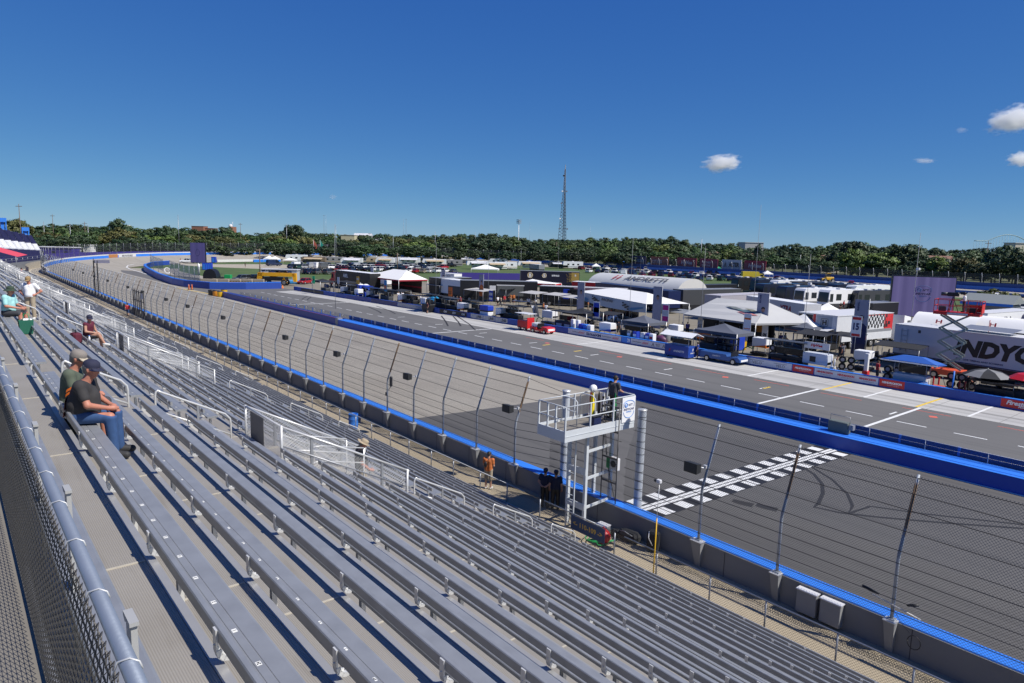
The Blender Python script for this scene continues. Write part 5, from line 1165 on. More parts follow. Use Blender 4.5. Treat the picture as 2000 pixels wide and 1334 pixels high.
# ================================================================== vehicles
_wm=MB()
_wm.tube([(0,-.11,0),(0,.11,0)],.34,14,0);_wm.tube([(0,-.118,0),(0,.118,0)],.20,10,1);WHEEL=_wm.mesh('wheel',[RUBBER,CHROME])
HL=mk('headlight_glass',(.6,.6,.58),.1);TL=mk('tail_light_red',(.35,.01,.012),.2)
def car_meshes(kind):
    L,Wd,H,belt,bonnet={'sedan':(4.7,1.82,1.46,.88,.80),'suv':(4.7,1.90,1.74,1.05,.98),'pickup':(5.7,2.0,1.88,1.15,1.10),'van':(5.7,2.02,2.35,1.25,1.05)}[kind]
    w=Wd/2;b=MB();zb=.26
    st={'sedan':[(0,.55,.62,.86),(.12,.3,.74,.94),(1.15,.24,.84,1),(3.5,.24,.90,1),(4.5,.28,.90,.95),(4.7,.5,.82,.88)],
          'suv':[(0,.6,.74,.86),(.1,.3,.95,.94),(1.2,.26,1.03,1),(4.5,.26,1.07,.97),(4.7,.45,1.0,.92)],
          'pickup':[(0,.6,.82,.9),(.1,.36,1.06,.96),(1.4,.34,1.14,1),(5.6,.36,1.16,.98),(5.7,.5,1.12,.96)],
          'van':[(0,.6,.8,.86),(.1,.34,1.02,.94),(.9,.3,1.2,1),(5.6,.3,1.28,.98),(5.7,.4,1.26,.95)]}[kind]
    rows=[]
    for x,z0,z1,f in st:ww=w*f;rows.append([(x,-ww*.88,z0),(x,-ww,z0+.18*(z1-z0)),(x,-ww,z0+.72*(z1-z0)),(x,-ww*.9,z1),(x,ww*.9,z1),(x,ww,z0+.72*(z1-z0)),(x,ww,z0+.18*(z1-z0)),(x,ww*.88,z0),(x,-ww*.88,z0)])
    b.sheet(rows);b.add(rows[0][:8],[tuple(range(8))]);b.add(rows[-1][:8],[tuple(range(7,-1,-1))])
    gx={'sedan':(1.15,1.9,3.35,4.2),'suv':(1.2,1.9,4.2,4.6),'pickup':(1.45,2.1,3.4,3.75),'van':(.85,1.6,5.4,5.62)}[kind]
    wt=w*.74;g=MB()
    g.hexa([(gx[0],-w*.88,belt),(gx[3],-w*.88,belt),(gx[3],w*.88,belt),(gx[0],w*.88,belt)],[(gx[1],-wt,H-.05),(gx[2],-wt,H-.05),(gx[2],wt,H-.05),(gx[1],wt,H-.05)])
    b.hexa([(gx[1]-.04,-wt-.03,H-.06),(gx[2]+.05,-wt-.03,H-.06),(gx[2]+.05,wt+.03,H-.06),(gx[1]-.04,wt+.03,H-.06)],[(gx[1]+.1,-wt+.07,H),(gx[2]-.06,-wt+.07,H),(gx[2]-.06,wt-.07,H),(gx[1]+.1,wt-.07,H)])
    for s in (-1,1):
        for (xa,xb) in ((gx[0],gx[1]),(gx[3],gx[2]),((gx[0]+gx[3])/2,(gx[1]+gx[2])/2)):
            b.bar((xa,s*w*.885,belt-.02),(xb,s*(wt+.012),H-.03),.09,.05)
    if kind == 'van':
        b.hexa([(2.6,-w*.89,belt),(gx[3]+.01,-w*.89,belt),(gx[3]+.01,w*.89,belt),(2.6,w*.89,belt)],[(2.6,-wt-.02,H-.07),(gx[2]+.01,-wt-.02,H-.07),(gx[2]+.01,wt+.02,H-.07),(2.6,wt+.02,H-.07)])
    if kind == 'pickup':
        b.add([(3.8,-w*.8,1.165),(5.55,-w*.8,1.165),(5.55,w*.8,1.165),(3.8,w*.8,1.165)],[(0,1,2,3)],1)
    hl=MB();hl.cbox((0,0,0),(.1,.34,.16),0,0,.02)
    return dict(body=(b.v,b.f,b.m,b.sm),win=g,L=L,W=Wd,zl=.62*bonnet+.12,zt=.75*belt+.1)
_CM={}
def car(kind,color,label,loc,rz,group=None,detail=True):
    if kind not in _CM:
        c=car_meshes(kind);mb=MB();mb.v,mb.f,mb.m,mb.sm=c['body'];c['bm']=mb.mesh('body',[color,BLACK]);c['wm']=c['win'].mesh('windows',GLASS)
        h=MB();h.cbox((0,0,0),(.08,.36,.15),0,0,.02);c['hl']=h.mesh('headlight',HL);c['tl']=h.mesh('tail_light',TL);_CM[kind]=c
    c=_CM[kind];t=thing('parked_'+{'sedan':'car','suv':'car','pickup':'pickup','van':'van'}[kind],label,{'sedan':'car','suv':'car','pickup':'pickup','van':'van'}[kind],loc,rz,group)
    o=link('body',c['bm'],t,(-c['L']/2,0,0));recolor(o,0,color)
    link('windows',c['wm'],t,(-c['L']/2,0,0))
    if detail:
        for x in (.95,c['L']-1.0):
            for s in (-1,1):link('wheel',WHEEL,t,(x-c['L']/2,s*(c['W']/2-.10),.34))
        for s in (-1,1):link('headlight',c['hl'],t,(-c['L']/2+.06,s*c['W']*.36,c['zl']));link('tail_light',c['tl'],t,(c['L']/2-.03,s*c['W']*.38,c['zt']))
    return t
CARC={'dark blue':mk('car_dark_blue',(.018,.03,.075),.25,.2),'black':mk('car_black',(.008,.008,.009),.2,.1),'white':mk('car_white',(.70,.70,.70),.3),'silver':mk('car_silver',(.36,.37,.38),.3,.4),'grey':mk('car_grey',(.10,.105,.11),.3,.3),'red':mk('car_red',(.32,.012,.015),.3),'dark red':mk('car_dark_red',(.12,.01,.015),.3),'dark green':mk('car_green',(.015,.05,.035),.3),'tan':mk('car_tan',(.28,.24,.17),.35),'blue':mk('car_mid_blue',(.03,.10,.28),.3)}
# ---- boxes on wheels
def trailer(label,a,b_,H,depth,side,roof=OFFWHITE,end=None,name='race_trailer',cat='trailer',z0=1.0,skirt=BLACK,wheels=True,group=None,loc=None,rz=None,L=None):
    if loc is None:
        p,q=gp(a[0],a[1],H),gp(b_[0],b_[1],H);L=(q-p).length;rz=math.atan2(q.y-p.y,q.x-p.x);loc=(p.x,p.y,0)
    t=thing(name,label,cat,loc,rz,group)
    m=MB();m.box(0,L,0,depth,z0,H-.06,0);m.box(-.012,-.002,0,depth,z0,H-.06,1);m.box(L+.002,L+.012,0,depth,z0,H-.06,1);m.build('body',[side,end or side],t)
    m=MB();m.box(-.03,L+.03,-.03,depth+.03,H-.058,H);
    m.build('roof',roof,t)
    m=MB();m.box(.1,L-.1,.06,depth-.06,.35,z0-.003);m.build('skirt',skirt,t)
    if wheels:
        for x in (L*.72,L*.72+1.1,L*.12):
            for y_ in (.12,depth-.12):o=link('wheel',WHEEL,t,(x,y_,.46));o.scale=(1.35,1.2,1.35)
    return t,L
def side_text(t,s,mt,L,fx,z,w,h=None,bold=.03,shear=0.0,y=-.012,name='lettering'):return lettering(s,mt,t,(L*fx,y,z),width=w,height=h,right=(1,0,0),bold=bold,shear=shear,name=name)
def patch(t,name,mt,x0,x1,z0,z1,y=-.008):
    m=MB();m.box(x0,x1,y-.006,y,z0,z1);return m.build(name,mt,t)
def canopy(label,pts,ze,ridge,mat,val=None,legs=True,name='tent',cat='tent',vh=.35,group=None,vmat=None,legz=0):
    "hip or pyramid roof over four ground corners (world xy), ridge = list of 1 or 2 points (x,y,z)"
    c=sum((Vector((p[0],p[1],0)) for p in pts),Vector())/4;t=thing(name,label,cat,c,0,group)
    P_=[Vector((p[0]-c.x,p[1]-c.y,ze)) for p in pts];Rg=[Vector((r[0]-c.x,r[1]-c.y,r[2])) for r in ridge]
    m=MB()
    def tri(a,b_,apex):
        n=6;rows=[]
        for i in range(n+1):
            f=i/n;sag=-.10*math.sin(f*PI)*(1 if len(Rg) == 1 else .6)
            rows.append([a.lerp(apex,f)+Vector((0,0,sag)),b_.lerp(apex,f)+Vector((0,0,sag))])
        m.sheet(rows)
    if len(Rg) == 1:
        for i in range(4):tri(P_[i],P_[(i+1) % 4],Rg[0])
    else:
        def q4(a,b_,ra,rb):
            rows=[[a.lerp(ra,f),b_.lerp(rb,f)] for f in (0,.33,.66,1)];m.sheet(rows)
        q4(P_[0],P_[1],Rg[0],Rg[1]);tri(P_[1],P_[2],Rg[1]);q4(P_[2],P_[3],Rg[1],Rg[0]);tri(P_[3],P_[0],Rg[0])
    m.build('canopy',mat,t)
    if val:
        m=MB()
        for i in range(4):
            a,b_=P_[i],P_[(i+1) % 4];m.add([a,b_,b_-Vector((0,0,vh)),a-Vector((0,0,vh))],[(0,1,2,3)])
        m.build('valance',val,t)
    if legs:
        for p in P_:
            m=MB();m.tube([(p.x,p.y,legz),(p.x,p.y,ze)],.045,6);m.build('leg',GALV_L if legs is True else legs,t)
    return t
def rect(p,w,d,rz=-PI/2):
    "four corners of a w x d rectangle, p = front left corner as seen"
    ca,sa=math.cos(rz),math.sin(rz);f=lambda x,y:(p[0]+x*ca-y*sa,p[1]+x*sa+y*ca)
    return [f(0,0),f(w,0),f(w,d),f(0,d)]
def popup(label,p,w,d,ze,zr,mat,rz=-PI/2,**k):
    r=rect(p,w,d,rz);cx=sum(q[0] for q in r)/4;cy=sum(q[1] for q in r)/4
    return canopy(label,r,ze,[(cx,cy,zr)],mat,k.pop('val',mat),**k)
WIN=mk('rv_window',(.02,.025,.03),.15)
def coach(label,loc,rz,L,H,col,low=None,kind='coach',group=None,awn=None):
    "motor coach: front at x=0, near side y=0"
    t=thing('motor_coach',label,'motorhome',loc,rz,group);d=2.5;low=low or col;m=MB()
    pr=[(.0,.45),(-.06,1.0),(.02,1.4),(.22,H-.45),(.55,H-.05),(1.0,H),(L-.3,H),(L,H-.2),(L,.45)]
    m.prism([(x,0,z) for x,z in pr],(0,d,0));m.build('body',col,t)
    m=MB();m.box(.02,L,-.012,-.002,.42,1.15);m.box(-.075,-.062,.05,d-.05,.45,1.0);m.build('lower_panel',low,t)
    m=MB();m.add([(.005,.14,1.42),(.005,d-.14,1.42),(.20,d-.18,H-.5),(.20,.18,H-.5)],[(0,1,2,3)]);m.add([(-.012,.14,1.42),(-.012,d-.14,1.42),(.183,d-.18,H-.5),(.183,.18,H-.5)],[(0,3,2,1)]);m.build('windscreen',WIN,t)
    m=MB();m.box(.45,1.35,-.014,-.003,1.5,H-.75);m.build('window',WIN,t)
    for k in range(3):m=MB();m.box(2.2+k*(L-3)/3,2.2+k*(L-3)/3+1.5,-.014,-.003,1.75,H-.8);m.build('window',WIN,t)
    for x in (1.6,L*.68,L*.68+1.1):
        for y_ in (.1,d-.1):o=link('wheel',WHEEL,t,(x,y_,.46));o.scale=(1.35,1.2,1.35)
    for y_ in (.3,d-.3):m=MB();m.cbox((-.07,y_,.85),(.05,.35,.16),0,0,.02);m.build('headlight',HL,t)
    for s in (-.16,d+.02):m=MB();m.cbox((.02,s,1.75),(.12,.14,.5),0,0,.03);m.build('mirror',low if low is not col else WHITE,t)
    m=MB();m.cbox((L*.35,d/2,H+.14),(1.0,.9,.26),0,0,.05);m.cbox((L*.7,d/2,H+.12),(1.0,.9,.22),0,0,.05);m.build('roof_unit',OFFWHITE,t)
    if awn:m=MB();m.add([(2,-.02,H-.5),(L-2,-.02,H-.5),(L-2,-2.3,H-1.0),(2,-2.3,H-1.0)],[(0,1,2,3)]);m.build('awning',awn,t)
    return t
def camper(label,loc,rz,L,col=WHITE,stripe=None,group=None,fifth=False,awn=None):
    t=thing('camper_trailer',label,'camper',loc,rz,group);d=2.45;H=3.3 if fifth else 3.0;m=MB()
    pr=[(0,1.6 if fifth else .6),(-.1,2.2),(.25,H),(L-.1,H),(L,H-.3),(L,.6),(2.4,.6),(2.2,1.6)] if fifth else [(.4,.55),(0,1.3),(.05,2.1),(.7,H),(L-.1,H),(L,H-.3),(L,.55)]
    m.prism([(x,0,z) for x,z in pr],(0,d,0));m.build('body',col,t)
    for k in range(3):m=MB();m.box(L*.2+k*L*.25,L*.2+k*L*.25+.95,-.013,-.003,1.7,2.35);m.build('window',WIN,t)
    m=MB();m.box(-.0 if not fifth else 2.5,L,-.012,-.002,.9,1.15);m.build('stripe',stripe or MIDGREY,t)
    m=MB();m.cbox((L*.5,d/2,H+.1),(.9,.8,.22),0,0,.05);m.build('roof_unit',OFFWHITE,t)
    for x in (L*.6,L*.6+.9):
        for y_ in (.08,d-.08):link('wheel',WHEEL,t,(x,y_,.36))
    if awn:m=MB();m.add([(1.5,-.02,H-.35),(L-1,-.02,H-.35),(L-1,-2.4,H-.9),(1.5,-2.4,H-.9)],[(0,1,2,3)]);m.build('awning',awn,t)
    return t
# ================================================================== paddock trailers and marquees
RZ=-PI/2
t,L=trailer('long black race trailer at the far left of the pits with small white lettering',(656,527),(722,534),4.0,2.6,BLACK,WHITE);side_text(t,'ABEL',WHITEINK,L,.30,2.95,2.4,.8)
p=gp(638,561);tr=thing('truck_cab','red tractor cab at the left end of the far black trailer','truck',(t.location.x,t.location.y+3.6,0),RZ);m=MB();m.prism([(0,0,.6),(0,0,1.6),(.9,0,1.9),(1.3,0,3.3),(3.2,0,3.6),(3.2,0,.6)],(0,2.4,0));m.build('cab',RED,tr);m=MB();m.box(1.35,2.1,-.02,-.003,2.1,3.0);m.build('window',GLASS,tr)
for x in (.7,2.6):
    for y_ in (.1,2.3):o=link('wheel',WHEEL,tr,(x,y_,.46));o.scale=(1.35,1.2,1.35)
REDTRIM=mk('dark_red_valance',(.36,.02,.04),.7)
canopy('large white hip roofed marquee with dark red trim',[(71.8,137.5),(71.8,122.8),(78.8,122.8),(78.8,137.5)],3.1,[(75.6,131.5,4.9),(75.6,126.0,4.9)],CANVAS,REDTRIM,vh=.28)
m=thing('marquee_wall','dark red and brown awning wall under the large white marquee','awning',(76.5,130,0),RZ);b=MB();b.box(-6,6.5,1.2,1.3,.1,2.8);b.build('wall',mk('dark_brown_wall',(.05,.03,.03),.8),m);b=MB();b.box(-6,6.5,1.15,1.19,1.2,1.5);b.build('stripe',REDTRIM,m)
t=thing('support_truck','white truck with red stripe behind the left end of the large marquee','truck',(gp(731,533,3).x,gp(731,533,3).y,0),RZ);m=MB();m.box(0,6,0,2.5,.6,3.2);m.build('body',WHITE,t);m=MB();m.box(0,2,-.015,-.003,1.6,2.6);m.build('stripe',RED,t);m=MB();m.box(.2,5.8,.1,2.4,.35,.597);m.build('chassis',BLACK,t)
t,L=trailer('short white box trailer beside the large marquee',(860,533),(887,535),3.6,2.5,WHITE);side_text(t,'RACING',GREYINK,L,.5,3.0,2.2,.3)
t,L=trailer('black trailer end wall right of the large marquee',(838,541),(857,543),3.9,8.0,BLACK,MIDGREY)
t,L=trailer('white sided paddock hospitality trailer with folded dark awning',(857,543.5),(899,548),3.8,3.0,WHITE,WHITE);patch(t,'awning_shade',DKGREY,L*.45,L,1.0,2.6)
t,L=trailer('long black workshop trailer with flat grey roof',(899,547),(1050,550.5),4.0,2.8,BLACK,MIDGREY);patch(t,'grey_lift_gate',mk('lift_gate_grey',(.10,.105,.10),.5),L*.48,L*.82,1.2,3.1);patch(t,'gate_edge',OFFWHITE,L*.47,L*.83,3.12,3.3)
m=MB();m.box(L*.38,L*.46,-.03,-.01,2.2,3.1);m.build('cream_box',OFFWHITE,t)
t,L=trailer('black trailer with big gold round emblems and a gold end',(1016,528),(1132,531.5),4.2,2.6,mk('trailer_ink_black',(.012,.012,.03),.3),MIDGREY)
GOLD=mk('gold_vinyl',(.50,.33,.08),.4,.3,.15,3)
for fx,r in ((.17,.75),(.41,.62)):
    m=MB();m.tube([(L*fx,-.010,3.05),(L*fx,-.022,3.05)],r,22);m.build('emblem_disc',GOLD,t);m=MB();m.tube([(L*fx+r*.86*math.cos(a),-.03,3.05+r*.86*math.sin(a)) for a in np.linspace(0,2*PI,25)],.035,4);m.build('emblem_ring',WHITEINK,t)
    lettering('B',WHITEINK,t,(L*fx+.05,-.03,3.05),height=r*1.15,right=(1,0,.12),up=(-.12,0,1),bold=.05);lettering('II',WHITEINK,t,(L*fx-.02,-.03,3.05+r*.72),height=r*.3,right=(1,0,0),bold=.02)
side_text(t,'BITNILE',WHITEINK,L,.60,3.1,L*.125,.42,.05);patch(t,'gold_end',GOLD,L*.87,L*.995,1.4,4.0);side_text(t,'B',WHITEINK,L,.935,3.3,None,.5,.04,y=-.02)
m=MB()
for k in range(90):
    f=R.random();m.cbox((L*(.87-.09*f*R.random()),-.012,1.6+2.3*R.random()),(.12,.008,.12))
m.build('gold_flakes',GOLD,t)
canopy('white and red canopy in front of the gold emblem trailer',rect(gp(1004,551,3.2),9,4,RZ+.5),3.2,[(gp(1040,546,3.6).x,gp(1040,546,3.6).y,3.7)],CANVAS,RED,vh=.3)
t,L=trailer('bright red and white covered transporter front',(1117,549.5),(1163,552),3.3,3.0,RED,WHITE,z0=1.8);patch(t,'white_flash',WHITE,L*.6,L,1.8,2.4)
t,L=trailer('long low grey roofed trailer with a faded pink lower edge',(1054,558),(1224,565),3.6,3.2,BLACK,mk('faded_grey_roof',(.40,.39,.40),.6));patch(t,'pink_edge',mk('faded_pink',(.30,.17,.20),.6),L*.4,L,3.25,3.53);patch(t,'blue_panel',ROYAL,L*.28,L*.35,1.4,3.2);
for k,f in enumerate((.02,.16,.33)):patch(t,'dark_window',GLASS,L*f,L*(f+.1),1.6,3.0,-.02)
# quonset tent
a,b_=gp(1160,553,2.0),gp(1307,578,1.2)
qx,y0_,y1_=112.5,84.5,109.5;t=thing('arched_tent','huge pale grey arched tent with black lettering along its side','tent',(qx,y0_,0));n=18;wq=5.6;hq=4.9
prof=[(wq-wq*math.cos(PI*k/n),hq*math.sin(PI*k/n)**.75) for k in range(n+1)]
ARCH=mk('arch_fabric',(.47,.48,.48),.8,0,.07,.6,.1,2);m=MB();m.sheet([[(x,y_,z) for x,z in prof] for y_ in np.linspace(0,y1_-y0_,9)],0,True);m.build('shell',ARCH,t)
m=MB();m.add([(x,0,z) for x,z in prof],[tuple(range(n+1))]);m.add([(x,y1_-y0_,z) for x,z in prof],[tuple(range(n,-1,-1))]);m.build('end_wall',mk('arch_end_fabric',(.52,.51,.49),.8,0,.05,.6),t)
an=PI*.30;cxq=wq-wq*math.cos(an);czq=hq*math.sin(an)**.75;up=Vector((math.sin(an)*wq*.9,0,hq*math.cos(an)*.9)).normalized();nr=Vector((-up.z,0,up.x))
lettering('ANDRETTI',GREYINK,t,Vector((cxq,9.5,czq))+nr*.22,width=11.5,height=1.25,right=(0,-1,0),up=up,bold=.03,shear=.25)
lettering('/',REDINK,t,Vector((cxq,16.8,czq))+nr*.22,width=1.2,height=1.5,right=(0,-1,0),up=up,bold=.1,shear=.5);lettering('/',REDINK,t,Vector((cxq,18.0,czq))+nr*.22,width=1.2,height=1.5,right=(0,-1,0),up=up,bold=.1,shear=.5)
t,L=trailer('navy blue trailer in front of the arched tent with a white dash',(1163,551.5),(1306,568.5),3.9,2.6,NAVY,mk('navy_roof',(.02,.03,.08),.5));patch(t,'white_dash',WHITE,L*.4,L*.55,2.6,2.75)
# marquee with printed front
tt=canopy('white marquee with chequered pattern on a tall pale front banner',[(82.0,81.5),(74.0,60.3),(80.5,58.0),(88.5,79)],3.5,[(83.0,74,4.6),(79.2,64.5,4.6)],CANVAS,None)
a,b_=Vector((82.0,81.5,0)),Vector((74.0,60.3,0));dv=(b_-a);ln=dv.length;dv.normalize()
pf_=thing('printed_front','tall pale front banner with black chequers and blue swooshes below the white marquee roof','banner',a,math.atan2(dv.y,dv.x))
m=MB();cols=20;rows=[]
for k in range(cols+1):
    f=k/cols;zb_=1.95+.35*(2*f-1)**2;rows.append([(ln*f,-.04-.18*math.sin(f*PI),zb_),(ln*f,-.02,3.48)])
m.sheet(rows);
fy_=lambda f:-.06-.18*math.sin(f*PI)
for f0,zc in ((.27,2.8),(.30,2.62),(.72,2.7),(.75,2.5),(.33,2.45),(.12,2.2)):
    for i_ in range(3):
        for j_ in range(3):
            if (i_+j_) % 2 == 0:m.cbox((ln*f0+.42*i_,fy_(f0)-.02,zc+.2*j_-.1*i_),(.42,.02,.2),1)
for f0,f1,za,zb_ in ((.03,.2,3.0,2.5),(.05,.2,2.6,2.2),(.80,.97,2.3,2.9)):m.hexa([(ln*f0,fy_(f0)-.03,za-.25),(ln*f1,fy_(f1)-.03,zb_-.1),(ln*f1,fy_(f1)-.02,zb_-.1),(ln*f0,fy_(f0)-.02,za-.25)],[(ln*f0,fy_(f0)-.03,za+.25),(ln*f1,fy_(f1)-.03,zb_+.1),(ln*f1,fy_(f1)-.02,zb_+.1),(ln*f0,fy_(f0)-.02,za+.25)],2)
m.build('cloth',[mk('banner_pale',(.50,.53,.54),.8,0,.05,1),BLACK,mk('swoosh_blue',(.10,.25,.42),.7)],pf_)
lettering('RACING',GREYINK,pf_,(ln*.5,-.28,3.05),width=ln*.17,height=.45,right=(1,0,0),bold=.05,shear=.2)
m=thing('glass_partition','pale glass panel wall under the printed marquee front','partition',Vector((80.2,74,0)),math.atan2(dv.y,dv.x));b=MB()
for k in range(6):b.box(k*1.9,k*1.9+.12,.9,1.0,0,2.2)
b.box(0,9.6,.9,1.0,.0,.8);b.build('frame',MIDGREY,m);b=MB();b.box(.1,9.5,.94,.96,.8,2.2);b.build('glass',WIN,m)
# dark trailers behind
trailer('dark trailer with grey roof right of the arched tent',(1335,566),(1447,564),3.8,2.6,DKGREY,MIDGREY)
trailer('low black transporter behind the dark grey roofed trailer',(1352,557),(1440,555),3.4,2.4,BLACK,DKGREY)
t,L=trailer('pale grey trailer roof with faint pink stripes behind the grey peaked marquee',(1408,577.5),(1506,573),4.0,3.0,mk('pinkish_grey',(.36,.34,.37),.6),mk('pinkish_roof',(.42,.40,.43),.6))
t,L=trailer('white trailer with dark red XTRA lettering, shaded side and sunlit right end',(1458,577),(1572,594),4.0,2.6,mk('shaded_white_trailer',(.46,.47,.50),.6),WHITE,OFFWHITE);side_text(t,'XTRA',mk('deep_red_ink',(.22,.01,.03),.6),L,.70,3.0,2.9,.85,.05,.25);side_text(t,'- - - -',GREYINK,L,.74,2.3,2.0,.12,.0)  # shade put into the side's duller white, sunlight into the paler end
# grey peaked marquee
canopy('big grey peaked marquee with coloured star pattern on its roof',[(72.8,53.2),(71.6,42.3),(79.5,39.0),(81.2,52.2)],2.9,[(76.6,51.0,5.0),(78.2,44.8,4.9)],GCANVAS,mk('marquee_edge',(.34,.34,.34),.7),vh=.22)
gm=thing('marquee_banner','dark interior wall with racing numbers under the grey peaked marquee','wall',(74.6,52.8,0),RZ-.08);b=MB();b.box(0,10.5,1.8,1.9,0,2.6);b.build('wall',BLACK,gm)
for j,(x,s) in enumerate(((.4,'15'),(3.6,'30'),(7.0,'45'),(9.6,'06'))):
    t=thing('number_banner','white upright banner with racing number %s under the grey peaked marquee' % ['fifteen','thirty','forty-five','six'][j],'banner',(73.9-.12*j,52.2-x*1.0,0),RZ);m=MB();m.box(0,.75,0,.03,.5,2.55);m.build('cloth',OFFWHITE,t);lettering(s,BLACK,t,(.375,-.01,1.5),width=.5,height=.42,right=(1,0,0),bold=.05,shear=.2);m=MB();m.tube([(.37,.03,0),(.37,.03,2.6)],.02,5);m.build('pole',GALV,t)
# star decoration on the marquee roof
st=MB();A_=Vector((71.6,42.3,2.9));B_=Vector((72.8,53.2,2.9));C_=Vector((78.2,44.8,4.9));D_=Vector((76.6,51.0,5.0))
SF=lambda u,v:(A_.lerp(B_,u)).lerp(C_.lerp(D_,u),v)+Vector((-.03,-.01,.05))
for (u0,v0,u1,v1,w_,mi) in ((.62,.62,.28,.52,.05,0),(.42,.52,.05,.40,.05,1),(.36,.40,.02,.33,.06,2),(.30,.60,.0,.45,.05,3)):
    st.add([SF(u0,v0),SF((u0+u1)/2,(v0+v1)/2+w_),SF(u1,v1),SF((u0+u1)/2,(v0+v1)/2-w_)],[(0,1,2,3)],mi)
st.build('roof_star',[mk('star_grey',(.16,.18,.18),.7),mk('star_teal',(.09,.15,.17),.7),mk('star_coral',(.58,.22,.20),.7),mk('star_olive',(.2,.2,.15),.7)],[o for o in D.objects if o.get('label','').startswith('big grey peaked')][0]).location=-sum((Vector((p[0],p[1],0)) for p in [(72.8,53.2),(71.6,42.3),(79.5,39.0),(81.2,52.2)]),Vector())/4
popup('small white pointed canopy among the coaches',gp(1583,607,2.4),4.2,4.2,2.4,3.6,CANVAS,RZ+.4)
popup('white canopy at the right end of the grey marquee',gp(1523,631,2.6),4.2,3.6,2.6,3.9,CANVAS,RZ)
popup('dark grey canopy left of the hospitality trailer',gp(1532,636,2.5),3.6,3.2,2.5,3.0,mk('slate_canvas',(.10,.11,.14),.8),RZ)
# hospitality trailer with glass doors and chequered side
t=thing('hospitality_trailer','white hospitality trailer with glass doors and a chequered flag side','trailer',(79.3,41.3,0),RZ-.12);L=5.0;Dp=11.8;H=4.0
m=MB();m.box(0,L,0,Dp,2.2,H-.06);m.box(0,L,1.2,Dp,.9,2.197);m.build('body',mk('hospitality_white',(.60,.61,.63),.5),t);m=MB();m.box(-.05,L+.05,-.05,Dp+.05,H-.058,H+.02);m.build('roof',OFFWHITE,t)
patch(t,'dark_panel',BLACK,.05,1.9,2.35,3.85);patch(t,'red_post',RED,1.95,2.3,2.35,3.95);patch(t,'pale_panel',mk('logo_panel',(.33,.37,.42),.5),2.4,4.4,2.35,3.85)
m=MB();m.tube([(3.0,-.02,2.75),(3.0,-.02,3.45),(3.1,-.02,3.55),(3.8,-.02,3.55),(3.9,-.02,3.45),(3.9,-.02,2.75),(3.75,-.02,2.65),(3.15,-.02,2.65),(3.0,-.02,2.75)],.025,4);m.build('logo_frame',BLACK,t);lettering('H',BLACK,t,(3.45,-.022,3.1),height=.6,width=.55,right=(1,0,0),bold=.05)
m=MB();m.box(.1,L-.1,1.1,1.18,.85,2.2);m.build('glass_doors',WIN,t)
m=MB()
for k in range(7):m.box(.1+k*.78,.16+k*.78,1.04,1.1,.3,2.2)
m.build('door_frame',mk('pale_door_frame',(.4,.36,.25),.5),t)
m=MB();m.add([(-.2,.0,2.45),(L-.2,.0,2.5),(L-.2,-2.3,2.15),(-.2,-2.3,2.1)],[(0,1,2,3)]);m.add([(-.2,-2.3,2.1),(L-.2,-2.3,2.15),(L-.2,-2.32,2.0),(-.2,-2.32,1.95)],[(0,1,2,3)]);m.build('awning',OFFWHITE,t)
m=MB();m.box(-.2,1.6,-2.32,-2.30,2.02,2.2);m.build('awning_stripe',RED,t)
m=MB();m.box(.2,L-.2,-.6,1.1,.15,.7);m.build('step_deck',BLACK,t)
# chequered long side (local x = L face)
cm=MB();q_=.42;xf=L+.012
for i_ in range(22):
    for j_ in range(4):
        if (i_+j_) % 2 == 0:
            y0=3.0+i_*.34;z0=2.3+j_*q_;wob=.10*math.sin(i_*1.1);cm.hexa([(xf-.01,y0,z0+wob),(xf,y0,z0+wob),(xf,y0+.34,z0+.10*math.sin((i_+1)*1.1)),(xf-.01,y0+.34,z0+.10*math.sin((i_+1)*1.1))],[(xf-.01,y0,z0+q_+wob),(xf,y0,z0+q_+wob),(xf,y0+.34,z0+q_+.10*math.sin((i_+1)*1.1)),(xf-.01,y0+.34,z0+q_+.10*math.sin((i_+1)*1.1))])
for i_ in range(10):
    if i_ % 2 == 0:cm.hexa([(xf-.01,3.2+i_*.3,.95),(xf,3.2+i_*.3,.95),(xf,3.5+i_*.3,.95),(xf-.01,3.5+i_*.3,.95)],[(xf-.01,3.0+i_*.32,1.7),(xf,3.0+i_*.32,1.7),(xf,3.3+i_*.32,1.7),(xf-.01,3.3+i_*.32,1.7)])
cm.build('chequer_print',BLACK,t);m=MB();m.box(L+.002,L+.010,9.9,Dp,1.9,3.94);m.box(L+.002,L+.010,4.2,9.9,3.80,3.94);m.box(L+.002,L+.009,4.9,6.2,.95,1.3);m.build('red_nose',RED,t)
m=MB();m.box(L+.002,L+.02,2.8,Dp-.2,1.8,2.12);m.build('grey_band',MIDGREY,t)
for y_ in (10.4,10.9):m=MB();m.box(L+.012,L+.018,y_-.2,y_+.3,2.3+.6*(y_-10.4),2.7+.6*(y_-10.4));m.build('badge',BLACK,t)
for y_ in (3.2,7.4,8.5):o=link('wheel',WHEEL,t,(L-.1,y_,.46),PI/2);o.scale=(1.35,1.2,1.35)
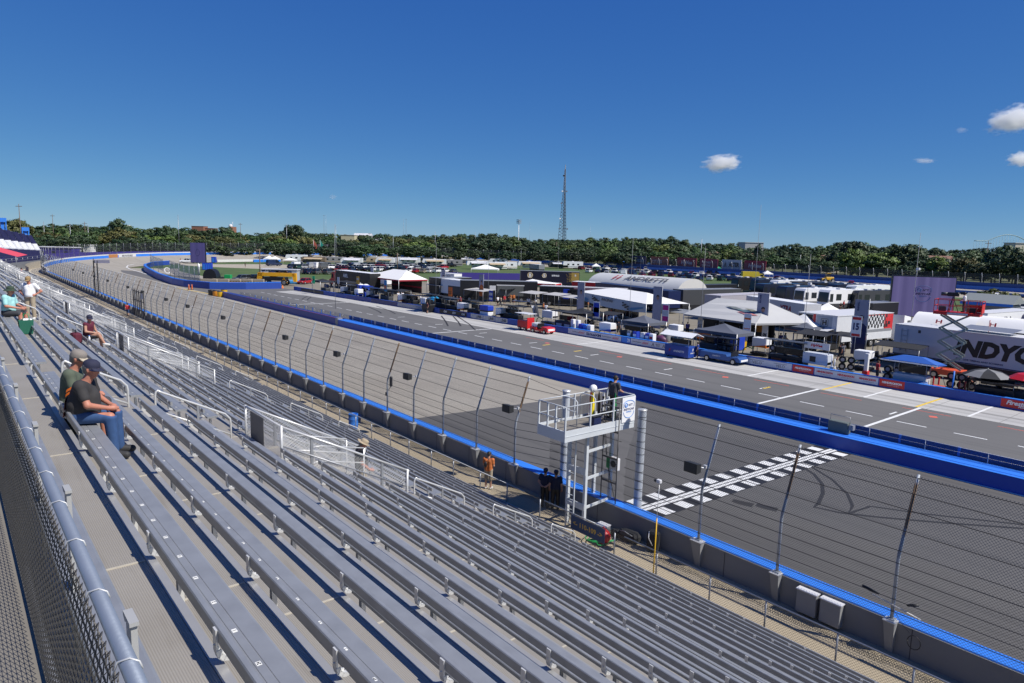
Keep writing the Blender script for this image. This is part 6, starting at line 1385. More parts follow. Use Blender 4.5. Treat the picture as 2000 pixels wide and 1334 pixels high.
# big white series trailer
t,L=trailer('huge white timing trailer with giant black slanted lettering along its side',(1748,632),(2000,661),4.1,2.7,mk('timing_trailer_white',(.52,.53,.58),.5,0,.05,.6),OFFWHITE,None,loc=(75.9,29.0,0),rz=RZ-.13,L=18.0)
side_text(t,'INDYCAR',BLACK,L,.585,2.55,9.4,1.65,.06,.22);side_text(t,'LIVE TIMING AND SCORING',NAVYINK,L,.47,1.40,3.4,.16,.03);patch(t,'small_square',NAVYINK,L*.34,L*.36,1.3,1.5)
patch(t,'blue_line',NAVYINK,0,L,1.02,1.12);patch(t,'door_line',MIDGREY,L*.70,L*.702,1.2,3.9);patch(t,'door_line',MIDGREY,L*.74,L*.742,1.2,3.9);patch(t,'vent',DKGREY,L*.13,L*.145,3.4,3.7)
m=MB()
for x in (.75,1.35):m.tube([(x,-.08,1.3),(x,-.08,3.7)],.025,5)
for k in range(5):m.tube([(.75,-.08,1.5+.5*k),(1.35,-.08,1.5+.5*k)],.02,5)
m.build('ladder',GALV,t)
m=MB();m.add([(6.0,.3,4.35),(10.5,.3,4.35),(10.5,2.4,4.6),(6.0,2.4,4.6)],[(0,1,2,3)]);m.build('roof_hatch',GALV,t)
# other right hand pieces
t,L=trailer('white trailer with big capitals on a slanted side at the right edge',(1930,612),(2000,607),4.0,2.6,WHITE,OFFWHITE,loc=(102.4,28.3,0),rz=-.12,L=14);lettering('H',REDINK,t,(1.1,-.012,2.75),width=1.3,height=1.4,right=(1,0,0),bold=.06);lettering('ONDA',GREYINK,t,(4.9,-.012,2.75),width=4.6,height=1.3,right=(1,0,0),bold=.06)
for j,(px,py,w) in enumerate(((1777,633,7.0),(1882,640,6.5))):
    p=gp(px,py,2.4);t=thing('curved_awning','%s white car maker awning with a small red letter behind the timing trailer' % ('left' if j == 0 else 'right'),'awning',(p.x,p.y,0),RZ,'white awnings');m=MB();rows=[]
    for k in range(7):f=k/6;rows.append([(0,2.6*f,2.4+1.5*math.sin(f*PI/2)),(w,2.6*f,2.4+1.5*math.sin(f*PI/2))])
    m.sheet(rows,0,True);m.build('canopy',CANVAS,t);lettering('H',REDINK,t,(w*.45,.35,3.05),width=.7,height=.5,right=(1,0,0),up=(0,.45,.9),bold=.03)
    for x in (.1,w-.1):m=MB();m.tube([(x,0,0),(x,0,2.4)],.04,5);m.build('leg',GALV,t)
p=gp(1744,646,0);t=thing('truck_cab','white tractor cab in front of the chequered hospitality trailer','truck',(91.5,34.0,0),0);m=MB();m.prism([(3.2,0,.6),(3.2,0,1.7),(2.4,0,2.0),(2.0,0,3.4),(0,0,3.7),(0,0,.6)],(0,2.4,0));m.build('cab',WHITE,t);m=MB();m.box(1.0,1.9,-.02,-.003,2.1,3.0);m.build('window',GLASS,t)
for x in (.6,2.5):
    for y_ in (.1,2.3):o=link('wheel',WHEEL,t,(x,y_,.46));o.scale=(1.35,1.2,1.35)
t,L=trailer('black box trailer between the black coach and the big screen',(1705,592),(1757,590),3.8,2.6,BLACK,MIDGREY)
t=thing('domed_vehicle','dark navy rounded service vehicle behind the timing trailer at the right edge','vehicle',(gp(1963,648,1).x,gp(1963,648,1).y,0),RZ);m=MB();rows=[]
for k in range(9):a=PI*k/8;rows.append([(x,1.3-1.3*math.cos(a),1.0+2.6*math.sin(a)*(.8 if x in (0,7) else 1)) for x in (0,.6,6.4,7)])
m.sheet(rows,0,True);m.build('shell',NAVY,t);m=MB();m.box(.3,6.7,.1,2.5,.4,1.05);m.build('base',BLACK,t)
# coaches
for j,(px,py,col,low,L_,H_,lb) in enumerate(((1568,600,WHITE,MIDGREY,12.5,3.7,'white coach with dark windscreen, left of the white pair'),(1616,605,WHITE,DKGREY,13,3.8,'white coach with dark windscreen, right of the white pair'),(1672,605,DKGREY,BLACK,12.5,3.7,'black coach with red door right of the white coaches'),(1532,596,DKBLUE if False else mk('ink_blue_coach',(.02,.025,.045),.25),BLACK,13,3.8,'dark coach beside the white coaches, right of the dark pair'),(1488,589,mk('ink_blue_coach',(.02,.025,.045)),BLACK,13,3.8,'dark coach behind the lettered trailer, left of the dark pair'))):
    coach(lb,gp(px,py),-.22,L_,H_,col,low)
for j in range(7):
    coach('dark coach roof in the rear coach row, %s from left' % nth(j+1),gp(1440+38*j,571+3.2*j),-.2,12.5,3.7,[BLACK,mk('ink_blue_coach',(.02,.025,.045)),WHITE,DKGREY][j % 4],BLACK)
trailer('silver box trailer in the rear of the coach row',(1500,555),(1545,556),3.2,2.5,CARC['silver'])
# ================================================================== big screens
t=thing('video_screen','huge purple video screen showing a blue shield badge','video screen',(0,0,0));a,b_=Vector((112.5,44.1,0)),Vector((117.6,37.0,0))
u_=(b_-a).normalized();n_=Vector((u_.y,-u_.x,0));wS=(b_-a).length;z0,z1=1.6,7.9
def screen_mat(nm,ca,cb,st):
    m_,nt,b=_bsdf(nm);N=nt.nodes;L_=nt.links;tc=N.new('ShaderNodeTexCoord');mp=N.new('ShaderNodeMapping');mp.inputs['Scale'].default_value=(.7,.7,.01)
    nz=N.new('ShaderNodeTexNoise');nz.inputs['Scale'].default_value=1.4;L_.new(tc.outputs['Object'],mp.inputs[0]);L_.new(mp.outputs[0],nz.inputs['Vector']);r=N.new('ShaderNodeMapRange');r.inputs[1].default_value=.35;r.inputs[2].default_value=.7;L_.new(nz.outputs['Fac'],r.inputs[0])
    mx=N.new('ShaderNodeMix');mx.data_type='RGBA';mx.inputs[6].default_value=ca+(1,);mx.inputs[7].default_value=cb+(1,);L_.new(r.outputs[0],mx.inputs[0]);L_.new(mx.outputs[2],b.inputs['Emission Color']);b.inputs['Emission Strength'].default_value=st;b.inputs['Base Color'].default_value=(.02,.02,.03,1);b.inputs['Roughness'].default_value=.6;return m_
m=MB();m.hexa([a+n_*.0+Vector((0,0,z0)),b_+Vector((0,0,z0)),b_-n_*.8+Vector((0,0,z0)),a-n_*.8+Vector((0,0,z0))],[a+Vector((0,0,z1)),b_+Vector((0,0,z1)),b_-n_*.8+Vector((0,0,z1)),a-n_*.8+Vector((0,0,z1))]);m.build('cabinet',BLACK,t)
e=.03;m=MB();m.quad(a+u_*.1+n_*e+Vector((0,0,z0+.1)),b_-u_*.1+n_*e+Vector((0,0,z0+.1)),b_-u_*.1+n_*e+Vector((0,0,z1-.15)),a+u_*.1+n_*e+Vector((0,0,z1-.15)));m.build('display',screen_mat('screen_purple',(.10,.085,.24),(.17,.145,.36),.50),t)
badge(t,a.lerp(b_,.50)+n_*.05+Vector((0,0,5.2)),2.1,tuple(u_),(0,0,1),tuple(n_),mk('screen_navy',(.01,.01,.05),.6),mk('screen_blue',(.02,.08,.25),.6))
for f in (.1,.9):p=a.lerp(b_,f)-n_*.4;m=MB();m.box(p.x-.2,p.x+.2,p.y-.2,p.y+.2,0,z0);m.build('leg',DKGREY,t)
p=gp(388,537);c=Vector((p.x,p.y,0));u_=RT.copy();u_.z=0;u_.normalize();n_=Vector((u_.y,-u_.x,0));t=thing('video_screen','smaller dark purple video screen on a pylon inside the far turn','video screen',c)
wS=4.2;m=MB();A=u_*(-wS/2);B2=u_*(wS/2);Z=lambda z:Vector((0,0,z));z0,z1=3.4,8.9
m.hexa([A+Z(z0),B2+Z(z0),B2-n_*.6+Z(z0),A-n_*.6+Z(z0)],[A+Z(z1),B2+Z(z1),B2-n_*.6+Z(z1),A-n_*.6+Z(z1)]);m.build('cabinet',BLACK,t);m=MB();m.quad(A+u_*.05+n_*.03+Z(z0+.05),B2-u_*.05+n_*.03+Z(z0+.05),B2-u_*.05+n_*.03+Z(z1-.05),A+u_*.05+n_*.03+Z(z1-.05));m.build('display',screen_mat('screen_dim',(.035,.03,.13),(.06,.05,.19),.6),t)
m=MB();m.tube([n_*.05+u_*(.55*math.cos(a_))+Z(6.2+.9*math.sin(a_)) for a_ in np.linspace(0,2*PI,20)],.04,4);m.build('badge_outline',mk('screen_navy',(.01,.01,.05)),t);m=MB();m.tube([-n_*.3+Z(0),-n_*.3+Z(3.4)],.3,10);m.build('pylon',GALV_L,t)
# ================================================================== pit row equipment
def wl(px,dx=1.2,dy=0.0):
    "ground point dx metres behind the pit wall at photo column px"
    y=ywall(px);return Vector((wallx(y)+dx,y+dy,0))
def pit_cart(label,p,w=2.6,col=BLACK,roof=None,rz=RZ,name='timing_stand',panel=None,seats=2,h=2.5,roofw=.3):
    "timing cart: cabinet, posts, canopy, seats"
    t=thing(name,label,'timing stand',p,rz)
    m=MB();m.cbox((w/2,.55,.72),(w,1.0,1.1),0,0,.04);m.build('cabinet',col,t)
    m=MB();m.hexa([(-roofw,-.45,h),(w+roofw,-.45,h),(w+roofw,1.6,h-.12),(-roofw,1.6,h-.12)],[(-roofw,-.45,h+.07),(w+roofw,-.45,h+.07),(w+roofw,1.6,h-.05),(-roofw,1.6,h-.05)]);m.build('roof',roof or col,t)
    for x in (.06,w-.06):
        for y_ in (.1,1.0):m=MB();m.tube([(x,y_,1.2),(x,y_,h)],.03,5);m.build('post',GALV,t)
    m=MB();m.box(.2,w-.2,.7,.78,1.35,2.0);m.build('monitors',GLASS,t)
    for x in (.35,w-.35):
        for y_ in (.12,.98):o=link('wheel',WHEEL,t,(x,y_,.2));o.scale=(.55,.6,.55)
    for k in range(seats):m=MB();m.cbox((w*(k+.7)/(seats+.4),1.25,1.25),(.4,.4,.08),0,0,.02);m.cbox((w*(k+.7)/(seats+.4),1.45,1.55),(.4,.06,.5),0,0,.02);m.build('seat',DKGREY,t)
    for k in range(2 if panel else 0):m=MB();m.box(w*(.1+.45*k),w*(.1+.45*k)+w*.3,.03,.045,.35,.95);m.build('door',panel,t)
    return t
def fuel_tank(label,p,panel=WHITE,accent=BLACK,rz=RZ,hose=True,w=1.5,txt=None):
    t=thing('fuel_tank',label,'fuel tank',p,rz)
    m=MB();m.cbox((w/2,.6,1.45),(w,1.1,1.0),0,0,.05);m.build('tank',panel,t)
    m=MB();m.prism([(0,.0,.95),(w,.0,.95),(w,0,1.25)],(0,1.1,0));m.build('accent',accent,t)
    for x in (.1,w-.1):
        for y_ in (.12,1.08):m=MB();m.tube([(x,y_,0),(x,y_,.96)],.04,6);m.build('leg',GALV,t)
    m=MB();m.cbox((w/2,.6,.25),(w+.2,1.2,.2),0,0,.02);m.build('base',BLACK,t)
    if txt:lettering(txt,REDINK,t,(w/2,.03,1.6),width=w*.5,height=.2,right=(1,0,0),bold=.03)
    if hose:m=MB();m.tube([(w*.2,.1,1.0),(w*.1,-.15,.75),(-.3,-.2,.9),(-.8,-.1,.6),(-1.0,.0,.1)],.06,7);m.build('hose',mk('hose_green',(.02,.28,.07),.5),t)
    return t
def portable_toilet(label,p,rz=RZ):
    t=thing('portable_toilet',label,'portable toilet',p,rz,'blue portable toilets');m=MB();m.cbox((.6,.6,1.1),(1.2,1.2,2.1),0,0,.06);m.build('cabin',ROYAL,t)
    m=MB();rows=[[(.6+.62*math.cos(a)*f*1.0,.6+.62*math.sin(a)*f,2.16+.22*(1-f**2)) for a in np.linspace(0,2*PI,13)] for f in (1,.8,.5,.05)];m.sheet(rows,0,True);m.build('roof',WHITE,t)
    m=MB();m.box(.15,1.05,-.012,-.002,.15,2.0);m.build('door',mk('toilet_door_blue',(.03,.09,.55),.4),t);m=MB();m.box(.9,.97,-.03,-.012,1.0,1.15);m.build('handle',WHITE,t)
    return t
def post_board(label,p,zc,w,h,mat,txt=None,ink=BLACK,stripes=(),rz=RZ,group='pit boards on poles'):
    t=thing('pit_board',label,'pit board',p,rz,group);m=MB();m.tube([(0,.03,0),(0,.03,zc+h/2)],.025,5);m.build('pole',GALV,t);m=MB();m.cbox((0,0,zc),(w,.03,h),0,0,.01);m.build('panel',mat,t)
    for (f0,f1,mt) in stripes:m=MB();m.box(-w*.42,w*.42,-.024,-.017,zc-h/2+h*f0,zc-h/2+h*f1);m.build('band',mt,t)
    if txt:lettering(txt,ink,t,(0,-.028,zc),width=w*.6,height=h*.34,right=(1,0,0),bold=.05)
    return t
def banner_flag(label,p,h,w,shirt,base,name_txt=None,num=None,hair=HAIRB,head_f=.72,rz=RZ,legs=None):
    "tall driver banner: plain portrait figure on a pale cloth"
    t=thing('driver_banner',label,'banner',p,rz,'tall driver banners');zb=.35;m=MB();m.tube([(w+.04,.02,0),(w+.04,.02,h+.15)],.03,6);m.build('pole',GALV,t)
    m=MB();m.box(0,w,0,.015,zb,h);m.build('cloth',mk('banner_lilac',(.33,.33,.40),.8,0,.06,.8),t)
    H=h-zb;cx=w*.56
    def blob(name,mt,pts,e):m=MB();m.prism([(x,-e,z) for x,z in pts],(0,.004,0));return m.build(name,mt,t)
    hz=zb+H*head_f;r=w*.155
    legs and blob('print_lower',legs,[(0,zb+.01),(w,zb+.01),(w,zb+H*.22),(w*.1,zb+H*.24)],.006)
    blob('print_shirt',shirt,[(w*.10,zb+H*.20),(w*.98,zb+H*.20),(w*.98,zb+H*(head_f-.14)),(cx+w*.18,zb+H*(head_f-.085)),(cx-w*.18,zb+H*(head_f-.085)),(w*.16,zb+H*(head_f-.15)),(w*.02,zb+H*.36)],.010)
    blob('print_face',SKIN,[(cx+r*math.cos(a),hz+r*1.4*math.sin(a)) for a in np.linspace(0,2*PI,14)[:-1]],.014)
    blob('print_hair',hair,[(cx+r*1.1*math.cos(a),hz+r*.5+r*1.1*math.sin(a)) for a in np.linspace(0,PI,9)]+[(cx-r*1.05,hz+r*.3),(cx,hz+r*.75),(cx+r*1.05,hz+r*.3)],.018)
    if name_txt:lettering(name_txt,NAVYINK,t,(w*.26,-.02,zb+H*.88),width=H*.16,height=w*.16,right=(0,0,1),up=(-1,0,0),bold=.04)
    if num:lettering(num,WHITEINK,t,(w*.3,-.02,zb+H*.09),width=w*.32,height=w*.22,right=(1,0,0),bold=.02,shear=.2)
    return t
WSUIT=mk('print_white_suit',(.40,.38,.44),.8,0,.25,4)
banner_flag('driver banner showing a figure in a pale suit beside the large white marquee',gp(724,566),5.0,1.3,WSUIT,0)
banner_flag('driver banner showing a dark haired figure in a black shirt',gp(862,575),5.2,1.3,BSHIRT,0,legs=BLACK)
banner_flag('driver banner showing a figure in an orange shirt among the dark awnings',gp(935,592),5.3,1.3,ORSH,0,legs=BLACK)
banner_flag('driver banner showing a long haired figure in a white suit',gp(1126,620),5.6,1.45,WSUIT,0,None,head_f=.70)
banner_flag('driver banner with number fifty one and a figure in a white suit',gp(1272,645),6.0,1.45,WSUIT,0,None,'51',head_f=.74)
banner_flag('driver banner showing a figure in an amber shirt with folded arms',gp(1473,672),6.2,1.45,mk('print_amber',(.34,.14,.02),.8),0,'ROSSI',legs=BLACK,head_f=.66)
banner_flag('driver banner showing a figure in a navy shirt by the hospitality trailer',gp(1660,697),6.3,1.45,mk('print_navy',(.02,.025,.09),.8),0,'RAHAL',legs=NAVY,head_f=.66)
# far left stalls
popup('black canopy over the first pit stall at the far left',wl(604,2,3),4,3,2.4,2.8,BCANVAS)
pit_cart('small black timing stand with glass front at the far left stalls',wl(628,.9,2.4),2.4,DKGREY)
popup('long black canopy next to the far black trailer',wl(630,4,3.5),6,3,2.5,2.8,BCANVAS)
fuel_tank('white fuel tank with black corner at the far left stalls',wl(657,.8),WHITE,BLACK,w=1.4)
pit_cart('black frame stand between the far left fuel tank and the toilets',wl(668,1.0,1),2.6,BLACK,DKGREY)
fuel_tank('white and blue fuel tank near the toilets',wl(684,.8),WHITE,ROYAL,w=1.5);pit_cart('royal blue stand with white lower half beside the far toilets',wl(684,2.4,1.5),2.8,ROYAL,ROYAL)
p=gp(697,577);portable_toilet('blue portable toilet, left of the far pair',(p.x,p.y,0));p=gp(706.5,577.5);portable_toilet('blue portable toilet, right of the far pair',(p.x,p.y,0))
pit_cart('dark navy stand right of the far toilets',wl(716,.9,2),3.2,NAVY,NAVY)
fuel_tank('pale fuel tank right of the far toilets',wl(708,.8,.2),OFFWHITE,BLACK,w=1.2)
pit_cart('grey and black stand under the blue and orange board',wl(742,1.1,2),3.0,DKGREY,BLACK)
fuel_tank('white fuel tank with orange corner and green hose, left stall',wl(768,.8),WHITE,ORANGE)
pit_cart('black stand with brown doors left of the black cart',wl(788,.9,2),3.6,BLACK,BLACK,panel=mk('brown_door',(.28,.09,.03),.6),h=2.1)
fuel_tank('white and pale blue fuel tank left of the black cart',wl(818,.8,.8),WHITE,mk('pale_blue_accent',(.1,.3,.5),.5))
pit_cart('wide black stand with roof behind the black cart',wl(850,1.6,4),4.2,BLACK,BCANVAS)
pit_cart('black stand left of the boxy white fuel tank',wl(868,.9,1),2.6,BLACK,DKGREY)
fuel_tank('white fuel tank with orange corner above the black lettered board',wl(887,.8,.5),WHITE,ORANGE,hose=False,w=1.8)
pit_cart('black stand with one brown door right of the boxy white tank',wl(912,.9,1.2),2.8,BLACK,BCANVAS,panel=mk('brown_door',(.28,.09,.03)))
t=thing('tool_cabinet','white tool cabinet with a royal blue top on the pit row','cabinet',wl(934,.6,.4),RZ);m=MB();m.cbox((1,.5,.6),(2.0,1,1.2),0,0,.04);m.build('body',WHITE,t);m=MB();m.cbox((1,.5,1.75),(2.0,1.1,.7),0,0,.05);m.build('top',ROYAL,t);m=MB();m.box(.1,1.9,0,1,1.21,1.39);m.build('gap',BLACK,t)
fuel_tank('small white fuel tank in the stall with green shirted helpers',wl(967,.8,1),WHITE,BLACK,w=1.2)
pit_cart('long black stand with dark canopy behind the pale grey boards',wl(985,1.0,2.2),4.0,BLACK,BCANVAS)
popup('flat black canopy on poles behind the red tug',wl(1096,3.4,3.4),4.6,3.2,2.4,2.9,BCANVAS)
t=thing('work_table','long white topped work table in front of the busy awning','table',gp(1000,597),RZ+.2);m=MB();m.cbox((2.2,.5,.92),(4.4,.9,.06));m.build('top',OFFWHITE,t)
for x in (.2,4.2):
    for y_ in (.1,.9):m=MB();m.tube([(x,y_,0),(x,y_,.9)],.03,5);m.build('leg',GALV,t)
t=thing('draped_sheet','grey and white striped sheet draped over a frame','sheet',gp(1037,622),RZ);m=MB();rows=[[(.0+1.5*k/6,.4*math.sin(k),2.2-.25*(6-k)/6),(.2+1.3*k/6,.1+.3*math.cos(k),.3+.1*(k % 2))] for k in range(7)];m.sheet(rows);m.build('cloth',MIDGREY,t);m=MB();rows=[[(.0+1.5*k/6,.4*math.sin(k)-.02,2.2-.25*(6-k)/6),(.05+1.5*k/6,.1+.3*math.cos(k)-.02,.9)] for k in range(0,4)];m.sheet(rows);m.build('stripe',WHITE,t)
fuel_tank('large white fuel tank with a black swoosh above the red tug',gp(1057,632),WHITE,WHITE,w=2.2)
pit_cart('black stand with silver sides behind the red tug',wl(1082,1.6,1.6),3.4,DKGREY,BCANVAS,panel=OFFWHITE)
t=thing('pump_cabinet','pair of tall white pump cabinets right of the red tug','cabinet',wl(1103,.9),RZ);
for x in (0,.9):m=MB();m.cbox((x+.3,.3,.9),(.5,.5,1.8),0,0,.04);m.build('cabinet',WHITE,t)
t=thing('blue_bins','blue and white tyre lockers beside the white fuel tank with a blue wave','locker',wl(1127,.7,.5),RZ)
for k,mt in enumerate((ROYAL,BLUE,WHITE)):m=MB();m.cbox((.35+.75*k,.4,.7),(.65,.7,1.4),0,0,.04);m.build('locker',mt,t)
fuel_tank('white fuel tank with deep blue wave behind the radio name board',wl(1170,.9,.9),WHITE,ROYAL,w=1.9)
t=thing('metal_crate','black open metal crate standing in the pit lane stall','crate',gp(1148,640),RZ);m=MB()
for z in (.15,.5,.85,1.2):
    m.bar((0,0,z),(1.5,0,z),.05);m.bar((0,.8,z),(1.5,.8,z),.05)
for x in (0,.75,1.5):
    for y_ in (0,.8):m.bar((x,y_,0),(x,y_,1.2),.06)
m.build('frame',BLACK,t)
popup('slate grey canopy right of the blue wave fuel tank',wl(1203,3.0,1.8),4.2,3.4,2.3,3.0,mk('slate_canvas',(.10,.11,.14)))
pit_cart('black stand under the slate grey canopy',wl(1210,1.4,1.2),3.2,DKGREY,BLACK,h=2.0)
for j,(px,mt,a) in enumerate(((1218,MIDGREY,'grey'),(1229,ROYAL,'royal blue'),(1243,OFFWHITE,'pale grey'),(1252,ROYAL,'blue and white'),(1260,WHITE,'white'))):
    t=thing('tyre_locker','%s tyre locker behind the board with the white number, %s from left' % (a,nth(j+1)),'locker',wl(px,.55),RZ);m=MB();m.cbox((.3,.35,.75),(.58,.6,1.5),0,0,.03);m.build('body',mt,t);m=MB();m.box(.08,.52,.04,.048,.9,1.2);m.build('decal',WHITE if mt is not WHITE else REDINK,t)
t=thing('covered_nose','purple and black covered car nose cone on the ground','car part',gp(1275,668),RZ);m=MB();m.tube([(0,0,.3),(.5,0,.42),(1.2,.1,.5),(1.9,.1,.35)],[.2,.45,.5,.25],9);m.build('cover',mk('purple_cover',(.10,.03,.09),.5),t);m=MB();m.box(-.2,.6,-.5,.5,.05,.12);m.build('wing',BLACK,t)
fuel_tank('white fuel tank with grey cylinder behind the mountain mark board',gp(1303,664),WHITE,WHITE,w=1.5)
t=thing('gas_cylinder','grey plastic tank beside the white fuel tank behind the mountain mark board','tank',gp(1301,667),0);m=MB();m.lathe([(0,0),(.45,.02),(.5,.1),(.5,1.3),(.4,1.5),(.12,1.6),(.12,1.75),(0,1.75)],n=14);m.build('body',MIDGREY,t);m=MB();m.lathe([(.14,1.75),(.14,1.83),(0,1.84)],n=10);m.build('cap',BLACK,t)
popup('dark blue grey canopy behind the blue lettered cart',wl(1340,3.2,1.4),5.4,3.4,2.4,3.2,mk('slate_canvas',(.10,.11,.14)))
pit_cart('black monitor stand under the dark blue grey canopy',wl(1360,1.5,.8),3.0,DKGREY,BLACK,h=2.0)
t=thing('equipment_rack','tall black equipment rack behind the blue truck','rack',wl(1397,.8,.4),RZ);m=MB()
for z in (.15,.8,1.5,2.1):m.box(0,2.0,0,1.0,z,z+.08)
for x in (0,1.92):
    for y_ in (0,.92):m.box(x,x+.08,y_,y_+.08,0,2.2)
m.build('frame',BLACK,t)
for k in range(7):m=MB();m.cbox((.3+.5*(k % 4),.5,.45+.68*(k//4)),(.4,.7,.5),0,0,.05);m.build('case',[BLACK,DKGREY,BLACK,mk('orange_case',(.4,.08,.02),.6)][k % 4],t)
p=gp(1424,683);portable_toilet('tall blue portable toilet behind the blue truck',(p.x,p.y,0))
t=thing('yellow_drum','yellow waste drum with dark rim next to the blue portable toilet','barrel',gp(1450,683));m=MB();m.lathe([(0,0),(.36,0),(.4,.1),(.42,1.0),(.42,1.05),(.36,1.05),(.34,.2)],n=14);m.build('body',YELLOW,t);m=MB();m.lathe([(.43,1.0),(.44,1.06),(.36,1.06)],n=14);m.build('rim',mk('dark_lid',(.05,.045,.04)),t)
fuel_tank('white fuel tank with orange corner right of the yellow drum',gp(1466,693),WHITE,ORANGE,w=1.7,hose=True)
pit_cart('big black stand with orange doors above the ice grey boards',wl(1508,1.0,1.0),3.6,BLACK,DKGREY,panel=mk('orange_case',(.4,.08,.02)),h=2.7)
t=fuel_tank('white refuelling station with red grocery name on its top sign',wl(1577,.8,1.0),mk('station_white',(.50,.53,.58),.5),OFFWHITE,w=2.4,hose=False);m=MB();m.box(0,2.4,.2,.3,2.35,2.95);m.build('sign',OFFWHITE,t);lettering('HyVee',REDINK,t,(1.2,.19,2.65),width=1.1,height=.32,right=(1,0,0),bold=.05,shear=.2)
m=MB();m.cbox((1.0,.03,1.4),(.55,.03,.5));m.build('screen',BLACK,t)
for x in (0.05,2.35):m=MB();m.tube([(x,.25,1.9),(x,.25,2.95)],.03,5);m.build('post',GALV,t)
t=thing('pump_post','white refuelling pump with tubes right of the grocery name station','pump',wl(1613,.7,.1),RZ);m=MB();m.cbox((.25,.3,.5),(.4,.4,1.0),0,0,.05);m.tube([(.15,.3,1),(.15,.3,2.0)],.06,7);m.tube([(.4,.3,.9),(.4,.3,1.7)],.05,7);m.build('body',WHITE,t);m=MB();m.tube([(.2,.2,1.5),(.45,0,1.2),(.6,.1,.5)],.04,6);m.build('hose',BLACK,t)
fuel_tank('white fuel tank with bright green hose above the white board trio',gp(1664,722),WHITE,BLACK,w=1.5)
t=thing('post_meter','slim white meter post right of the green hose tank','post',gp(1684,734),RZ);m=MB();m.cbox((.2,.2,1.1),(.34,.3,2.0),0,0,.03);m.build('body',WHITE,t);m=MB();m.cbox((.2,.2,.25),(.5,.5,.5),0,0,.03);m.build('red_base',RED,t)
# blue umbrella cart
t=pit_cart('white cart under a wide blue canopy with white trim',wl(1742,1.0,.4),2.6,OFFWHITE,mk('canopy_blue',(.03,.12,.45),.6,0,.1,2),h=2.35,roofw=.9);
m=MB();m.hexa([(-.8,-.40,2.44),(3.4,-.40,2.44),(3.4,1.5,2.34),(-.8,1.5,2.34)],[(.5,.2,2.85),(2.1,.2,2.85),(2.1,.9,2.8),(.5,.9,2.8)]);m.build('canopy_top',mk('canopy_blue',(.03,.12,.45)),t);m=MB();m.box(-.92,3.52,-.47,-.455,2.30,2.40);m.build('trim',WHITE,t)
# black golf cart in the pit lane
def tug(label,p,rz,col,white=None,trailer_=False):
    t=thing('pit_tug',label,'tug vehicle',p,rz);m=MB();m.prism([(0,0,.3),(0,0,.75),(.15,0,.85),(1.1,0,.9),(1.15,0,.55),(2.0,0,.5),(2.1,0,.75),(3.3,0,.75),(3.3,0,.3)],(0,1.35,0));m.build('body',col,t)
    m=MB();m.cbox((1.75,.68,.7),(.5,1.1,.2),0,0,.05);m.cbox((2.0,.68,1.0),(.12,1.1,.5),0,0,.04);m.build('seat',BLACK,t);m=MB();m.tube([(1.15,.45,.9),(1.4,.45,1.15)],.02,5);m.tube([(1.4,.45+.18*math.cos(a),1.15+.18*math.sin(a)) for a in np.linspace(0,2*PI,10)],.02,5);m.build('steering_wheel',BLACK,t)
    for x in (.6,2.75):
        for y_ in (.05,1.3):o=link('wheel',WHEEL,t,(x,y_,.28));o.scale=(.8,.8,.8)
    if white:m=MB();m.box(-.012,-.002,.1,1.25,.45,.72);m.box(2.2,3.2,.2,1.15,.755,1.2);m.build('white_panel',white,t)
    for y_ in (.2,1.15):m=MB();m.cbox((-.01,y_,.62),(.05,.2,.12));m.build('headlight',HL,t)
    return t
p=gp(1104,655);tug('red pit tug with white front parked against the pit wall',(59.3,ywall(1104),0),PI/2,RED,WHITE)
t=thing('pit_trailer','red towed cart with upright panels behind the red pit tug','cart',(59.2,ywall(1068)+.6,0),PI/2);m=MB();m.box(0,2.0,0,1.2,.35,1.3);m.box(0,.1,0,1.2,1.3,1.75);m.build('body',RED,t);m=MB();m.box(.2,1.8,-.01,-.002,.6,1.1);m.build('panel',mk('dull_red',(.30,.04,.06)),t)
m=MB();m.tube([(-.8,.6,.4),(0,.6,.4)],.04,5);m.build('drawbar',BLACK,t);m=MB();m.hexa([(-.3,-.2,2.2),(2.4,-.2,2.2),(2.4,1.4,2.2),(-.3,1.4,2.2)],[(-.3,-.2,2.26),(2.4,-.2,2.26),(2.4,1.4,2.26),(-.3,1.4,2.26)]);m.build('roof',OFFWHITE,t)
for x in (.1,1.9):m=MB();m.tube([(x,.6,1.3),(x,.6,2.2)],.03,5);m.build('post',GALV,t)
for x in (.5,1.5):
    for y_ in (.03,1.17):o=link('wheel',WHEEL,t,(x,y_,.25));o.scale=(.7,.7,.7)
t=pit_cart('tall black pit cart with flat roof standing in the pit lane',(58.9,ywall(832)+.2,0),2.4,BLACK,BLACK,name='pit_cart',h=2.9);
crowd('person in dark maroon shirt standing by the tall black pit cart','stand',(58.3,ywall(850),.02),3.0,mk('dark_maroon_cloth',(.06,.012,.02),.85),BLACK)
t=thing('pit_cart','deep blue pit cart with white gabled roof and pale lettering','cart',(58.1,44.6,0),RZ);w=3.0
m=MB();m.cbox((w/2,.7,.72),(w,1.4,1.15),0,0,.03);m.build('body',mk('cart_blue',(.02,.06,.30),.4,0,.08,2),t)
m=MB();m.hexa([(-.5,-.3,2.25),(w+.5,-.3,2.25),(w+.5,.7,2.65),(-.5,.7,2.65)],[(-.5,-.3,2.30),(w+.5,-.3,2.30),(w+.5,.7,2.70),(-.5,.7,2.70)]);m.hexa([(-.5,.7,2.65),(w+.5,.7,2.65),(w+.5,1.8,2.25),(-.5,1.8,2.25)],[(-.5,.7,2.70),(w+.5,.7,2.70),(w+.5,1.8,2.30),(-.5,1.8,2.30)]);m.build('roof',WHITE,t)
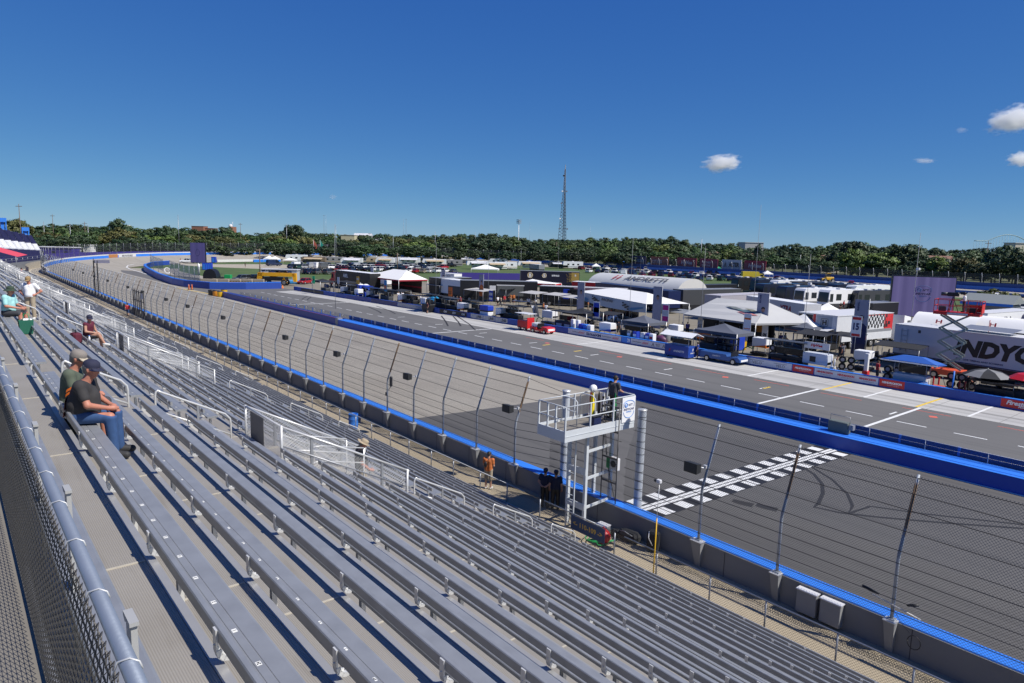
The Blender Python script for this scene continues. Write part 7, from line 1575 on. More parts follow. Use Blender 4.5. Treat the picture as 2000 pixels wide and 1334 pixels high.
lettering('ANDRETTI',WHITEINK,t,(w*.60,-.012,.70),width=1.35,height=.2,right=(1,0,0),bold=.03,shear=.15);lettering('//',REDINK,t,(w*.22,-.012,.72),width=.25,height=.3,right=(1,0,0),bold=.05)
lettering('ANDRETTI',WHITEINK,t,(w+.012,.7,.62),width=.7,height=.12,right=(0,1,0),bold=.03);lettering('//',WHITEINK,t,(w+.012,.75,.95),width=.2,height=.28,right=(0,1,0),bold=.05)
for x in (.08,w-.08):
    for y_ in (.08,1.32):m=MB();m.tube([(x,y_,1.2),(x,y_,2.4)],.03,5);m.build('post',GALV,t)
m=MB();m.box(.3,w-.3,.8,.86,1.4,1.9);m.build('monitors',GLASS,t)
for x in (.4,w-.4):
    for y_ in (.1,1.3):o=link('wheel',WHEEL,t,(x,y_,.22));o.scale=(.6,.6,.6)
t=thing('flat_truck','long low blue pit truck parked against the pit wall','truck',(59.3,41.0,0),RZ+.0);m=MB();L=4.6
m.prism([(0,0,.35),(0,0,.95),(3.0,0,.95),(3.1,0,.75),(4.3,0,.8),(4.55,0,.6),(4.6,0,.35)],(0,1.5,0));m.build('body',mk('truck_blue',(.03,.09,.28),.35,0,.08,2),t)
m=MB();m.box(4.603,4.612,.15,1.35,.4,.6);m.build('front_panel',WHITE,t);m=MB();m.cbox((3.5,.75,1.0),(.1,1.2,.4));m.tube([(3.9,.5,.8),(3.7,.5,1.15)],.02,5);m.build('seat',BLACK,t);lettering('ANDRETTI',WHITEINK,t,(1.9,-.012,.68),width=.9,height=.12,right=(1,0,0),bold=.02)
for x in (.8,3.8):
    for y_ in (.05,1.45):o=link('wheel',WHEEL,t,(x,y_,.32));o.scale=(.92,.9,.92)
crowd('man in royal blue shirt between the blue cart and the blue truck','stand',(59.4,41.4,.02),2.0,mk('royal_shirt',(.02,.05,.22),.85),BLACK)
# pit boards
post_board('green square pit board at the far left',gp(613,575),2.9,1.15,1.5,mk('vivid_green',(.0,.55,.18),.5),'P')
post_board('pale grey square pit board by the far black trailer',gp(661,576),2.9,1.0,1.3,OFFWHITE)
post_board('amber pit board left of the toilets',gp(699,578),3.1,1.1,1.5,mk('amber_board',(.75,.42,.04),.5),None,stripes=((.55,.8,OFFWHITE),))
post_board('blue and orange pit board under the large marquee',gp(753,584),2.5,1.05,2.1,mk('sky_blue_board',(.03,.30,.55),.5),None,stripes=((.25,.55,mk('coral_board',(.75,.2,.08),.5)),))
post_board('orange pit board with two black bars',gp(879,600),2.5,1.1,1.9,ORANGE,None,stripes=((.42,.47,BLACK),(.55,.60,BLACK)))
post_board('dark blue pit board with white figures',gp(958,606),2.4,1.0,1.8,ROYAL,None,stripes=((.15,.35,WHITE),(.55,.8,OFFWHITE)))
post_board('white pit board with purple and pink panel',gp(1163,648),2.9,1.15,2.2,WHITE,None,stripes=((.1,.92,ROYAL),(.35,.65,mk('hot_pink',(.55,.02,.22),.5)),))
post_board('white pit board with magenta blocks and a white number',gp(1297,657),3.0,1.05,2.3,WHITE,None,stripes=((.05,.32,mk('magenta',(.55,.01,.22),.5)),(.66,.93,mk('magenta',(.55,.01,.22))),(.37,.62,OFFWHITE)))
post_board('white pit board with orange band and black stroke',gp(1456,680),3.0,.95,2.0,WHITE,None,stripes=((.66,.76,ORANGE),(.12,.16,ORANGE)))
post_board('white and red pit board with blue figure on the green hose tank',gp(1664,724),4.3,.95,2.0,WHITE,'15',NAVYINK,stripes=((.82,.95,RED),(.03,.15,RED)))
# scissor lift with camera
t=thing('scissor_lift','red scissor lift raised high with a camera platform beside the timing trailer','scissor lift',(70.2,23.6,0),RZ+.15);w=3.0;d=1.6
LIFT=mk('lift_grey_green',(.26,.31,.29),.5,.1,.1,3);LRED=mk('lift_red',(.58,.02,.018),.45,0,.08,3)
m=MB();m.cbox((w/2,d/2,.6),(w*.9,d,.5),0,0,.03);m.build('chassis',mk('lift_orange',(.65,.09,.03),.5),t)
for x in (.5,w-.5):
    for y_ in (.05,d-.05):o=link('wheel',WHEEL,t,(x,y_,.34))
zz=.9;hs=1.24
for k in range(4):
    for y_ in (.2,d-.2):
        m=MB();m.bar((.45,y_,zz),(w-.45,y_,zz+hs),.07,.16);m.build('scissor_arm',LIFT,t);m=MB();m.bar((w-.45,y_+.08,zz),(.45,y_+.08,zz+hs),.07,.16);m.build('scissor_arm',LIFT,t)
    m=MB();m.tube([(w/2,.15,zz+hs/2),(w/2,d-.1,zz+hs/2)],.06,6);m.build('pin',BLACK,t);zz += hs
PZ=zz+.05
m=MB();m.box(-.1,w+.5,-.05,d+.05,PZ,PZ+.28);m.build('platform',LRED,t)
m=MB();m.box(1.0,2.6,-.062,-.052,PZ+.06,PZ+.22);m.build('name_plate',OFFWHITE,t)
m=MB()
for x in (-.08,1.1,2.3,3.2,w+.58):
    for y_ in (-.03,d+.03):m.bar((x,y_,PZ+.28),(x,y_,PZ+1.35),.05)
for z in (.8,1.35):
    for y_ in (-.03,d+.03):m.bar((-.08,y_,PZ+z),(w+.58,y_,PZ+z),.05)
    for x in (-.08,w+.58):m.bar((x,-.03,PZ+z),(x,d+.03,PZ+z),.05)
m.build('railing',LRED,t)
m=MB();m.box(2.4,w+.58,d+.06,d+.08,PZ+.3,PZ+.9);m.box(w+.60,w+.62,0,d,PZ+.3,PZ+1.1);m.build('side_panel',LRED,t)
RM=Matrix.Rotation(t.rotation_euler.z,4,'Z');LP=lambda x,y,z:t.location+(RM@Vector((x,y,z)))
tc_=thing('broadcast_camera','black broadcast camera on a tripod on the raised scissor lift','camera',LP(1.0,.8,PZ+.29),RZ+.15);m=MB();m.cbox((.2,0,1.55),(.9,.3,.36),0,0,.04);m.build('body',BLACK,tc_);m=MB();m.tube([(-.25,0,1.55),(-.75,0,1.55)],.17,10);m.build('lens',DKGREY,tc_);m=MB();m.cbox((.95,0,1.7),(.4,.2,.24),0,0,.03);m.build('viewfinder',BLACK,tc_)
for a in (0,2.1,4.2):m=MB();m.tube([(.2,0,1.35),(.2+.5*math.cos(a),.5*math.sin(a),0)],.03,5);m.build('tripod_leg',BLACK,tc_)
crowd('camera operator in white shirt behind the camera on the scissor lift','lean',LP(2.1,.85,PZ+.29),RZ+PI+.15,WSHIRT,DSHORT)
for j,(x,y_,mt,lb) in enumerate(((2.9,.6,BLACK,'black'),(.5,.5,DKGREY,'dark grey'),(2.6,1.1,mk('tan_case',(.3,.22,.1),.7),'tan'))):
    b_=thing('kit_case','%s kit case on the floor of the raised scissor lift' % lb,'case',LP(x,y_,PZ+.285),RZ);m=MB();m.cbox((0,0,.22),(.6,.4,.44),0,.3,.03);m.build('body',mt,b_);m=MB();m.tube([(-.12,0,.44),(-.12,0,.5),(.12,0,.5),(.12,0,.44)],.015,4);m.build('handle',BLACK,b_)
# other things at the right end
def umbrella(label,p,z,r,mats,n=8):
    t=thing('umbrella',label,'umbrella',p);m=MB()
    for k in range(n):
        a0,a1=2*PI*k/n,2*PI*(k+1)/n;m.add([(0,0,z+.55),(r*.55*math.cos(a0),r*.55*math.sin(a0),z+.38),(r*.55*math.cos(a1),r*.55*math.sin(a1),z+.38),(r*math.cos(a0),r*math.sin(a0),z),(r*math.cos(a1),r*math.sin(a1),z)],[(0,1,2),(1,3,4,2)],k % len(mats))
    m.build('canopy',mats,t);m=MB();m.tube([(0,0,.2),(0,0,z+.6)],.025,6);m.build('pole',GALV,t);m=MB();m.lathe([(.3,0),(.3,.1),(.05,.18)],n=10);m.build('base',BLACK,t);return t
umbrella('large black and grey umbrella shading a cart at the right',wl(1922,1.9,.4),2.0,1.75,[BCANVAS,mk('umbrella_grey',(.2,.2,.2),.7)])
umbrella('red umbrella at the right edge of the pits',wl(2004,2.4,.6),2.1,1.3,[RED]);umbrella('small red umbrella behind the right edge of the pits',gp(1985,735),2.0,1.0,[RED,mk('dull_red',(.30,.04,.06))])
pit_cart('black covered cart under the black and grey umbrella',wl(1905,.9,.4),2.6,BLACK,BLACK,h=1.7,seats=1)
t=thing('covered_cart','black covered equipment cart at the far right of the pits','cart',wl(1972,1.1,.4),RZ);m=MB();m.cbox((.9,.6,.75),(1.8,1.2,1.1),0,0,.12);m.build('cover',BCANVAS,t)
for x in (.3,1.5):o=link('wheel',WHEEL,t,(x,.05,.2));o.scale=(.55,.6,.55)
t=thing('waste_barrel','blue open barrel left of the orange crate by the pit wall','barrel',wl(1797,.8));m=MB();m.lathe([(0,0),(.3,0),(.32,.3),(.32,.9),(.28,.9),(.27,.2)],n=14);m.build('body',mk('faded_blue',(.07,.15,.40)),t)
t=thing('orange_crate','orange plastic crate beside the blue barrel by the pit wall','crate',wl(1815,.7),RZ);m=MB();m.cbox((.6,.35,.35),(1.2,.7,.7),0,0,.03);m.build('body',mk('crate_orange',(.62,.10,.03),.5),t);m=MB();m.cbox((.6,.35,.72),(1.25,.75,.06),0,0,.02);m.build('lid',mk('crate_orange',(.62,.10,.03)),t)
t=thing('pole_blue','thin bright blue pole standing at the pit wall below the scissor lift','pole',wl(1856,.6));m=MB();m.tube([(0,0,0),(0,0,2.2)],.06,7);m.build('pole',BLUE,t);m=MB();m.lathe([(.25,0),(.25,.06),(.07,.1)],n=10);m.build('foot',BLACK,t)
for j,px in enumerate((1818,1868)):t=thing('jack_stand','red upright jack frame %s the scissor lift base' % ('left of' if j == 0 else 'right of'),'jack',wl(px,1.8));m=MB();m.bar((0,0,0),(0,0,1.3),.1);m.bar((0,.4,0),(0,.4,1.3),.1);m.bar((0,0,.6),(0,.4,.6),.08);m.build('frame',LRED,t);m=MB();m.cbox((0,.2,.05),(.6,.7,.1));m.build('foot',BLACK,t)
t=thing('golf_cart','dark golf cart with cream roof beside the timing trailer','golf cart',gp(1700,703),RZ+.3);m=MB();m.prism([(0,0,.3),(0,0,.8),(.6,0,.9),(.7,0,.5),(1.4,0,.5),(1.5,0,.85),(2.5,0,.85),(2.5,0,.3)],(0,1.2,0));m.build('body',BLACK,t);m=MB();m.cbox((1.3,.6,1.9),(1.9,1.25,.07),0,0,.02);m.build('roof',CREAM,t);m=MB();m.cbox((1.3,.6,.75),(.5,1.05,.3),0,0,.05);m.cbox((1.6,.6,1.05),(.12,1.05,.4),0,0,.04);m.build('seat',TAN,t)
for x in (.5,2.1):
    for y_ in (.03,1.17):o=link('wheel',WHEEL,t,(x,y_,.25));o.scale=(.72,.75,.72)
for x in (.5,2.2):
    for y_ in (.06,1.14):m=MB();m.tube([(x,y_,.85),(x,y_,1.88)],.02,5);m.build('post',BLACK,t)
t=thing('red_mast','red and white radio mast in front of the timing trailer','mast',gp(1919,730));m=MB();m.tube([(0,0,0),(.25,0,5.2)],.05,6);m.build('pole',mk('faded_red_white',(.45,.20,.20),.6,0,.5,3),t);m=MB()
for k in range(8):m.tube([(-.3+.02*k,0,.5+.42*k),(.35+.02*k,0,.5+.42*k)],.018,4)
m.build('rung',mk('dull_red',(.30,.04,.06)),t)
for j,(px,py,h) in enumerate(((655,603,13.5),(851,606,11),(953,590,9),(1228,640,12.5),(1366,668,11.5),(1467,655,17),(1566,700,11),(1771,703,13.5),(1016,569,10),(1089,555,11),(1250,545,9))):
    t=thing('thin_mast','thin grey mast rising from the pits, %s from left' % nth(j+1),'mast',gp(px,py),0,'thin masts in the pits');m=MB();m.tube([(0,0,0),(0,0,h)],[.035,.018],5);m.build('pole',MIDGREY,t)
    if j in (6,7):m=MB();m.cbox((.1,-.1,h*.72),(.3,.35,.25),0,0,.04);m.tube([(0,0,h*.72),(.1,-.1,h*.72)],.02,4);m.build('camera',OFFWHITE,t)
# ---------------------------------------------------------------- people in the pits
SH={'white':WSHIRT,'black':BSHIRT,'orange':mk('orange_shirt',(.62,.2,.04),.85),'grey':mk('grey_shirt',(.2,.2,.22),.85),'navy':NAVYC,'green':mk('lime_shirt',(.12,.48,.08),.85),'teal':mk('teal_shirt',(.05,.35,.38),.85),'red':mk('red_shirt',(.42,.02,.03),.85),'purple':mk('purple_shirt',(.12,.09,.3),.85),'pink':mk('pink_shirt',(.6,.25,.25),.85),'tan':KHAKI}
pl=[(944,620,'green','stand','lime green shirt at the stall with the dark blue board'),(938,617,'teal','stand','teal shirt beside the one in lime green'),(972,597,'white','stand','white shirt near the work table'),(978,598,'tan','walk','beige top left of the work table'),(985,595,'red','stand','red shirt behind the work table'),(997,592,'orange','lean','orange shirt leaning over the work table'),(1003,592,'orange','stand','orange shirt right of the leaning one'),(1031,600,'white','stand','white shirt in the pair by the striped sheet'),(1034,600,'white','walk','white shirt walking by the striped sheet'),(1046,601,'white','stand','pale top standing alone right of the striped sheet'),(1061,611,'orange','stand','orange vest by the large swoosh tank'),(1066,614,'white','stand','white shirt right of the orange vest'),(1156,617,'pink','stand','pale pink shirt near the purple and pink board'),(1332,655,'orange','stand','orange vest left of the number banners'),(1342,655,'purple','walk','purple shirt beside the orange vest'),(1508,673,'white','walk','white shirt and shorts walking below the white canopy'),(1523,672,'purple','sit','purple shirt sitting under the white canopy'),(1531,672,'white','sit','white shirt sitting under the white canopy'),(1639,704,'black','walk','black shirt, left of the striding pair by the trailer steps'),(1644,702,'grey','walk','grey shirt, right of the striding pair by the trailer steps'),(1712,742,'red','stand','red and white top left of the blue canopy cart'),(1794,741,'black','stand','black shirt under the blue canopy'),(1886,770,'black','lean','black shirt with red cap leaning at the pit wall'),(1968,738,'tan','stand','white helmet and pale tabard near the timing trailer'),(1207,655,'black','walk','black clothes walking by the slate canopy'),(1213,655,'grey','walk','grey shirt following by the slate canopy'),(797,592,'purple','stand','purple shirt in the group under the large marquee'),(805,590,'grey','stand','grey shirt in the group under the large marquee'),(812,592,'navy','stand','navy shirt in the group under the large marquee'),(778,588,'white','walk','white top left of the group under the large marquee'),(786,588,'white','stand','white shirt in the middle under the large marquee'),(821,594,'white','stand','white shirt nearest the orange board'),(735,568,'tan','stand','white cap and beige clothes under the marquee edge'),(893,597,'navy','stand','navy shirt right of the orange board'),(899,598,'red','stand','red top right of the orange board'),(697,583,'pink','lean','pink top working at the far blue tank'),(930,588,'navy','stand','dark shirt beside the orange shirt banner'),(1148,605,'orange','stand','orange top beside the long haired banner'),(1193,625,'red','lean','red top bending in front of the glass panels'),(1268,652,'orange','stand','orange shirt beside the number banner'),(1610,700,'grey','stand','grey shirt at the hospitality trailer doors'),(1573,594,'orange','stand','orange top between the white coaches and the small canopy'),(1613,603,'navy','stand','navy top in front of the white coaches'),(1647,604,'red','stand','red top in front of the right white coach'),(1642,605,'black','sit','dark top sitting by the right white coach'),(1660,603,'red','stand','dark red top by the black coach')]
for j,(px,py,c_,pose,lb) in enumerate(pl):
    z=-.0;p=gp(px,py);
    if pose == 'sit':p.z=.45
    crowd('person in '+lb,pose,p,R.uniform(0,6.28),SH[c_],[DSHORT,KHAKI,BLACK,NAVYC][j % 4],[SKIN,SKIN,SKIN_R,SKIN_D][j % 4],[HAIRB,HAIRG,mk('brown_hair',(.07,.04,.02),.8)][j % 3])
for j,px in enumerate((1523,1531,1642)):
    py=672 if j < 2 else 605;q=gp(px,py);t=thing('folding_chair','dark folding chair under %s' % ['the purple shirted person','the white shirted sitter','the sitter by the right white coach'][j],'chair',(q.x,q.y,0));m=MB();m.cbox((.1,0,.42),(.5,.5,.04));m.build('seat',BLACK,t)
    for sx in (-.1,.3):
        for sy in (-.22,.22):m=MB();m.tube([(sx,sy,0),(sx,sy,.42)],.02,4);m.build('leg',GALV,t)
# ---------------------------------------------------------------- open wheel race cars and flat awnings
def race_car(label,p,rz,col):
    t=thing('race_car',label,'race car',p,rz,'open wheel race cars');m=MB()
    m.tube([(-2.5,0,.28),(-1.6,0,.42),(-.5,0,.62),(.1,0,.66),(1.2,0,.62),(2.1,0,.4)],[.07,.16,.28,.34,.3,.12],10);m.cbox((.5,0,.35),(1.9,1.5,.36),0,0,.12);m.tube([(.25,0,.75),(.9,0,.95),(1.9,0,.6)],[.12,.17,.06],8);m.build('body',col,t)
    m=MB();m.cbox((-2.4,0,.2),(.5,1.9,.05));m.box(-2.6,-2.2,-.97,-.93,.1,.4);m.box(-2.6,-2.2,.93,.97,.1,.4);m.build('front_wing',col,t)
    m=MB();m.cbox((2.3,0,.9),(.4,1.2,.06));m.box(2.0,2.55,-.62,-.58,.4,1.0);m.box(2.0,2.55,.58,.62,.4,1.0);m.build('rear_wing',BLACK,t)
    for x in (-1.55,1.5):
        for s in (-1,1):o=link('wheel',WHEEL,t,(x,s*.82,.34));o.scale=(1,1.5,1)
    m=MB();m.tube([(-.35,.0,.78),(-.1,.3,.85),(.2,.3,.9),(.2,-.3,.9),(-.1,-.3,.85),(-.35,0,.78)],.03,5);m.build('cockpit_frame',BLACK,t);return t
for px,py,rz,c,lb in ((845,590,.3,mk('car_sky',(.05,.35,.62),.3),'sky blue race car standing behind the tall black pit cart'),(1182,622,-.6,RED,'red race car under the printed marquee front'),(1197,628,-.4,OFFWHITE,'white race car below the printed marquee front'),(1262,648,-.8,BLACK,'black race car left of the number fifty one banner'),(1372,664,-.2,ORANGE,'orange nosed race car behind the dark blue grey canopy'),(1550,690,-.3,BLACK,'black race car left of the refuelling station')):race_car(lb,gp(px,py),RZ+rz,c)
def flat_awning(label,px,py,w,d,h,mt,tilt=.25):
    t=thing('flat_awning',label,'awning',gp(px,py),RZ,'flat awnings between the trailers');m=MB();m.hexa([(0,0,h-tilt),(w,0,h-tilt),(w,d,h),(0,d,h)],[(0,0,h-tilt+.05),(w,0,h-tilt+.05),(w,d,h+.05),(0,d,h+.05)]);m.build('canopy',mt,t)
    for x in (.05,w-.05):
        for y_ in (.05,d-.05):m=MB();m.tube([(x,y_,0),(x,y_,h-tilt*(1-y_/d))],.035,5);m.build('leg',GALV,t)
    return t
LA=mk('awning_pale',(.42,.41,.40),.8)
for j,a in enumerate(((1012,598,4.6,3,2.7,LA),(1058,602,4.2,3,2.7,LA),(1092,607,4.2,3,2.6,LA),(905,590,6,3,2.6,LA),(962,588,4,3,2.7,DKGREY),(1300,640,6.5,3,2.5,MIDGREY),(832,578,5,3,2.6,LA),(765,590,3.5,2,2.3,BCANVAS),(1165,640,3,2,2.2,BCANVAS),(1395,665,3.4,2.4,2.4,BCANVAS),(1545,690,3.6,3,2.5,BCANVAS),(1700,712,4.4,2.4,2.3,BCANVAS),(1620,690,3,2.2,2.3,BCANVAS))):
    flat_awning('%s flat awning on thin legs, %s along the pits from the left end of its list' % ('pale' if a[5] is LA else 'dark',nth(j+1)) if False else '%s flat awning on thin legs, %s' % ('pale' if a[5] is LA else 'dark',['left of the three before the long low trailer','middle of the three before the long low trailer','right of the three before the long low trailer','beside the orange shirt banner','in front of the grey lift gate','behind the slate grey canopy','beside the tall black pit cart','next to the blue and orange board','next to the open metal crate','by the tall equipment rack','left of the hospitality trailer steps','beside the golf cart','by the navy shirt banner'][j]),*a)
for j,(px,py,n) in enumerate(((742,590,2),(800,600,3),(870,605,2),(990,615,3),(1140,645,2),(1262,668,2),(1390,695,3),(1500,700,2),(1635,725,2),(1722,745,2),(1845,760,3))):
    t=thing('tyre_trolley','trolley of black racing tyres in the pits, %s from left' % nth(j+1),'tyre trolley',gp(px,py),RZ+.2*(j % 3),'tyre trolleys');m=MB();m.box(0,.75*n,0,.7,.12,.18);m.tube([(0,.35,.15),(-.3,.35,1.0)],.025,5);m.build('frame',GALV,t)
    for k in range(n):
        for q in range(2):m=MB();m.tube([(.37+.75*k,.05,.5+.66*q),(.37+.75*k,.42,.5+.66*q)],.33,12,0);m.tube([(.37+.75*k,.04,.5+.66*q),(.37+.75*k,.43,.5+.66*q)],.18,8,1);m.build('tyre',[RUBBER,CHROME],t)
# ================================================================== infield parking
R2=random.Random(5)
def lot(rowname,y,x0,x1,step,kinds,cols,rz,jit=1.2,slope=0.0):
    px=x0;n=0
    while px < x1:
        n += 1;k=R2.choice(kinds);c=R2.choice(cols)
        p=gp(px+R2.uniform(-jit,jit),y+slope*(px-x0)+R2.uniform(-.3,.3));p.z=-.02
        kn={'sedan':'car','suv':'suv','pickup':'pickup','van':'van'}[k]
        car(k,CARC[c],'%s %s, %s from left, %s' % (c,kn,nth(n),rowname),p,rz+R2.uniform(-.12,.12),rowname,detail=True);px += step*R2.uniform(.85,1.15)
DKC=['dark blue','black','grey','dark blue','silver','white','dark red','black','white','dark green']
LTC=['white','silver','grey','white','dark blue','black','red','tan']
lot('front left infield parking row',535.5,520,655,17,['suv','pickup','sedan'],DKC+['red'],3.6)
lot('second left infield parking row',525,575,700,13,['van','suv','pickup'],DKC,3.4)
lot('third infield parking row',530,662,800,14,['sedan','suv','pickup'],DKC,3.5)
lot('fourth infield parking row',525.5,700,880,13,['sedan','suv','pickup'],DKC+LTC,3.5)
lot('fifth infield parking row',521.5,690,880,13,['sedan','suv','pickup'],DKC,3.4)
lot('row of pale cars behind the large marquee',533,800,888,14,['sedan','suv','pickup'],LTC,3.7)
lot('rear dark parking row beyond the arched tent',527,1135,1330,16,['suv','pickup','sedan'],DKC,3.6,slope=.012)
lot('middle dark parking row beyond the arched tent',532.5,1150,1430,16,['suv','pickup','sedan'],DKC,3.6,slope=.018)
lot('near dark parking row beyond the arched tent',538.5,1185,1500,18,['suv','pickup','sedan','van'],DKC+['silver'],3.6,slope=.02)
lot('parking row behind the dark coaches',546,1330,1560,20,['suv','sedan','pickup'],DKC+['silver','tan'],3.5,slope=.03)
lot('roadside cars beyond the far straight',517,1480,1660,34,['suv','sedan','pickup'],LTC,1.6,slope=.03)
for px,py,k,c,lb,rz in ((470,519.5 if False else 509,'pickup','white','lone white pickup',0),):pass
p=gp(367,513.8);car('pickup',CARC['white'],'white pickup standing left of the smaller video screen',p,-.5)
p=gp(596,554.5);car('sedan',CARC['red'],'red car parked behind the pit entry near the blue drums',p,.6)
p=gp(1600,548);car('suv',CARC['white'],'white pace vehicle with roof light on the far apron',p,1.2)
p=gp(1662,557);car('sedan',CARC['red'],'low red car on a trailer on the far apron',p,.4)
p=gp(1752,562);car('pickup',CARC['white'],'white pickup left of the huge video screen',p,3.0)
p=gp(1972,604);car('suv',CARC['black'],'black car right of the round bush at the right edge',p,.4);p=gp(1998,606);car('sedan',CARC['white'],'white car roof at the right edge beyond the bush',p,.4)
p=gp(1518,549);car('pickup',CARC['dark red'],'dark red pickup at the left end of the far apron',p,.2)
p=gp(468,560-8);car('suv',CARC['grey'],'dark grey car behind the concrete blocks at the pit entry',gp(473,550),.3);car('suv',CARC['black'],'black car right of the green cart by the pit entry',gp(497,549.5),.3)
p=gp(540,521);car('van',CARC['dark blue'],'dark van below the white party tents',gp(535,519.5),3.3);car('van',CARC['white'],'white passenger van at the left end of the camper row',gp(583,524),3.5)
# campers
cm_=[(558,512,9,WHITE,True,'white camper with black nose beside the party tents',.2),(588,515,10,mk('camper_brown',(.20,.15,.11),.5),False,'brown and beige camper with a cream swoosh',.1),(628,515,10,mk('camper_grey',(.30,.29,.28),.5),False,'grey camper right of the brown one',.1),(665,517.5,9,WHITE,False,'white camper with three dark windows behind the far black trailer',.15),(715,516,10,TAN,False,'tan camper behind the left end of the large marquee',.1),(733,517,8,WHITE,False,'white camper with two square windows',.1),(757,516,9,OFFWHITE,False,'pale camper with an awning left of the dark pole',.1),(775,517.5,10,WHITE,True,'white fifth wheel camper right of the dark pole',.1),(800,514,11,DKGREY,False,'dark roofed camper behind the white fifth wheel',.05),(825,521,10,WHITE,True,'white camper with diagonal black stripes',.15),(862,520.5,9,mk('camper_grey',(.30,.29,.28)),False,'grey camper with rounded white nose',.1),(912,525.5,9,WHITE,True,'white camper at the left of the middle camper group',.3),(930,526,8,OFFWHITE,False,'pale camper beside the leftmost of the middle group',.3),(948,526.5,9,WHITE,False,'white camper with one big dark window',.3),(968,526,9,WHITE,False,'white camper left of the blue tarpaulin',.25),(890,514,10,WHITE,False,'white camper in the rear camper row, left part',.1),(985,513,11,OFFWHITE,False,'long pale camper roof in the rear camper row',.05),(1012,525.5,10,WHITE,True,'big white camper left of the grey box trailer',.25),(1100,525,9,WHITE,True,'white camper with two dark windows left of the dark cars',.2),(1072,524,9,DKGREY,False,'dark camper with white swirls left of the white camper',.2),(955,517,9,WHITE,False,'white camper in the rear camper row, middle part',.1),(850,511,11,WHITE,False,'white camper roof farthest back behind the dark roofed camper',.05),(690,511,11,OFFWHITE,False,'pale camper roof farthest back behind the tan camper',.05)]
for j,(px,py,L,c_,ff_,lb,rz) in enumerate(cm_):
    p=gp(px,py);p.z=-.02;camper(lb,p,-.75+rz,L,c_,[MIDGREY,BLACK,TAN][j % 3],'campers parked in the infield',ff_,[None,TAN,None,OFFWHITE][j % 4])
trailer('dull grey box trailer right of the big white camper',(1034,515),(1053,517),2.8,2.4,MIDGREY)
popup('white party tent, left of the pair by the campers',gp(515,514),3.4,3.4,2.0,3.1,CANVAS,-.7);popup('white party tent, right of the pair by the campers',gp(526,515),3.4,3.4,2.0,3.1,CANVAS,-.7);popup('white flat party tent in front of the brown camper',gp(553,517),4.5,3.4,2.0,2.8,CANVAS,-.7)
popup('low white marquee with a sloping end behind the purple fence panels',gp(920,537),9,5,2.2,3.6,CANVAS,-.75)
for j,(px,py,mt,n_) in enumerate(((1157,529,CANVAS,'white'),(1212,522,BLUE,'bright blue'),(1224,521,CANVAS,'white'),(1246,523,CANVAS,'second white'),(1263,524,CANVAS,'third white'),(1284,525,mk('tent_blue',(.03,.10,.36),.7),'deep blue'),(1309,527,CANVAS,'fourth white'),(1397,535,mk('tent_green',(.02,.36,.16),.7),'green'),(1436,538,mk('tent_slate',(.12,.16,.30),.7),'slate blue'),(1460,540,CANVAS,'fifth white'),(1492,545,CANVAS,'sixth white'))):
    popup('%s pop-up party tent among the dark parked cars' % n_,gp(px,py),3.3,3.3,2.1,3.2,mt,-.7,group='party tents among the cars')
t=thing('purple_screen_wall','run of purple fence panels below the low white marquee','fence screen');a,b_=gp(860,545),gp(1015,547);m=MB();m.bar((a.x,a.y,1.0),(b_.x,b_.y,1.0),.08,2.0);m.build('panel',PURPLE,t)
# yellow truck among the tents
t=thing('box_truck','bright yellow box truck among the parked cars','truck',gp(1450,549),-.75);m=MB();m.box(0,5.5,0,2.4,1.0,3.3);m.build('box',mk('truck_yellow',(.62,.48,.03),.5),t);m=MB();m.prism([(5.6,0,.7),(5.6,0,2.6),(6.8,0,2.6),(7.2,0,1.7),(8.2,0,1.6),(8.3,0,.7)],(0,2.2,0));m.build('cab',mk('truck_yellow',(.62,.48,.03)),t);m=MB();m.box(5.9,6.9,-.012,-.002,1.75,2.45);m.build('window',GLASS,t);m=MB();m.box(0,5.6,.2,2.2,.5,.997);m.build('chassis',BLACK,t)
for x in (1.4,7.2):
    for y_ in (.05,2.2):o=link('wheel',WHEEL,t,(x,y_,.5));o.scale=(1.45,1.3,1.45)
# yellow loader on the apron
t=thing('wheel_loader','yellow wheel loader parked on the far apron','loader',gp(1618,552),2.6);m=MB();m.cbox((0,0,1.5),(3.0,1.6,1.0),0,0,.1);m.cbox((2.2,0,1.2),(1.4,1.3,.7),0,0,.08);m.build('body',mk('loader_yellow',(.62,.36,.02),.5),t);m=MB();m.cbox((.4,0,2.6),(1.3,1.3,1.2),0,0,.05);m.build('cab',GLASS,t);m=MB();m.cbox((.4,0,3.25),(1.5,1.5,.1));m.build('roof',mk('loader_yellow',(.62,.36,.02)),t);m=MB();m.prism([(3.2,-1.3,.3),(4.2,-1.3,.25),(3.4,-1.3,1.4)],(0,2.6,0));m.build('bucket',DKGREY,t)
for x in (-1.0,1.9):
    for y_ in (-.95,.95):o=link('wheel',WHEEL,t,(x,y_,.75));o.scale=(2.2,1.8,2.2)
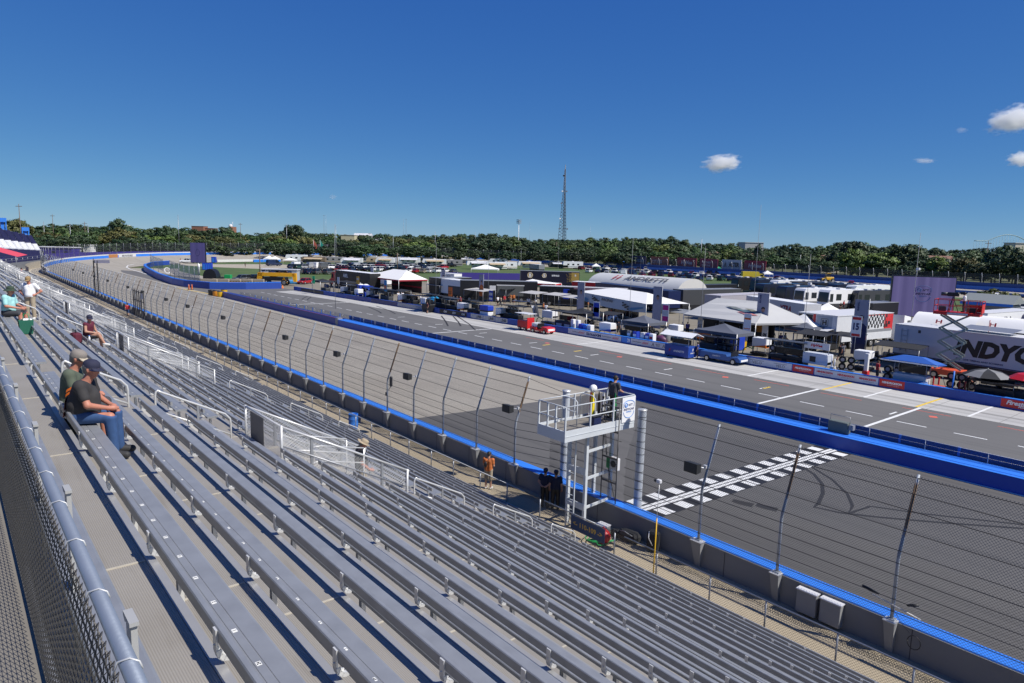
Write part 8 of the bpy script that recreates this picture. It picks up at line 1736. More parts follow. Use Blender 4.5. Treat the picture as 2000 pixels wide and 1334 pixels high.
# telehandler and bits at the pit entry
TY=mk('handler_yellow',(.72,.36,.012),.45,0,.08,3)
t=thing('telehandler','long yellow telehandler behind the pit entry wall','telehandler',gp(503,556.5),-.72);m=MB();m.box(0,8.6,.2,1.0,2.1,2.9);m.hexa([(8.3,.2,.9),(9.0,.2,.9),(9.0,1.0,.9),(8.3,1.0,.9)],[(8.0,.2,2.8),(8.9,.2,2.9),(8.9,1.0,2.9),(8.0,1.0,2.8)]);m.hexa([(-.3,.2,.8),(.9,.2,.8),(.9,1,.8),(-.3,1,.8)],[(0,.2,2.85),(1.1,.2,2.85),(1.1,1,2.85),(0,1,2.85)]);m.build('boom',TY,t);m=MB();m.cbox((3.9,.9,1.5),(5.4,1.9,.8),0,0,.06);m.build('chassis',BLACK,t);m=MB();m.cbox((3.2,1.6,2.1),(1.6,.9,1.3),0,0,.06);m.build('cab',GLASS,t);m=MB();m.prism([(5.4,-.05,.6),(7.0,-.05,.6),(6.2,-.05,2.0)],(0,.1,0));m.build('bracket',TY,t)
for x in (1.8,6.2):
    for y_ in (.1,1.9):o=link('wheel',WHEEL,t,(x,y_,.7));o.scale=(2.0,1.9,2.0)
t=thing('equipment_shed','grey equipment shelter with white flat roof behind the yellow telehandler','shelter',gp(510,551),-.72);m=MB();m.box(-.3,9.0,0,2.5,3.1,3.3);m.build('roof',OFFWHITE,t);m=MB();m.box(7.6,8.8,.1,2.4,0,3.09);m.build('cabinet',mk('shed_grey',(.35,.38,.40),.6),t);m=MB();m.tube([(0,.2,0),(0,.2,3.1)],.06,6);m.build('post',GALV,t)
for k in range(8):t=thing('blue_drum','light blue plastic drum, %s from left beside the shelter' % nth(k+1),'barrel',gp(563+2.8*k,554.5),0,'light blue drums by the shelter');m=MB();m.lathe([(0,0),(.3,0),(.31,.3),(.33,.45),(.31,.6),(.3,.95),(0,.97)],n=12);m.build('body',mk('drum_blue',(.03,.22,.48),.5),t)
for k in range(5):t=thing('concrete_block','tan concrete barrier block behind the pit entry, %s from left' % nth(k+1),'barrier',gp(392+23*k,557.5),-.72,'concrete blocks');m=MB();m.cbox((1.8,.3,.75),(3.7,.6,1.5),0,0,.05);m.cbox((1.8,.3,.1),(3.9,.8,.2));m.build('body',mk('tan_block',(.34,.29,.22),.9),t)
t=thing('tyre_stack','black tyres and amber barrier packs stacked behind the pit entry wall','tyre stack',gp(450,560),-.72);m=MB()
for k in range(14):m.tube([(.65*k,0,.3),(.65*k,.35,.3)],.33,10);m.tube([(.65*k,0,.9),(.65*k,.35,.9)],.33,10)
m.build('tyres',RUBBER,t);m=MB();m.box(-.1,4.0,-.2,-.1,.5,1.1);m.build('amber_pack',TY,t)
t=thing('green_cart','green utility cart on the grass in front of the smaller screen','cart',gp(437,548.5),-.7);m=MB();m.cbox((.9,.6,.95),(1.6,1.2,1.1),0,0,.08);m.build('box',GREEN,t);m=MB();m.cbox((-.5,.6,.7),(1.2,1.2,.5),0,0,.06);m.tube([(-.9,.2,.9),(-.7,.2,1.7),(.2,.2,1.7)],.04,5);m.build('frame',DKGREY,t)
for x in (-.8,1.2):
    for y_ in (0,1.2):link('wheel',WHEEL,t,(x,y_,.34))
t=thing('tent_igloo','small dark dome shelter below the smaller video screen','shelter',gp(396,549),-.7);m=MB();rows=[[(1.7-1.7*math.cos(PI*k/8),y_,3.0*math.sin(PI*k/8)**.6) for k in range(9)] for y_ in (0,1.2,2.4)];m.sheet(rows,0,True);m.add(rows[0],[tuple(range(9))]);m.build('shell',BLACK,t)
for k in range(4):t=thing('portable_toilet','blue portable toilet beside the smaller screen pylon, %s from left' % nth(k+1),'portable toilet',gp(400+3.6*k,527),-.7,'toilets by the smaller screen');m=MB();m.cbox((0,0,1.1),(1.2,1.2,2.2),0,0,.06);m.build('cabin',ROYAL,t);m=MB();m.box(-.4,.4,-.62,-.605,.2,1.9);m.build('door',BLUE,t)
t=thing('portable_toilet','single blue portable toilet on the far grass edge right of the smaller screen','portable toilet',gp(418,513),-.7,'toilets by the smaller screen');m=MB();m.cbox((0,0,1.15),(1.6,1.4,2.3),0,0,.06);m.build('cabin',ROYAL,t);m=MB();m.box(-.5,.5,-.72,-.705,.2,1.9);m.build('door',BLUE,t)
crowd('distant person in dark clothes on the infield road','stand',gp(479,522),0,BSHIRT,BLACK);crowd('distant person in red overalls by the white pickup','stand',gp(352.5,513.5),0,SH['red'],SH['red'])
t=thing('wheel_prop','pale spoked wheel leaning on the netting at the pit entry','wheel',gp(327,534),0);m=MB();m.tube([(.75*math.cos(a),.75*math.sin(a)*.7,.8+.75*math.sin(a)) for a in np.linspace(0,2*PI,17)],.12,6);m.build('rim',OFFWHITE,t);m=MB();m.ball((0,0,.8),.25,8);m.build('hub',GALV,t)
t=thing('light_pole','brown timber pole beside the telehandler','pole',gp(508,553));m=MB();m.tube([(0,0,0),(.1,0,8.2)],[.16,.11],7);m.build('pole',mk('timber',(.16,.12,.09),.9),t);m=MB();m.box(-.8,.3,-.06,.06,7.8,8.0);m.build('arm',mk('timber',(.16,.12,.09)),t)
t=thing('dark_pole','dark pole in front of the campers','pole',gp(776,531));m=MB();m.tube([(0,0,0),(.0,0,6.5)],[.2,.16],7);m.build('pole',mk('timber',(.16,.12,.09)),t)
t=thing('fence_tower','dark narrow lattice tower standing on the near track wall in the distance','tower',(XF-.7,134.5,1.1));m=MB()
for dx in (-.25,.25):
    for dy in (-.25,.25):m.bar((dx,dy,0),(dx,dy,5.4),.1)
for k in range(9):m.bar((-.25,-.25,.3+.6*k),(-.25,.25,.9+.6*k),.06);m.bar((-.25,.25,.3+.6*k),(-.25,-.25,.9+.6*k),.06)
m.build('frame',BLACK,t);m=MB();m.cbox((1.0,0,5.2),(2.2,.6,.5));m.build('sign',mk('purple_grey',(.14,.14,.2),.7),t)
t=thing('fence_gate','dark gate frame with ladder in the near catch fence','gate',(XF-.9,101.5,.2));m=MB()
for dy in (-3.0,-1.5,-.2,1.0,2.2,3.2):m.bar((0,dy,0),(0,dy,3.6),.12)
for z in (1.0,2.2,3.4):m.bar((0,-3,z),(0,3.2,z),.08)
m.build('frame',mk('gate_dark',(.05,.05,.055),.6),t);m=MB();m.box(-.05,0,-2.9,-1.6,2.6,3.3);m.build('sign',OFFWHITE,t)
crowd('distant person in dark red top walking on the walkway','walk',(19.0,104,.15),1.2,SH['red'],DENIM)
# ================================================================== far left: coloured seats of the turn grandstand
t=thing('turn_grandstand','far seating stand painted in broad navy and white bands at the left edge','grandstand',(0,0,0))
A0=Vector((-27,205,0));dirS=Vector((.55,.835,0)).normalized();nS=Vector((dirS.y,-dirS.x,0))
A0=Vector((17.0,228,0));LEN=70.0
def SP(u,v):
    "u along the stand, v up the slope (0..1)"
    p=A0+Vector((.62,.785,0))*u*0
    return None
NAVYS=mk('navy_seats',(.022,.022,.085),.7,0,.25,1.5);
def stand_pt(px,dist,z):
    q=azp(px,dist);return Vector((q.x,q.y,z))
f0,f1=stand_pt(-60,205,2.2),stand_pt(86,262,2.2);r0,r1=stand_pt(-150,245,15.5),stand_pt(60,300,9.0)
bands=[(0,.33,NAVYS),(.33,.60,WHITE),(.60,.84,NAVYS),(.84,1.0,PURPLE)]
for j in range(26):
    v0,v1=j/26,(j+1)/26;m=MB();pa,pb=f0.lerp(r0,v0),f1.lerp(r1,v0);pc,pd=f1.lerp(r1,v1),f0.lerp(r0,v1)
    segs=12
    for s_ in range(segs):
        u0,u1=s_/segs,(s_+1)/segs;A,B2=pa.lerp(pb,u0),pa.lerp(pb,u1);C,E_=pd.lerp(pc,u1),pd.lerp(pc,u0);zt_=(C.z+E_.z)/2
        A2,B3=Vector((A.x,A.y,zt_)),Vector((B2.x,B2.y,zt_));C2,E2=Vector((C.x,C.y,zt_)),Vector((E_.x,E_.y,zt_))
        um=(u0+u1)/2;vm=(v0+v1)/2;w_=um+.35*vm
        mi=1 if .36 < vm < .60 or (vm > .74 and .1 < um < .45 and vm < .86) else 0
        m.add([A,B2,B3,A2,C2,E2],[(0,1,2,3),(3,2,4,5)],mi)
    m.build('seat_row',[NAVYS,WHITE],t)
m=MB();m.add([f0,f1,Vector((f1.x,f1.y,0)),Vector((f0.x,f0.y,0))],[(0,1,2,3)]);m.add([f1,r1,Vector((r1.x,r1.y,0)),Vector((f1.x,f1.y,0))],[(0,1,2,3)]);m.add([r0,r1,Vector((r1.x,r1.y,0)),Vector((r0.x,r0.y,0))],[(0,1,2,3)]);m.build('base',MIDGREY,t)
m=MB()
for k in range(14):p=f0.lerp(f1,k/13);m.tube([(p.x,p.y,p.z),(p.x,p.y,p.z+1.2)],.06,5)
for z in (.6,1.2):m.tube([tuple(f0+Vector((0,0,z))),tuple(f1+Vector((0,0,z)))],.05,5)
m.build('front_rail',GALV,t)
p=stand_pt(-6,150,7.2);t=thing('sun_canopy','small coral red canopy in the stand at the left edge','canopy',(p.x,p.y,6.0));m=MB();u_=RT.copy();u_.z=0;w_=Vector((-u_.y,u_.x,0));A=-u_*3.2;B2=u_*3.2;m.add([A+Vector((0,0,2.2)),B2+Vector((0,0,.6)),B2+w_*2.5+Vector((0,0,.9)),A+w_*2.5+Vector((0,0,2.5))],[(0,1,2,3)]);m.build('canopy',mk('coral_red',(.60,.07,.10),.6),t);m=MB();m.tube([tuple(A*.9+Vector((0,0,-1.5))),tuple(A*.9+Vector((0,0,2.2)))],.05,5);m.tube([tuple(B2*.9+Vector((0,0,-1.5))),tuple(B2*.9+Vector((0,0,.65)))],.05,5);m.build('leg',GALV,t)
crowd('distant spectator in red top beneath the coral canopy','sit',Vector(stand_pt(10,140,ZS(9)-.2)),0,SH['red'],BLACK);crowd('distant spectator in pink top low in the stand','sit',(XS(8),118,ZS(8)),0,SH['pink'],BLACK)
for j,(px,d,z,h,lb) in enumerate(((5,300,6,9,'left'),(49,330,3,9,'right'))):
    p=azp(px,d);t=thing('stand_tower','bright blue stair tower behind the banded stand, %s of two' % lb,'tower',(p.x,p.y,0));m=MB();
    for dx in (-1,1):
        for dy in (-1,1):m.bar((dx,dy,0),(dx,dy,z+h),.3)
    m.box(-1.2,1.2,-1.2,1.2,z+h-1.4,z+h);m.box(-.5,.5,-.5,.5,0,z+h-1.4);m.build('frame',BLUE,t)
p=azp(32,320);t=thing('inflatable','yellow inflatable arch behind the banded stand','inflatable',(p.x,p.y,0));m=MB();m.ball((0,0,6.2),(2.6,2,2.0),12);m.build('yellow_part',YELLOW,t);m=MB();m.ball((1.2,-1.0,6.0),(1.5,1.4,1.6),10);m.build('orange_part',mk('soft_orange',(.6,.25,.12),.6),t)
def shed(label,px,d,w,h,dep,mat,roof=None,z0=0,cat='building',rz=None,pitched=0,name='building'):
    p=azp(px,d);u=RT.copy();u.z=0;r=math.atan2(u.y,u.x) if rz is None else rz
    t=thing(name,label,cat,(p.x,p.y,z0),r);m=MB();m.box(-w/2,w/2,0,dep,0,h);m.build('wall',mat,t);m=MB()
    if pitched:m.prism([(-w/2-.4,-.4,h),(-w/2-.4,dep/2,h+pitched),(-w/2-.4,dep+.4,h)],(w+.8,0,0))
    else:m.box(-w/2-.3,w/2+.3,-.3,dep+.3,h+.01,h+.3)
    m.build('roof',roof or mat,t)
    n=max(1,int(w/4))
    for k in range(n):x=-w/2+w*(k+.5)/n;m=MB();m.box(x-.6,x+.6,-.05,-.004,h*.4,h*.75);m.build('window',GLASS,t)
    return t
shed('white kiosk with blue banner behind the banded stand',69,330,14,4.2,5,CREAM,OFFWHITE);shed('low white building behind the purple screens',88,320,12,3.2,5,WHITE,OFFWHITE);shed('purple draped stand with white roof behind the turn',102,300,13,5,5,PURPLE,OFFWHITE)
shed('white cabin, left of the pair behind the purple screens',139,340,5.5,5.4,4,WHITE);shed('white cabin, right of the pair behind the purple screens',157,340,7,5.2,4,WHITE);shed('long low tan wall building behind the white cabins',128,360,24,2.6,3,CREAM);shed('blue roofed open shelter left of the big olive tree',187,420,14,7.2,6,WHITE,BLUE)
shed('pale yellow flat building among the trees behind the camper rows',679,560,10.5*1.0,13.0,12,mk('pale_yellow_wall',(.50,.46,.30),.8),CREAM);shed('white gabled house in the trees right of the yellow building',748,560,12,9.5,10,WHITE,OFFWHITE,0,pitched=3.0,name='house',cat='house');shed('grey house left of the white gabled house',707,600,14,13.0,10,mk('pale_grey_wall',(.4,.4,.4),.8),OFFWHITE,0,pitched=2,name='house',cat='house')
shed('long white flat roofed building in front of the radio tower',1080,650,20,9.0,10,WHITE,OFFWHITE)
shed('large pale block with plain walls at the right above the trees',1473,520,13,15.0,14,mk('pale_block_wall',(.42,.42,.42),.8,0,.04,.2),OFFWHITE);shed('brick school block with flat roof, left part above the trees',386,900,14,19.5,12,mk('brick_red',(.26,.12,.08),.9),mk('brick_red',(.26,.12,.08)));shed('brick school block with flat roof, right part above the trees',404,900,16,17.5,12,mk('brick_red',(.26,.12,.08)),mk('brick_red',(.26,.12,.08)))
for j,(px,d,h) in enumerate(((1402,430,8.5),(1625,380,8.5),(1848,330,10.0),(1500,420,6.5),(1312,460,6),(1478,440,8))):shed('pale house with brown roof half hidden in the trees, %s from left' % nth(j+1),px,d,9,h*.72,8,CREAM,mk('brown_roof',(.20,.11,.08),.9),0,pitched=h*.3,name='house',cat='house')
shed('pale flat building at the far right edge above the trees',1997,420,8,17.0,8,CREAM,OFFWHITE)
# grey hut with blue fascia and bush right of the big screen
t=thing('hut','grey roofed hut with blue fascia right of the huge video screen','hut',(gp(1880,620).x,gp(1880,620).y,0),RZ);m=MB();m.box(0,7,0,6,0,2.6);m.build('wall',MIDGREY,t);m=MB();m.prism([(-.5,-.6,2.9),(-.5,3,4.4),(-.5,6.6,2.9)],(8,0,0));m.build('roof',mk('grey_roof',(.2,.22,.22),.8),t);m=MB();m.box(-.5,7.5,-.65,-.602,2.5,2.98);m.build('fascia',BLUE,t)
for j,(px,py,w) in enumerate(((1890,591,9),(1905,595,6))):p=gp(px,py);popup('white awning behind the hut, %s' % ('larger' if j == 0 else 'smaller'),(p.x,p.y),w,3,2.2,2.7,CANVAS,RZ)
# ================================================================== billboards on the far straight
def billboard(px0,px1,mat,txts,label,z0=2.0,z1=6.4):
    def yb(px):
        for y in np.arange(-50,230,.25):
            if proj_px(Vector((XB+3.5,y,4))) < px:return float(y)
        return 230.
    y1,y0=yb(px0),yb(px1);t=thing('billboard',label,'billboard',(XB+3.5,y1,0),RZ,'billboards behind the far straight');L=y1-y0
    m=MB();m.box(0,L,0,.25,z0,z1);m.build('panel',mat,t)
    for x in np.linspace(.6,L-.6,3):m=MB();m.box(x-.12,x+.12,.27,.5,0,z1-.2);m.build('post',GALV,t)
    for (s,mt,fx,fz,w,h,bo,sh) in txts:lettering(s,mt,t,(L*fx,-.02,z0+(z1-z0)*fz),width=L*w,height=(z1-z0)*h,right=(1,0,0),bold=bo,shear=sh)
    return t
BRED=mk('billboard_red',(.25,.025,.045),.6,0,.08,.5);BDIM=mk('billboard_dim',(.055,.05,.10),.6);DIMW=mk('dim_white_ink',(.42,.38,.42),.6)
billboard(1043,1077,BRED,[('STATE FAIR',DIMW,.68,.55,.5,.35,.04,0)],'dark red billboard with pale capitals, farthest left');billboard(1087.5,1122,BRED,[('HyVee',DIMW,.5,.5,.62,.5,.05,.15)],'red grocery billboard above the white camper')
billboard(1139,1176,BDIM,[('FARMERS',DIMW,.45,.5,.4,.3,.03,0)],'very dark violet billboard right of the first red ones');billboard(1184,1214,mk('billboard_blue',(.06,.12,.30),.6),[('// NTT',DIMW,.55,.5,.7,.5,.04,.2)],'blue billboard with slanted white strokes')
billboard(1230,1262,mk('billboard_slate',(.07,.06,.10),.6),[('INDUSTRIES',mk('pale_blue_ink',(.25,.38,.5),.6),.6,.5,.6,.3,.03,0)],'slate billboard with pale blue capitals');billboard(1270.5,1305,mk('billboard_rust',(.28,.09,.06),.6),[('CITY PASS',DIMW,.38,.5,.55,.36,.03,0)],'rusty orange billboard beside a white arch')
billboard(1323,1360,BRED,[('HyVee',DIMW,.5,.5,.58,.5,.05,.15)],'red grocery billboard right of the rusty one');billboard(1367,1402,mk('billboard_redblue',(.22,.025,.06),.6),[('WISCONSIN',DIMW,.36,.66,.5,.2,.03,0),('STATE FAIR',DIMW,.36,.36,.5,.2,.03,0)],'red billboard with two pale lines and a blue end');billboard(1410,1448,mk('billboard_pale',(.40,.43,.48),.6),[('ALTER',BLACK,.63,.55,.55,.42,.06,0),('\u039b',BLACK,.18,.55,.14,.5,.06,0)],'pale billboard with black five letter name');billboard(1454,1496,BRED,[('HyVee',DIMW,.5,.5,.6,.46,.05,.15)],'red grocery billboard, farthest right')
# ================================================================== masts, tower, poles
p=azp(1099,700);t=thing('radio_tower','tall grey lattice radio tower rising above the treeline','radio tower',(p.x,p.y,0));H=84;LAT=mk('lattice_grey',(.17,.19,.22),.6,.3,.1,.5)
def wdt(z):return 5.2*(1-z/H)+.6
m=MB();cs=[(math.cos(a),math.sin(a)) for a in (.5,.5+2.094,.5+4.189)]
for c in cs:m.tube([(c[0]*wdt(0),c[1]*wdt(0),0),(c[0]*wdt(H*.75)*.7,c[1]*wdt(H*.75)*.7,H*.75),(c[0]*.5,c[1]*.5,H)],.22,5)
m.build('leg',LAT,t);m=MB();z=0
while z < H-2:
    h=3.2;z2=min(H,z+h)
    s0=wdt(z)*(1-.3*min(1,z/(H*.75)));s1=wdt(z2)*(1-.3*min(1,z2/(H*.75)))
    for i in range(3):
        a,b_=cs[i],cs[(i+1) % 3];m.tube([(a[0]*s0,a[1]*s0,z),(b_[0]*s1,b_[1]*s1,z2)],.10,4);m.tube([(b_[0]*s0,b_[1]*s0,z),(a[0]*s1,a[1]*s1,z2)],.10,4);m.tube([(a[0]*s1,a[1]*s1,z2),(b_[0]*s1,b_[1]*s1,z2)],.09,4)
    z=z2
m.build('lattice',LAT,t);m=MB();m.tube([(0,0,0),(0,0,H+4)],.35,5);m.build('mast',LAT,t)
for z,s_,mt in ((H*.92,-1,BLACK),(H*.74,-1,WHITE),(H*.74,1,LAT),(H*.60,-1,LAT),(H*.42,-1,WHITE),(H*.30,-1,LAT),(H*.30,1,LAT)):
    q=wdt(z)*.8+.6;u=RT.copy();u.z=0;m=MB();c=u*s_*q;m.tube([tuple(c+Vector((0,0,z))),tuple(c+Vector((0,0,z))-FW*.8)],.8,8);m.tube([(0,0,z),tuple(c+Vector((0,0,z)))],.12,4);m.build('antenna',mt,t)
p=azp(1012.5,520);t=thing('stadium_light','white pole with a cluster of floodlights left of the radio tower','floodlight',(p.x,p.y,0));m=MB();m.tube([(0,0,0),(0,0,27.5)],[.32,.2],7);m.build('pole',WHITE,t)
for k in range(3):m=MB();m.cbox((0,0,25.2+1.1*k),(2.6,2.6,.5));m.build('lamp_bank',MIDGREY,t)
for j,(px,d,h) in enumerate(((104,420,19),(86,400,15),(137,380,15),(166,390,15.5),(172,400,14.5),(349,420,21),(470,430,18),(560,420,18),(656,330,17),(633,900,38),(637,900,38),(788,950,38),(793,950,38),(850,420,16),(928,480,17),(722,520,15),(1034,1400,50),(1152,1400,46),(1087,400,12),(1370,330,15),(768,400,13),(1928,300,16),(1565,330,9),(324,420,9.5),(40,300,20))):
    p=azp(px,d);t=thing('utility_pole','thin pole against the trees, %s of the distant poles' % nth(j+1),'pole',(p.x,p.y,0),math.atan2(RT.y,RT.x),'distant poles');m=MB();m.tube([(0,0,0),(0,0,h)],[.17,.10],5);m.build('pole',GALV if j % 3 else mk('timber',(.16,.12,.09)),t)
    if j % 3 == 0:m=MB();m.box(-1.1,1.1,-.08,.08,h-.9,h-.7);m.build('cross_arm',mk('timber',(.16,.12,.09)),t)
p=azp(252,760);t=thing('water_tower','slim cream tower cap peeking over the olive tree at the left','tower',(p.x,p.y,0));m=MB();m.lathe([(1.5,0),(1.5,13),(3.0,14.5),(3.0,16),(1.8,17),(0,17.4)],n=14);m.build('shaft',CREAM,t)
p=azp(455,1100);t=thing('church_top','small pale dome with a spike above the trees at the left','building',(p.x,p.y,0));m=MB();m.box(-4,4,-4,4,0,22);m.build('wall',mk('brick_red',(.26,.12,.08)),t);m=MB();m.ball((-3,0,23),3,8);m.tube([(0,0,22),(0,0,29)],.3,5);m.build('dome',OFFWHITE,t)
p=azp(1940,900);t=thing('coaster','pale lattice hump of a fairground ride above the right hand trees','fairground ride',(p.x,p.y,0),math.atan2(RT.y,RT.x));m=MB();
pts=[(x,0,25+9*math.sin(max(0,min(PI,(x+8)/44*PI)))*.8) for x in np.arange(-22,38,3)];m.tube(pts,.45,5)
for q in pts:m.tube([(q[0],0,0),q],.16,4)
m.build('track',mk('pale_teal_frame',(.30,.42,.42),.6),t)
# flags on the far fence
for j,(px,mt,n_) in enumerate(((612,mk('flag_coral',(.5,.12,.08),.7),'red and white'),(625,mk('flag_teal',(.02,.3,.22),.7),'green'))):p=azp(px,345);t=thing('flag','%s flag hanging from a tilted pole at the far fence' % n_,'flag',(p.x,p.y,0));m=MB();m.tube([(0,0,0),(0,0,10)],.08,5);m.build('pole',GALV,t);m=MB();u=RT.copy();u.z=0;m.add([(0,0,10),tuple(u*1.8+Vector((0,0,7.0))),tuple(u*1.3+Vector((0,0,5.2))),(0,0,7)],[(0,1,2,3)]);m.build('cloth',mt,t)
# dark screen on part of the far fence
t=thing('dark_fence_screen','dark mesh screen on the far turn fence in front of the trees','fence screen');rows=[[opt(s,-1.2,oz(s)+.9),opt(s,-1.2,oz(s)+5.2)] for s in srange(s_of_px(585),s_of_px(740),6)];m=MB();m.sheet(rows);m.build('fabric',mk('dark_mesh_fabric',(.018,.02,.028),.9,0,.2,.5),t)
# ================================================================== trees
def leaf_mat(nm,c,v=.45):
    m_,nt,b=_bsdf(nm);N=nt.nodes;L=nt.links;b.inputs['Roughness'].default_value=.6
    tc=N.new('ShaderNodeTexCoord');nz=N.new('ShaderNodeTexNoise');nz.inputs['Scale'].default_value=.9;nz.inputs['Detail'].default_value=4;L.new(tc.outputs['Object'],nz.inputs['Vector'])
    oi=N.new('ShaderNodeObjectInfo');mx=N.new('ShaderNodeMix');mx.data_type='RGBA';mx.inputs[6].default_value=tuple(x*(1-v) for x in c)+(1,);mx.inputs[7].default_value=tuple(x*(1+v) for x in c)+(1,);L.new(nz.outputs['Fac'],mx.inputs[0])
    hs=N.new('ShaderNodeHueSaturation');r=N.new('ShaderNodeMapRange');r.inputs[3].default_value=.72;r.inputs[4].default_value=1.25;L.new(oi.outputs['Random'],r.inputs[0]);L.new(r.outputs[0],hs.inputs['Value'])
    f=N.new('ShaderNodeMath');f.operation='MULTIPLY';f.inputs[1].default_value=5.7;L.new(oi.outputs['Random'],f.inputs[0]);g=N.new('ShaderNodeMath');g.operation='FRACT';L.new(f.outputs[0],g.inputs[0]);r2=N.new('ShaderNodeMapRange');r2.inputs[3].default_value=.470;r2.inputs[4].default_value=.515;L.new(g.outputs[0],r2.inputs[0]);L.new(r2.outputs[0],hs.inputs['Hue'])
    L.new(mx.outputs[2],hs.inputs['Color']);L.new(hs.outputs['Color'],b.inputs['Base Color']);return m_
LEAF={'dark':leaf_mat('leaf_dark_green',(.028,.058,.020)),'mid':leaf_mat('leaf_mid_green',(.046,.088,.024)),'light':leaf_mat('leaf_light_green',(.095,.150,.028)),'olive':leaf_mat('leaf_olive',(.100,.110,.030)),'conifer':leaf_mat('leaf_conifer',(.018,.042,.022))}
BARK=mk('bark',(.10,.075,.055),.9,0,.2,3)
def crown_mesh(seed,shape):
    rr=np.random.default_rng(seed);n_cl=95;V=[];cs_=[]
    # clumps through a crown of height 1 (z .22..1), radius ~.38
    while len(cs_) < n_cl:
        p=rr.uniform(-1,1,3);
        if p@p > 1:continue
        if p@p < .18 and rr.random() < .7:continue
        if shape == 'cone':
            z=.12+.86*(p[2]*.5+.5);r_=.24*(1-(z-.1)/.92)+.03;q=np.array([p[0]*r_*1.2,p[1]*r_*1.2,z])
        elif shape == 'tall':q=np.array([p[0]*.27,p[1]*.27,.60+p[2]*.36])
        elif shape == 'wide':q=np.array([p[0]*.46,p[1]*.46,.62+p[2]*.34*(1 if p[2] > 0 else .9)])
        else:q=np.array([p[0]*.38,p[1]*.38,.60+p[2]*.36*(1 if p[2] > 0 else .95)])
        cs_.append(q)
    vs_=[];fs_=[];ns_=[]
    for c in cs_:
        k=55;rad=rr.uniform(.055,.105)*(1.0 if shape != 'cone' else .7)
        d=rr.normal(size=(k,3));d /= np.linalg.norm(d,axis=1)[:,None];pos=c+d*rad*rr.uniform(.35,1.05,(k,1))*np.array([1.15,1.15,.85])
        for i in range(k):
            n=d[i]+rr.normal(size=3)*.55;n /= np.linalg.norm(n);a=np.cross(n,rr.normal(size=3));a /= np.linalg.norm(a);b2=np.cross(n,a);s=rr.uniform(.014,.031)
            o=len(vs_);cn=d[i]*.75+(pos[i]-np.array([0,0,.5]))/.38*.45+rr.normal(size=3)*.18;cn /= np.linalg.norm(cn);fl=np.cross(a,b2)@cn < 0;vs_ += [tuple(pos[i]+a*s),tuple(pos[i]+b2*s*.8),tuple(pos[i]-a*s),tuple(pos[i]-b2*s*.8)];fs_.append((o+3,o+2,o+1,o) if fl else (o,o+1,o+2,o+3));ns_ += [tuple(cn)]*4
    me=D.meshes.new('crown');me.from_pydata(vs_,[],fs_);me.materials.append(LEAF['mid']);me.polygons.foreach_set('use_smooth',[True]*len(fs_));me.update();me.normals_split_custom_set_from_vertices(ns_);return me
def trunk_mesh(seed):
    rr=random.Random(seed);m=MB();m.tube([(0,0,0),(.01,0,.2),(0,.01,.45),(0,0,.7)],[.028,.022,.016,.006],7)
    for k in range(6):
        a=k*1.05+rr.random();z=.22+.06*k;m.tube([(0,0,z),(.12*math.cos(a),.12*math.sin(a),z+.10),(.24*math.cos(a),.24*math.sin(a),z+.22)],[.012,.008,.003],5)
    return m.mesh('trunk',BARK)
CR={s:[crown_mesh(100*i+j,s) for j in range(n)] for i,(s,n) in enumerate((('round',4),('wide',3),('tall',2),('cone',1)))}
TRK=[trunk_mesh(i) for i in range(3)]
SHN={'round':'round topped','wide':'broad spreading','tall':'tall narrow','cone':'pointed conifer like'};COLN={'dark':'dark green','mid':'mid green','light':'light yellow green','olive':'olive brown','conifer':'blackish green'}
TREEN={}
def tree(px,d,h,shape,col,label,wf=1.0,group=None,z0=0.0,name=None):
    p=azp(px,d);t=thing(name or ('conifer_tree' if shape == 'cone' else 'leafy_tree'),label,'tree',(p.x,p.y,z0),R2.uniform(0,6.28),group)
    i=R2.randrange(len(CR[shape]));c=link('crown',CR[shape][i],t);c.scale=(h*wf,h*wf,h);recolor(c,0,LEAF[col])
    if not (z0 < 0):k=link('trunk',TRK[R2.randrange(3)],t);k.scale=(h,h,h)
    return t
def horizon(px):return 445+.0262*px
def h_for(px,y,d):
    "tree height whose top shows at photo height y"
    dd=azp(px,d);fz=Vector((dd.x,dd.y,0)).dot(FW);return CAM_H+(horizon(px)-y)/FPX*fz*1.02
prof=[(-40,434),(0,433),(30,430),(60,446),(100,442),(140,440),(180,446),(205,446),(232,432),(262,448),(300,448),(330,446),(365,449),(400,455),(440,447),(480,460),(520,456),(545,460),(575,440),(600,458),(640,458),(680,462),(730,459),(780,462),(830,462),(880,460),(920,459),(960,458),(985,460),(1020,468),(1060,470),(1090,466),(1130,470),(1180,468),(1210,465),(1250,467),(1310,466),(1350,476),(1400,476),(1440,478),(1500,486),(1550,480),(1600,484),(1660,471),(1700,482),(1740,480),(1775,480),(1820,488),(1860,489),(1900,488),(1955,482),(1990,486),(2050,487)]
def ptop(px):
    for (a,ya),(b_,yb) in zip(prof,prof[1:]):
        if a <= px <= b_:return ya+(yb-ya)*(px-a)/(b_-a)
    return 480
layers=[('rear treeline',520,700,17,-1.0,['dark','mid','dark'],19),('middle treeline',420,520,15,5,['mid','dark','olive','mid'],26),('front treeline',355,410,14,13,['mid','light','dark','olive'],30)]
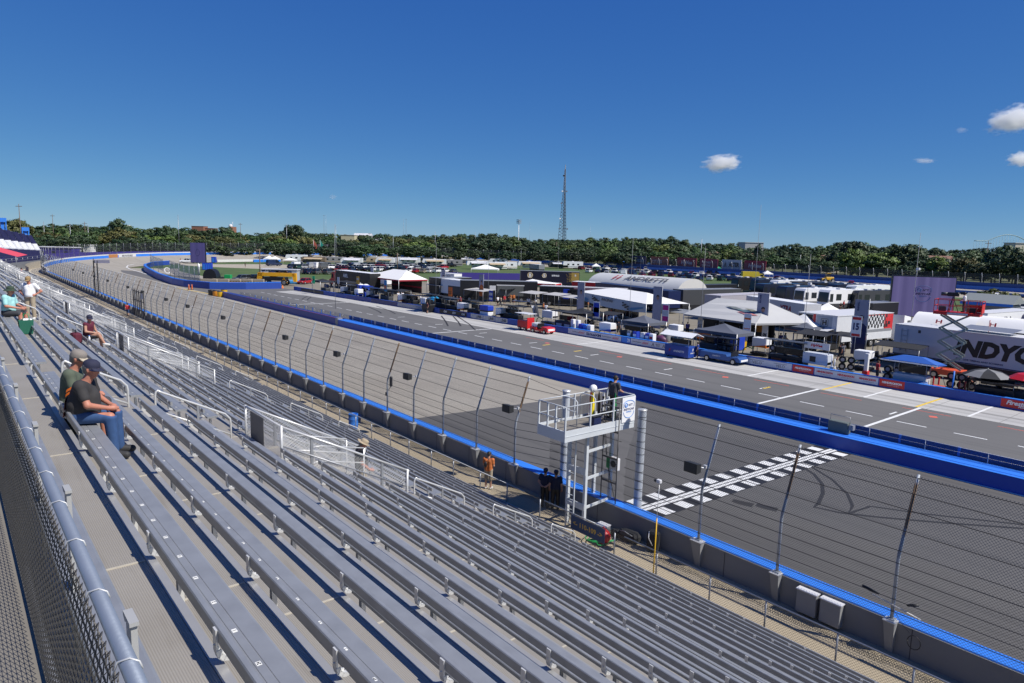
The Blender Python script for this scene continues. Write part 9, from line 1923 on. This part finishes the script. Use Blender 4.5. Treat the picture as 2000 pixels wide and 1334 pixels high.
for (nm,d0,d1,wd,dy,cols,step) in layers:
    px=-35;n=0
    while px < 2035:
        n += 1
        right=max(0,(px-1000)/1000);ds=1-.18*right
        d=R2.uniform(d0,d1)*ds;y=ptop(px)+dy-4+R2.uniform(-1.0,4.5)
        h=max(6.5,h_for(px,y,d));sh=R2.choice(['round','round','wide','wide','tall'] if h < 19 else ['round','tall','round']);c=R2.choice(cols if px < 900 else [k for k in cols if k != 'olive']+['dark'])
        wf=min(1.5,max(.85,(wd*.9+R2.uniform(-2,3))/h/.76))
        tree(px,d,h,sh,c,'%s %s tree, %s from left in the %s' % (SHN[sh],COLN[c],nth(n),nm),wf,nm);px += step*R2.uniform(.8,1.2)*(1+.5*right)
n=0;px=-30
while px < 2030:                                    # low thicket along the outside of the far fence
    n += 1;d=R2.uniform(328,350)*(1-.14*max(0,(px-1000)/1000));tree(px,d,R2.uniform(5.5,9.5),'wide',R2.choice(['dark','mid','dark']),'low bushy tree, %s from left along the far fence' % nth(n),R2.uniform(1.3,1.8),'bushes along the far fence',name='bushy_tree');px += 33*R2.uniform(.85,1.15)
for px,d,y,sh,c,lb,wf in ((232,470,430,'round','dark','tallest dark tree at the left above the turn',.9),(238,380,447,'wide','olive','big olive brown tree below the tallest left tree',1.1),(28,380,430,'wide','olive','broad olive tree behind the banded stand',1.0),(575,430,439,'round','dark','tall dark tree standing above the camper rows',.85),(325,420,443,'round','dark','dark round tree between the brick block and the tallest left tree',.9),(1188,345,476,'round','light','light yellow green tree between the dark ones behind the billboards',1.0),(1482,390,477,'cone','conifer','pointed blackish conifer beside the pale block',1.0),(1668,330,470,'round','dark','tall dark tree left of the huge video screen',.95),(1665,285,486,'round','light','light green tree in front of the tall dark one left of the screen',1.0),(1772,330,479,'wide','dark','wide domed dark tree above the huge video screen',1.0),(1835,300,502,'round','light','light green tree right behind the huge video screen',.95),(1888,290,504,'wide','olive','yellowish topped tree right of the huge video screen',.9),(1960,300,481,'round','dark','very tall dark tree near the right edge',1.0),(1990,280,486,'wide','dark','broad dark tree touching the right edge',1.1),(1830,340,487,'round','dark','rounded dark tree behind the light one at the screen',1.0)):
    tree(px,d,h_for(px,y-3,d),sh,c,lb,wf)
p=gp(1945,607);t=thing('round_bush','round yellowish green bush right of the hut','bush',(p.x,p.y,-1.1));c=link('crown',CR['wide'][0],t);c.scale=(8.5,8.5,5.6);recolor(c,0,LEAF['olive'])
p=gp(1912,598);t=thing('round_bush','smaller dark bush between hut and round bush','bush',(p.x,p.y,-1.0));c=link('crown',CR['round'][1],t);c.scale=(6,6,4.6);recolor(c,0,LEAF['mid'])
# ================================================================== clouds (small fair weather puffs, real volumes far away)
def cloud(px,py,w,h,d,dens,label,seed,slant=0.0):
    dr=ray(px,py).normalized();c=CAMP+dr*d;s=d/FPX/(1)*dr.dot(FW)*1.0
    m_=D.materials.new('cloud_vapour');m_.use_nodes=True;nt=m_.node_tree;N=nt.nodes;L=nt.links;N.clear();out=N.new('ShaderNodeOutputMaterial');pv=N.new('ShaderNodeVolumePrincipled');pv.inputs['Color'].default_value=(1,1,1,1);pv.inputs['Anisotropy'].default_value=.2
    tc=N.new('ShaderNodeTexCoord');nz=N.new('ShaderNodeTexNoise');nz.inputs['Scale'].default_value=2.6;nz.inputs['Detail'].default_value=6;nz.inputs['Roughness'].default_value=.6
    mp=N.new('ShaderNodeMapping');mp.inputs['Location'].default_value=(seed*3.1,seed*1.7,0);L.new(tc.outputs['Object'],mp.inputs[0]);L.new(mp.outputs[0],nz.inputs['Vector'])
    ln=N.new('ShaderNodeVectorMath');ln.operation='LENGTH';L.new(tc.outputs['Object'],ln.inputs[0])
    a=N.new('ShaderNodeMath');a.operation='SUBTRACT';a.inputs[0].default_value=1.02;L.new(ln.outputs['Value'],a.inputs[1]);b_=N.new('ShaderNodeMath');b_.operation='MULTIPLY_ADD';L.new(nz.outputs['Fac'],b_.inputs[0]);b_.inputs[1].default_value=1.7;b_.inputs[2].default_value=-1.12
    e_=N.new('ShaderNodeMath');e_.operation='ADD';L.new(a.outputs[0],e_.inputs[0]);L.new(b_.outputs[0],e_.inputs[1]);r=N.new('ShaderNodeMapRange');r.inputs[1].default_value=.0;r.inputs[2].default_value=.35;r.inputs[4].default_value=dens;L.new(e_.outputs[0],r.inputs[0]);L.new(r.outputs[0],pv.inputs['Density']);L.new(pv.outputs[0],out.inputs['Volume'])
    m=MB();m.ball((0,0,0),1.0,16);o=m.build('cloud',m_);u=Vector((RT.x,RT.y,0)).normalized();o.rotation_euler=(0,slant,math.atan2(u.y,u.x));o.location=c;o.scale=(w/2*s,h*.6*s,h/2*s);tag(o,label,'cloud',kind=None);return o
cloud(1410,319,92,44,3200,.05,'small white puffy cloud right of the radio tower',1,-.12);cloud(1990,232,150,66,3200,.045,'largest white cloud at the upper right edge',2,-.2);cloud(1995,311,70,38,3200,.045,'white cloud below the largest one at the right edge',3);cloud(1806,314,56,14,3200,.03,'thin flat white cloud streak left of the right edge',4);cloud(650,385,22,14,3200,.012,'tiny faint cloud puff at left above the camper rows',5);cloud(1878,254,30,16,3200,.010,'faint wisp of cloud left of the largest one',6)
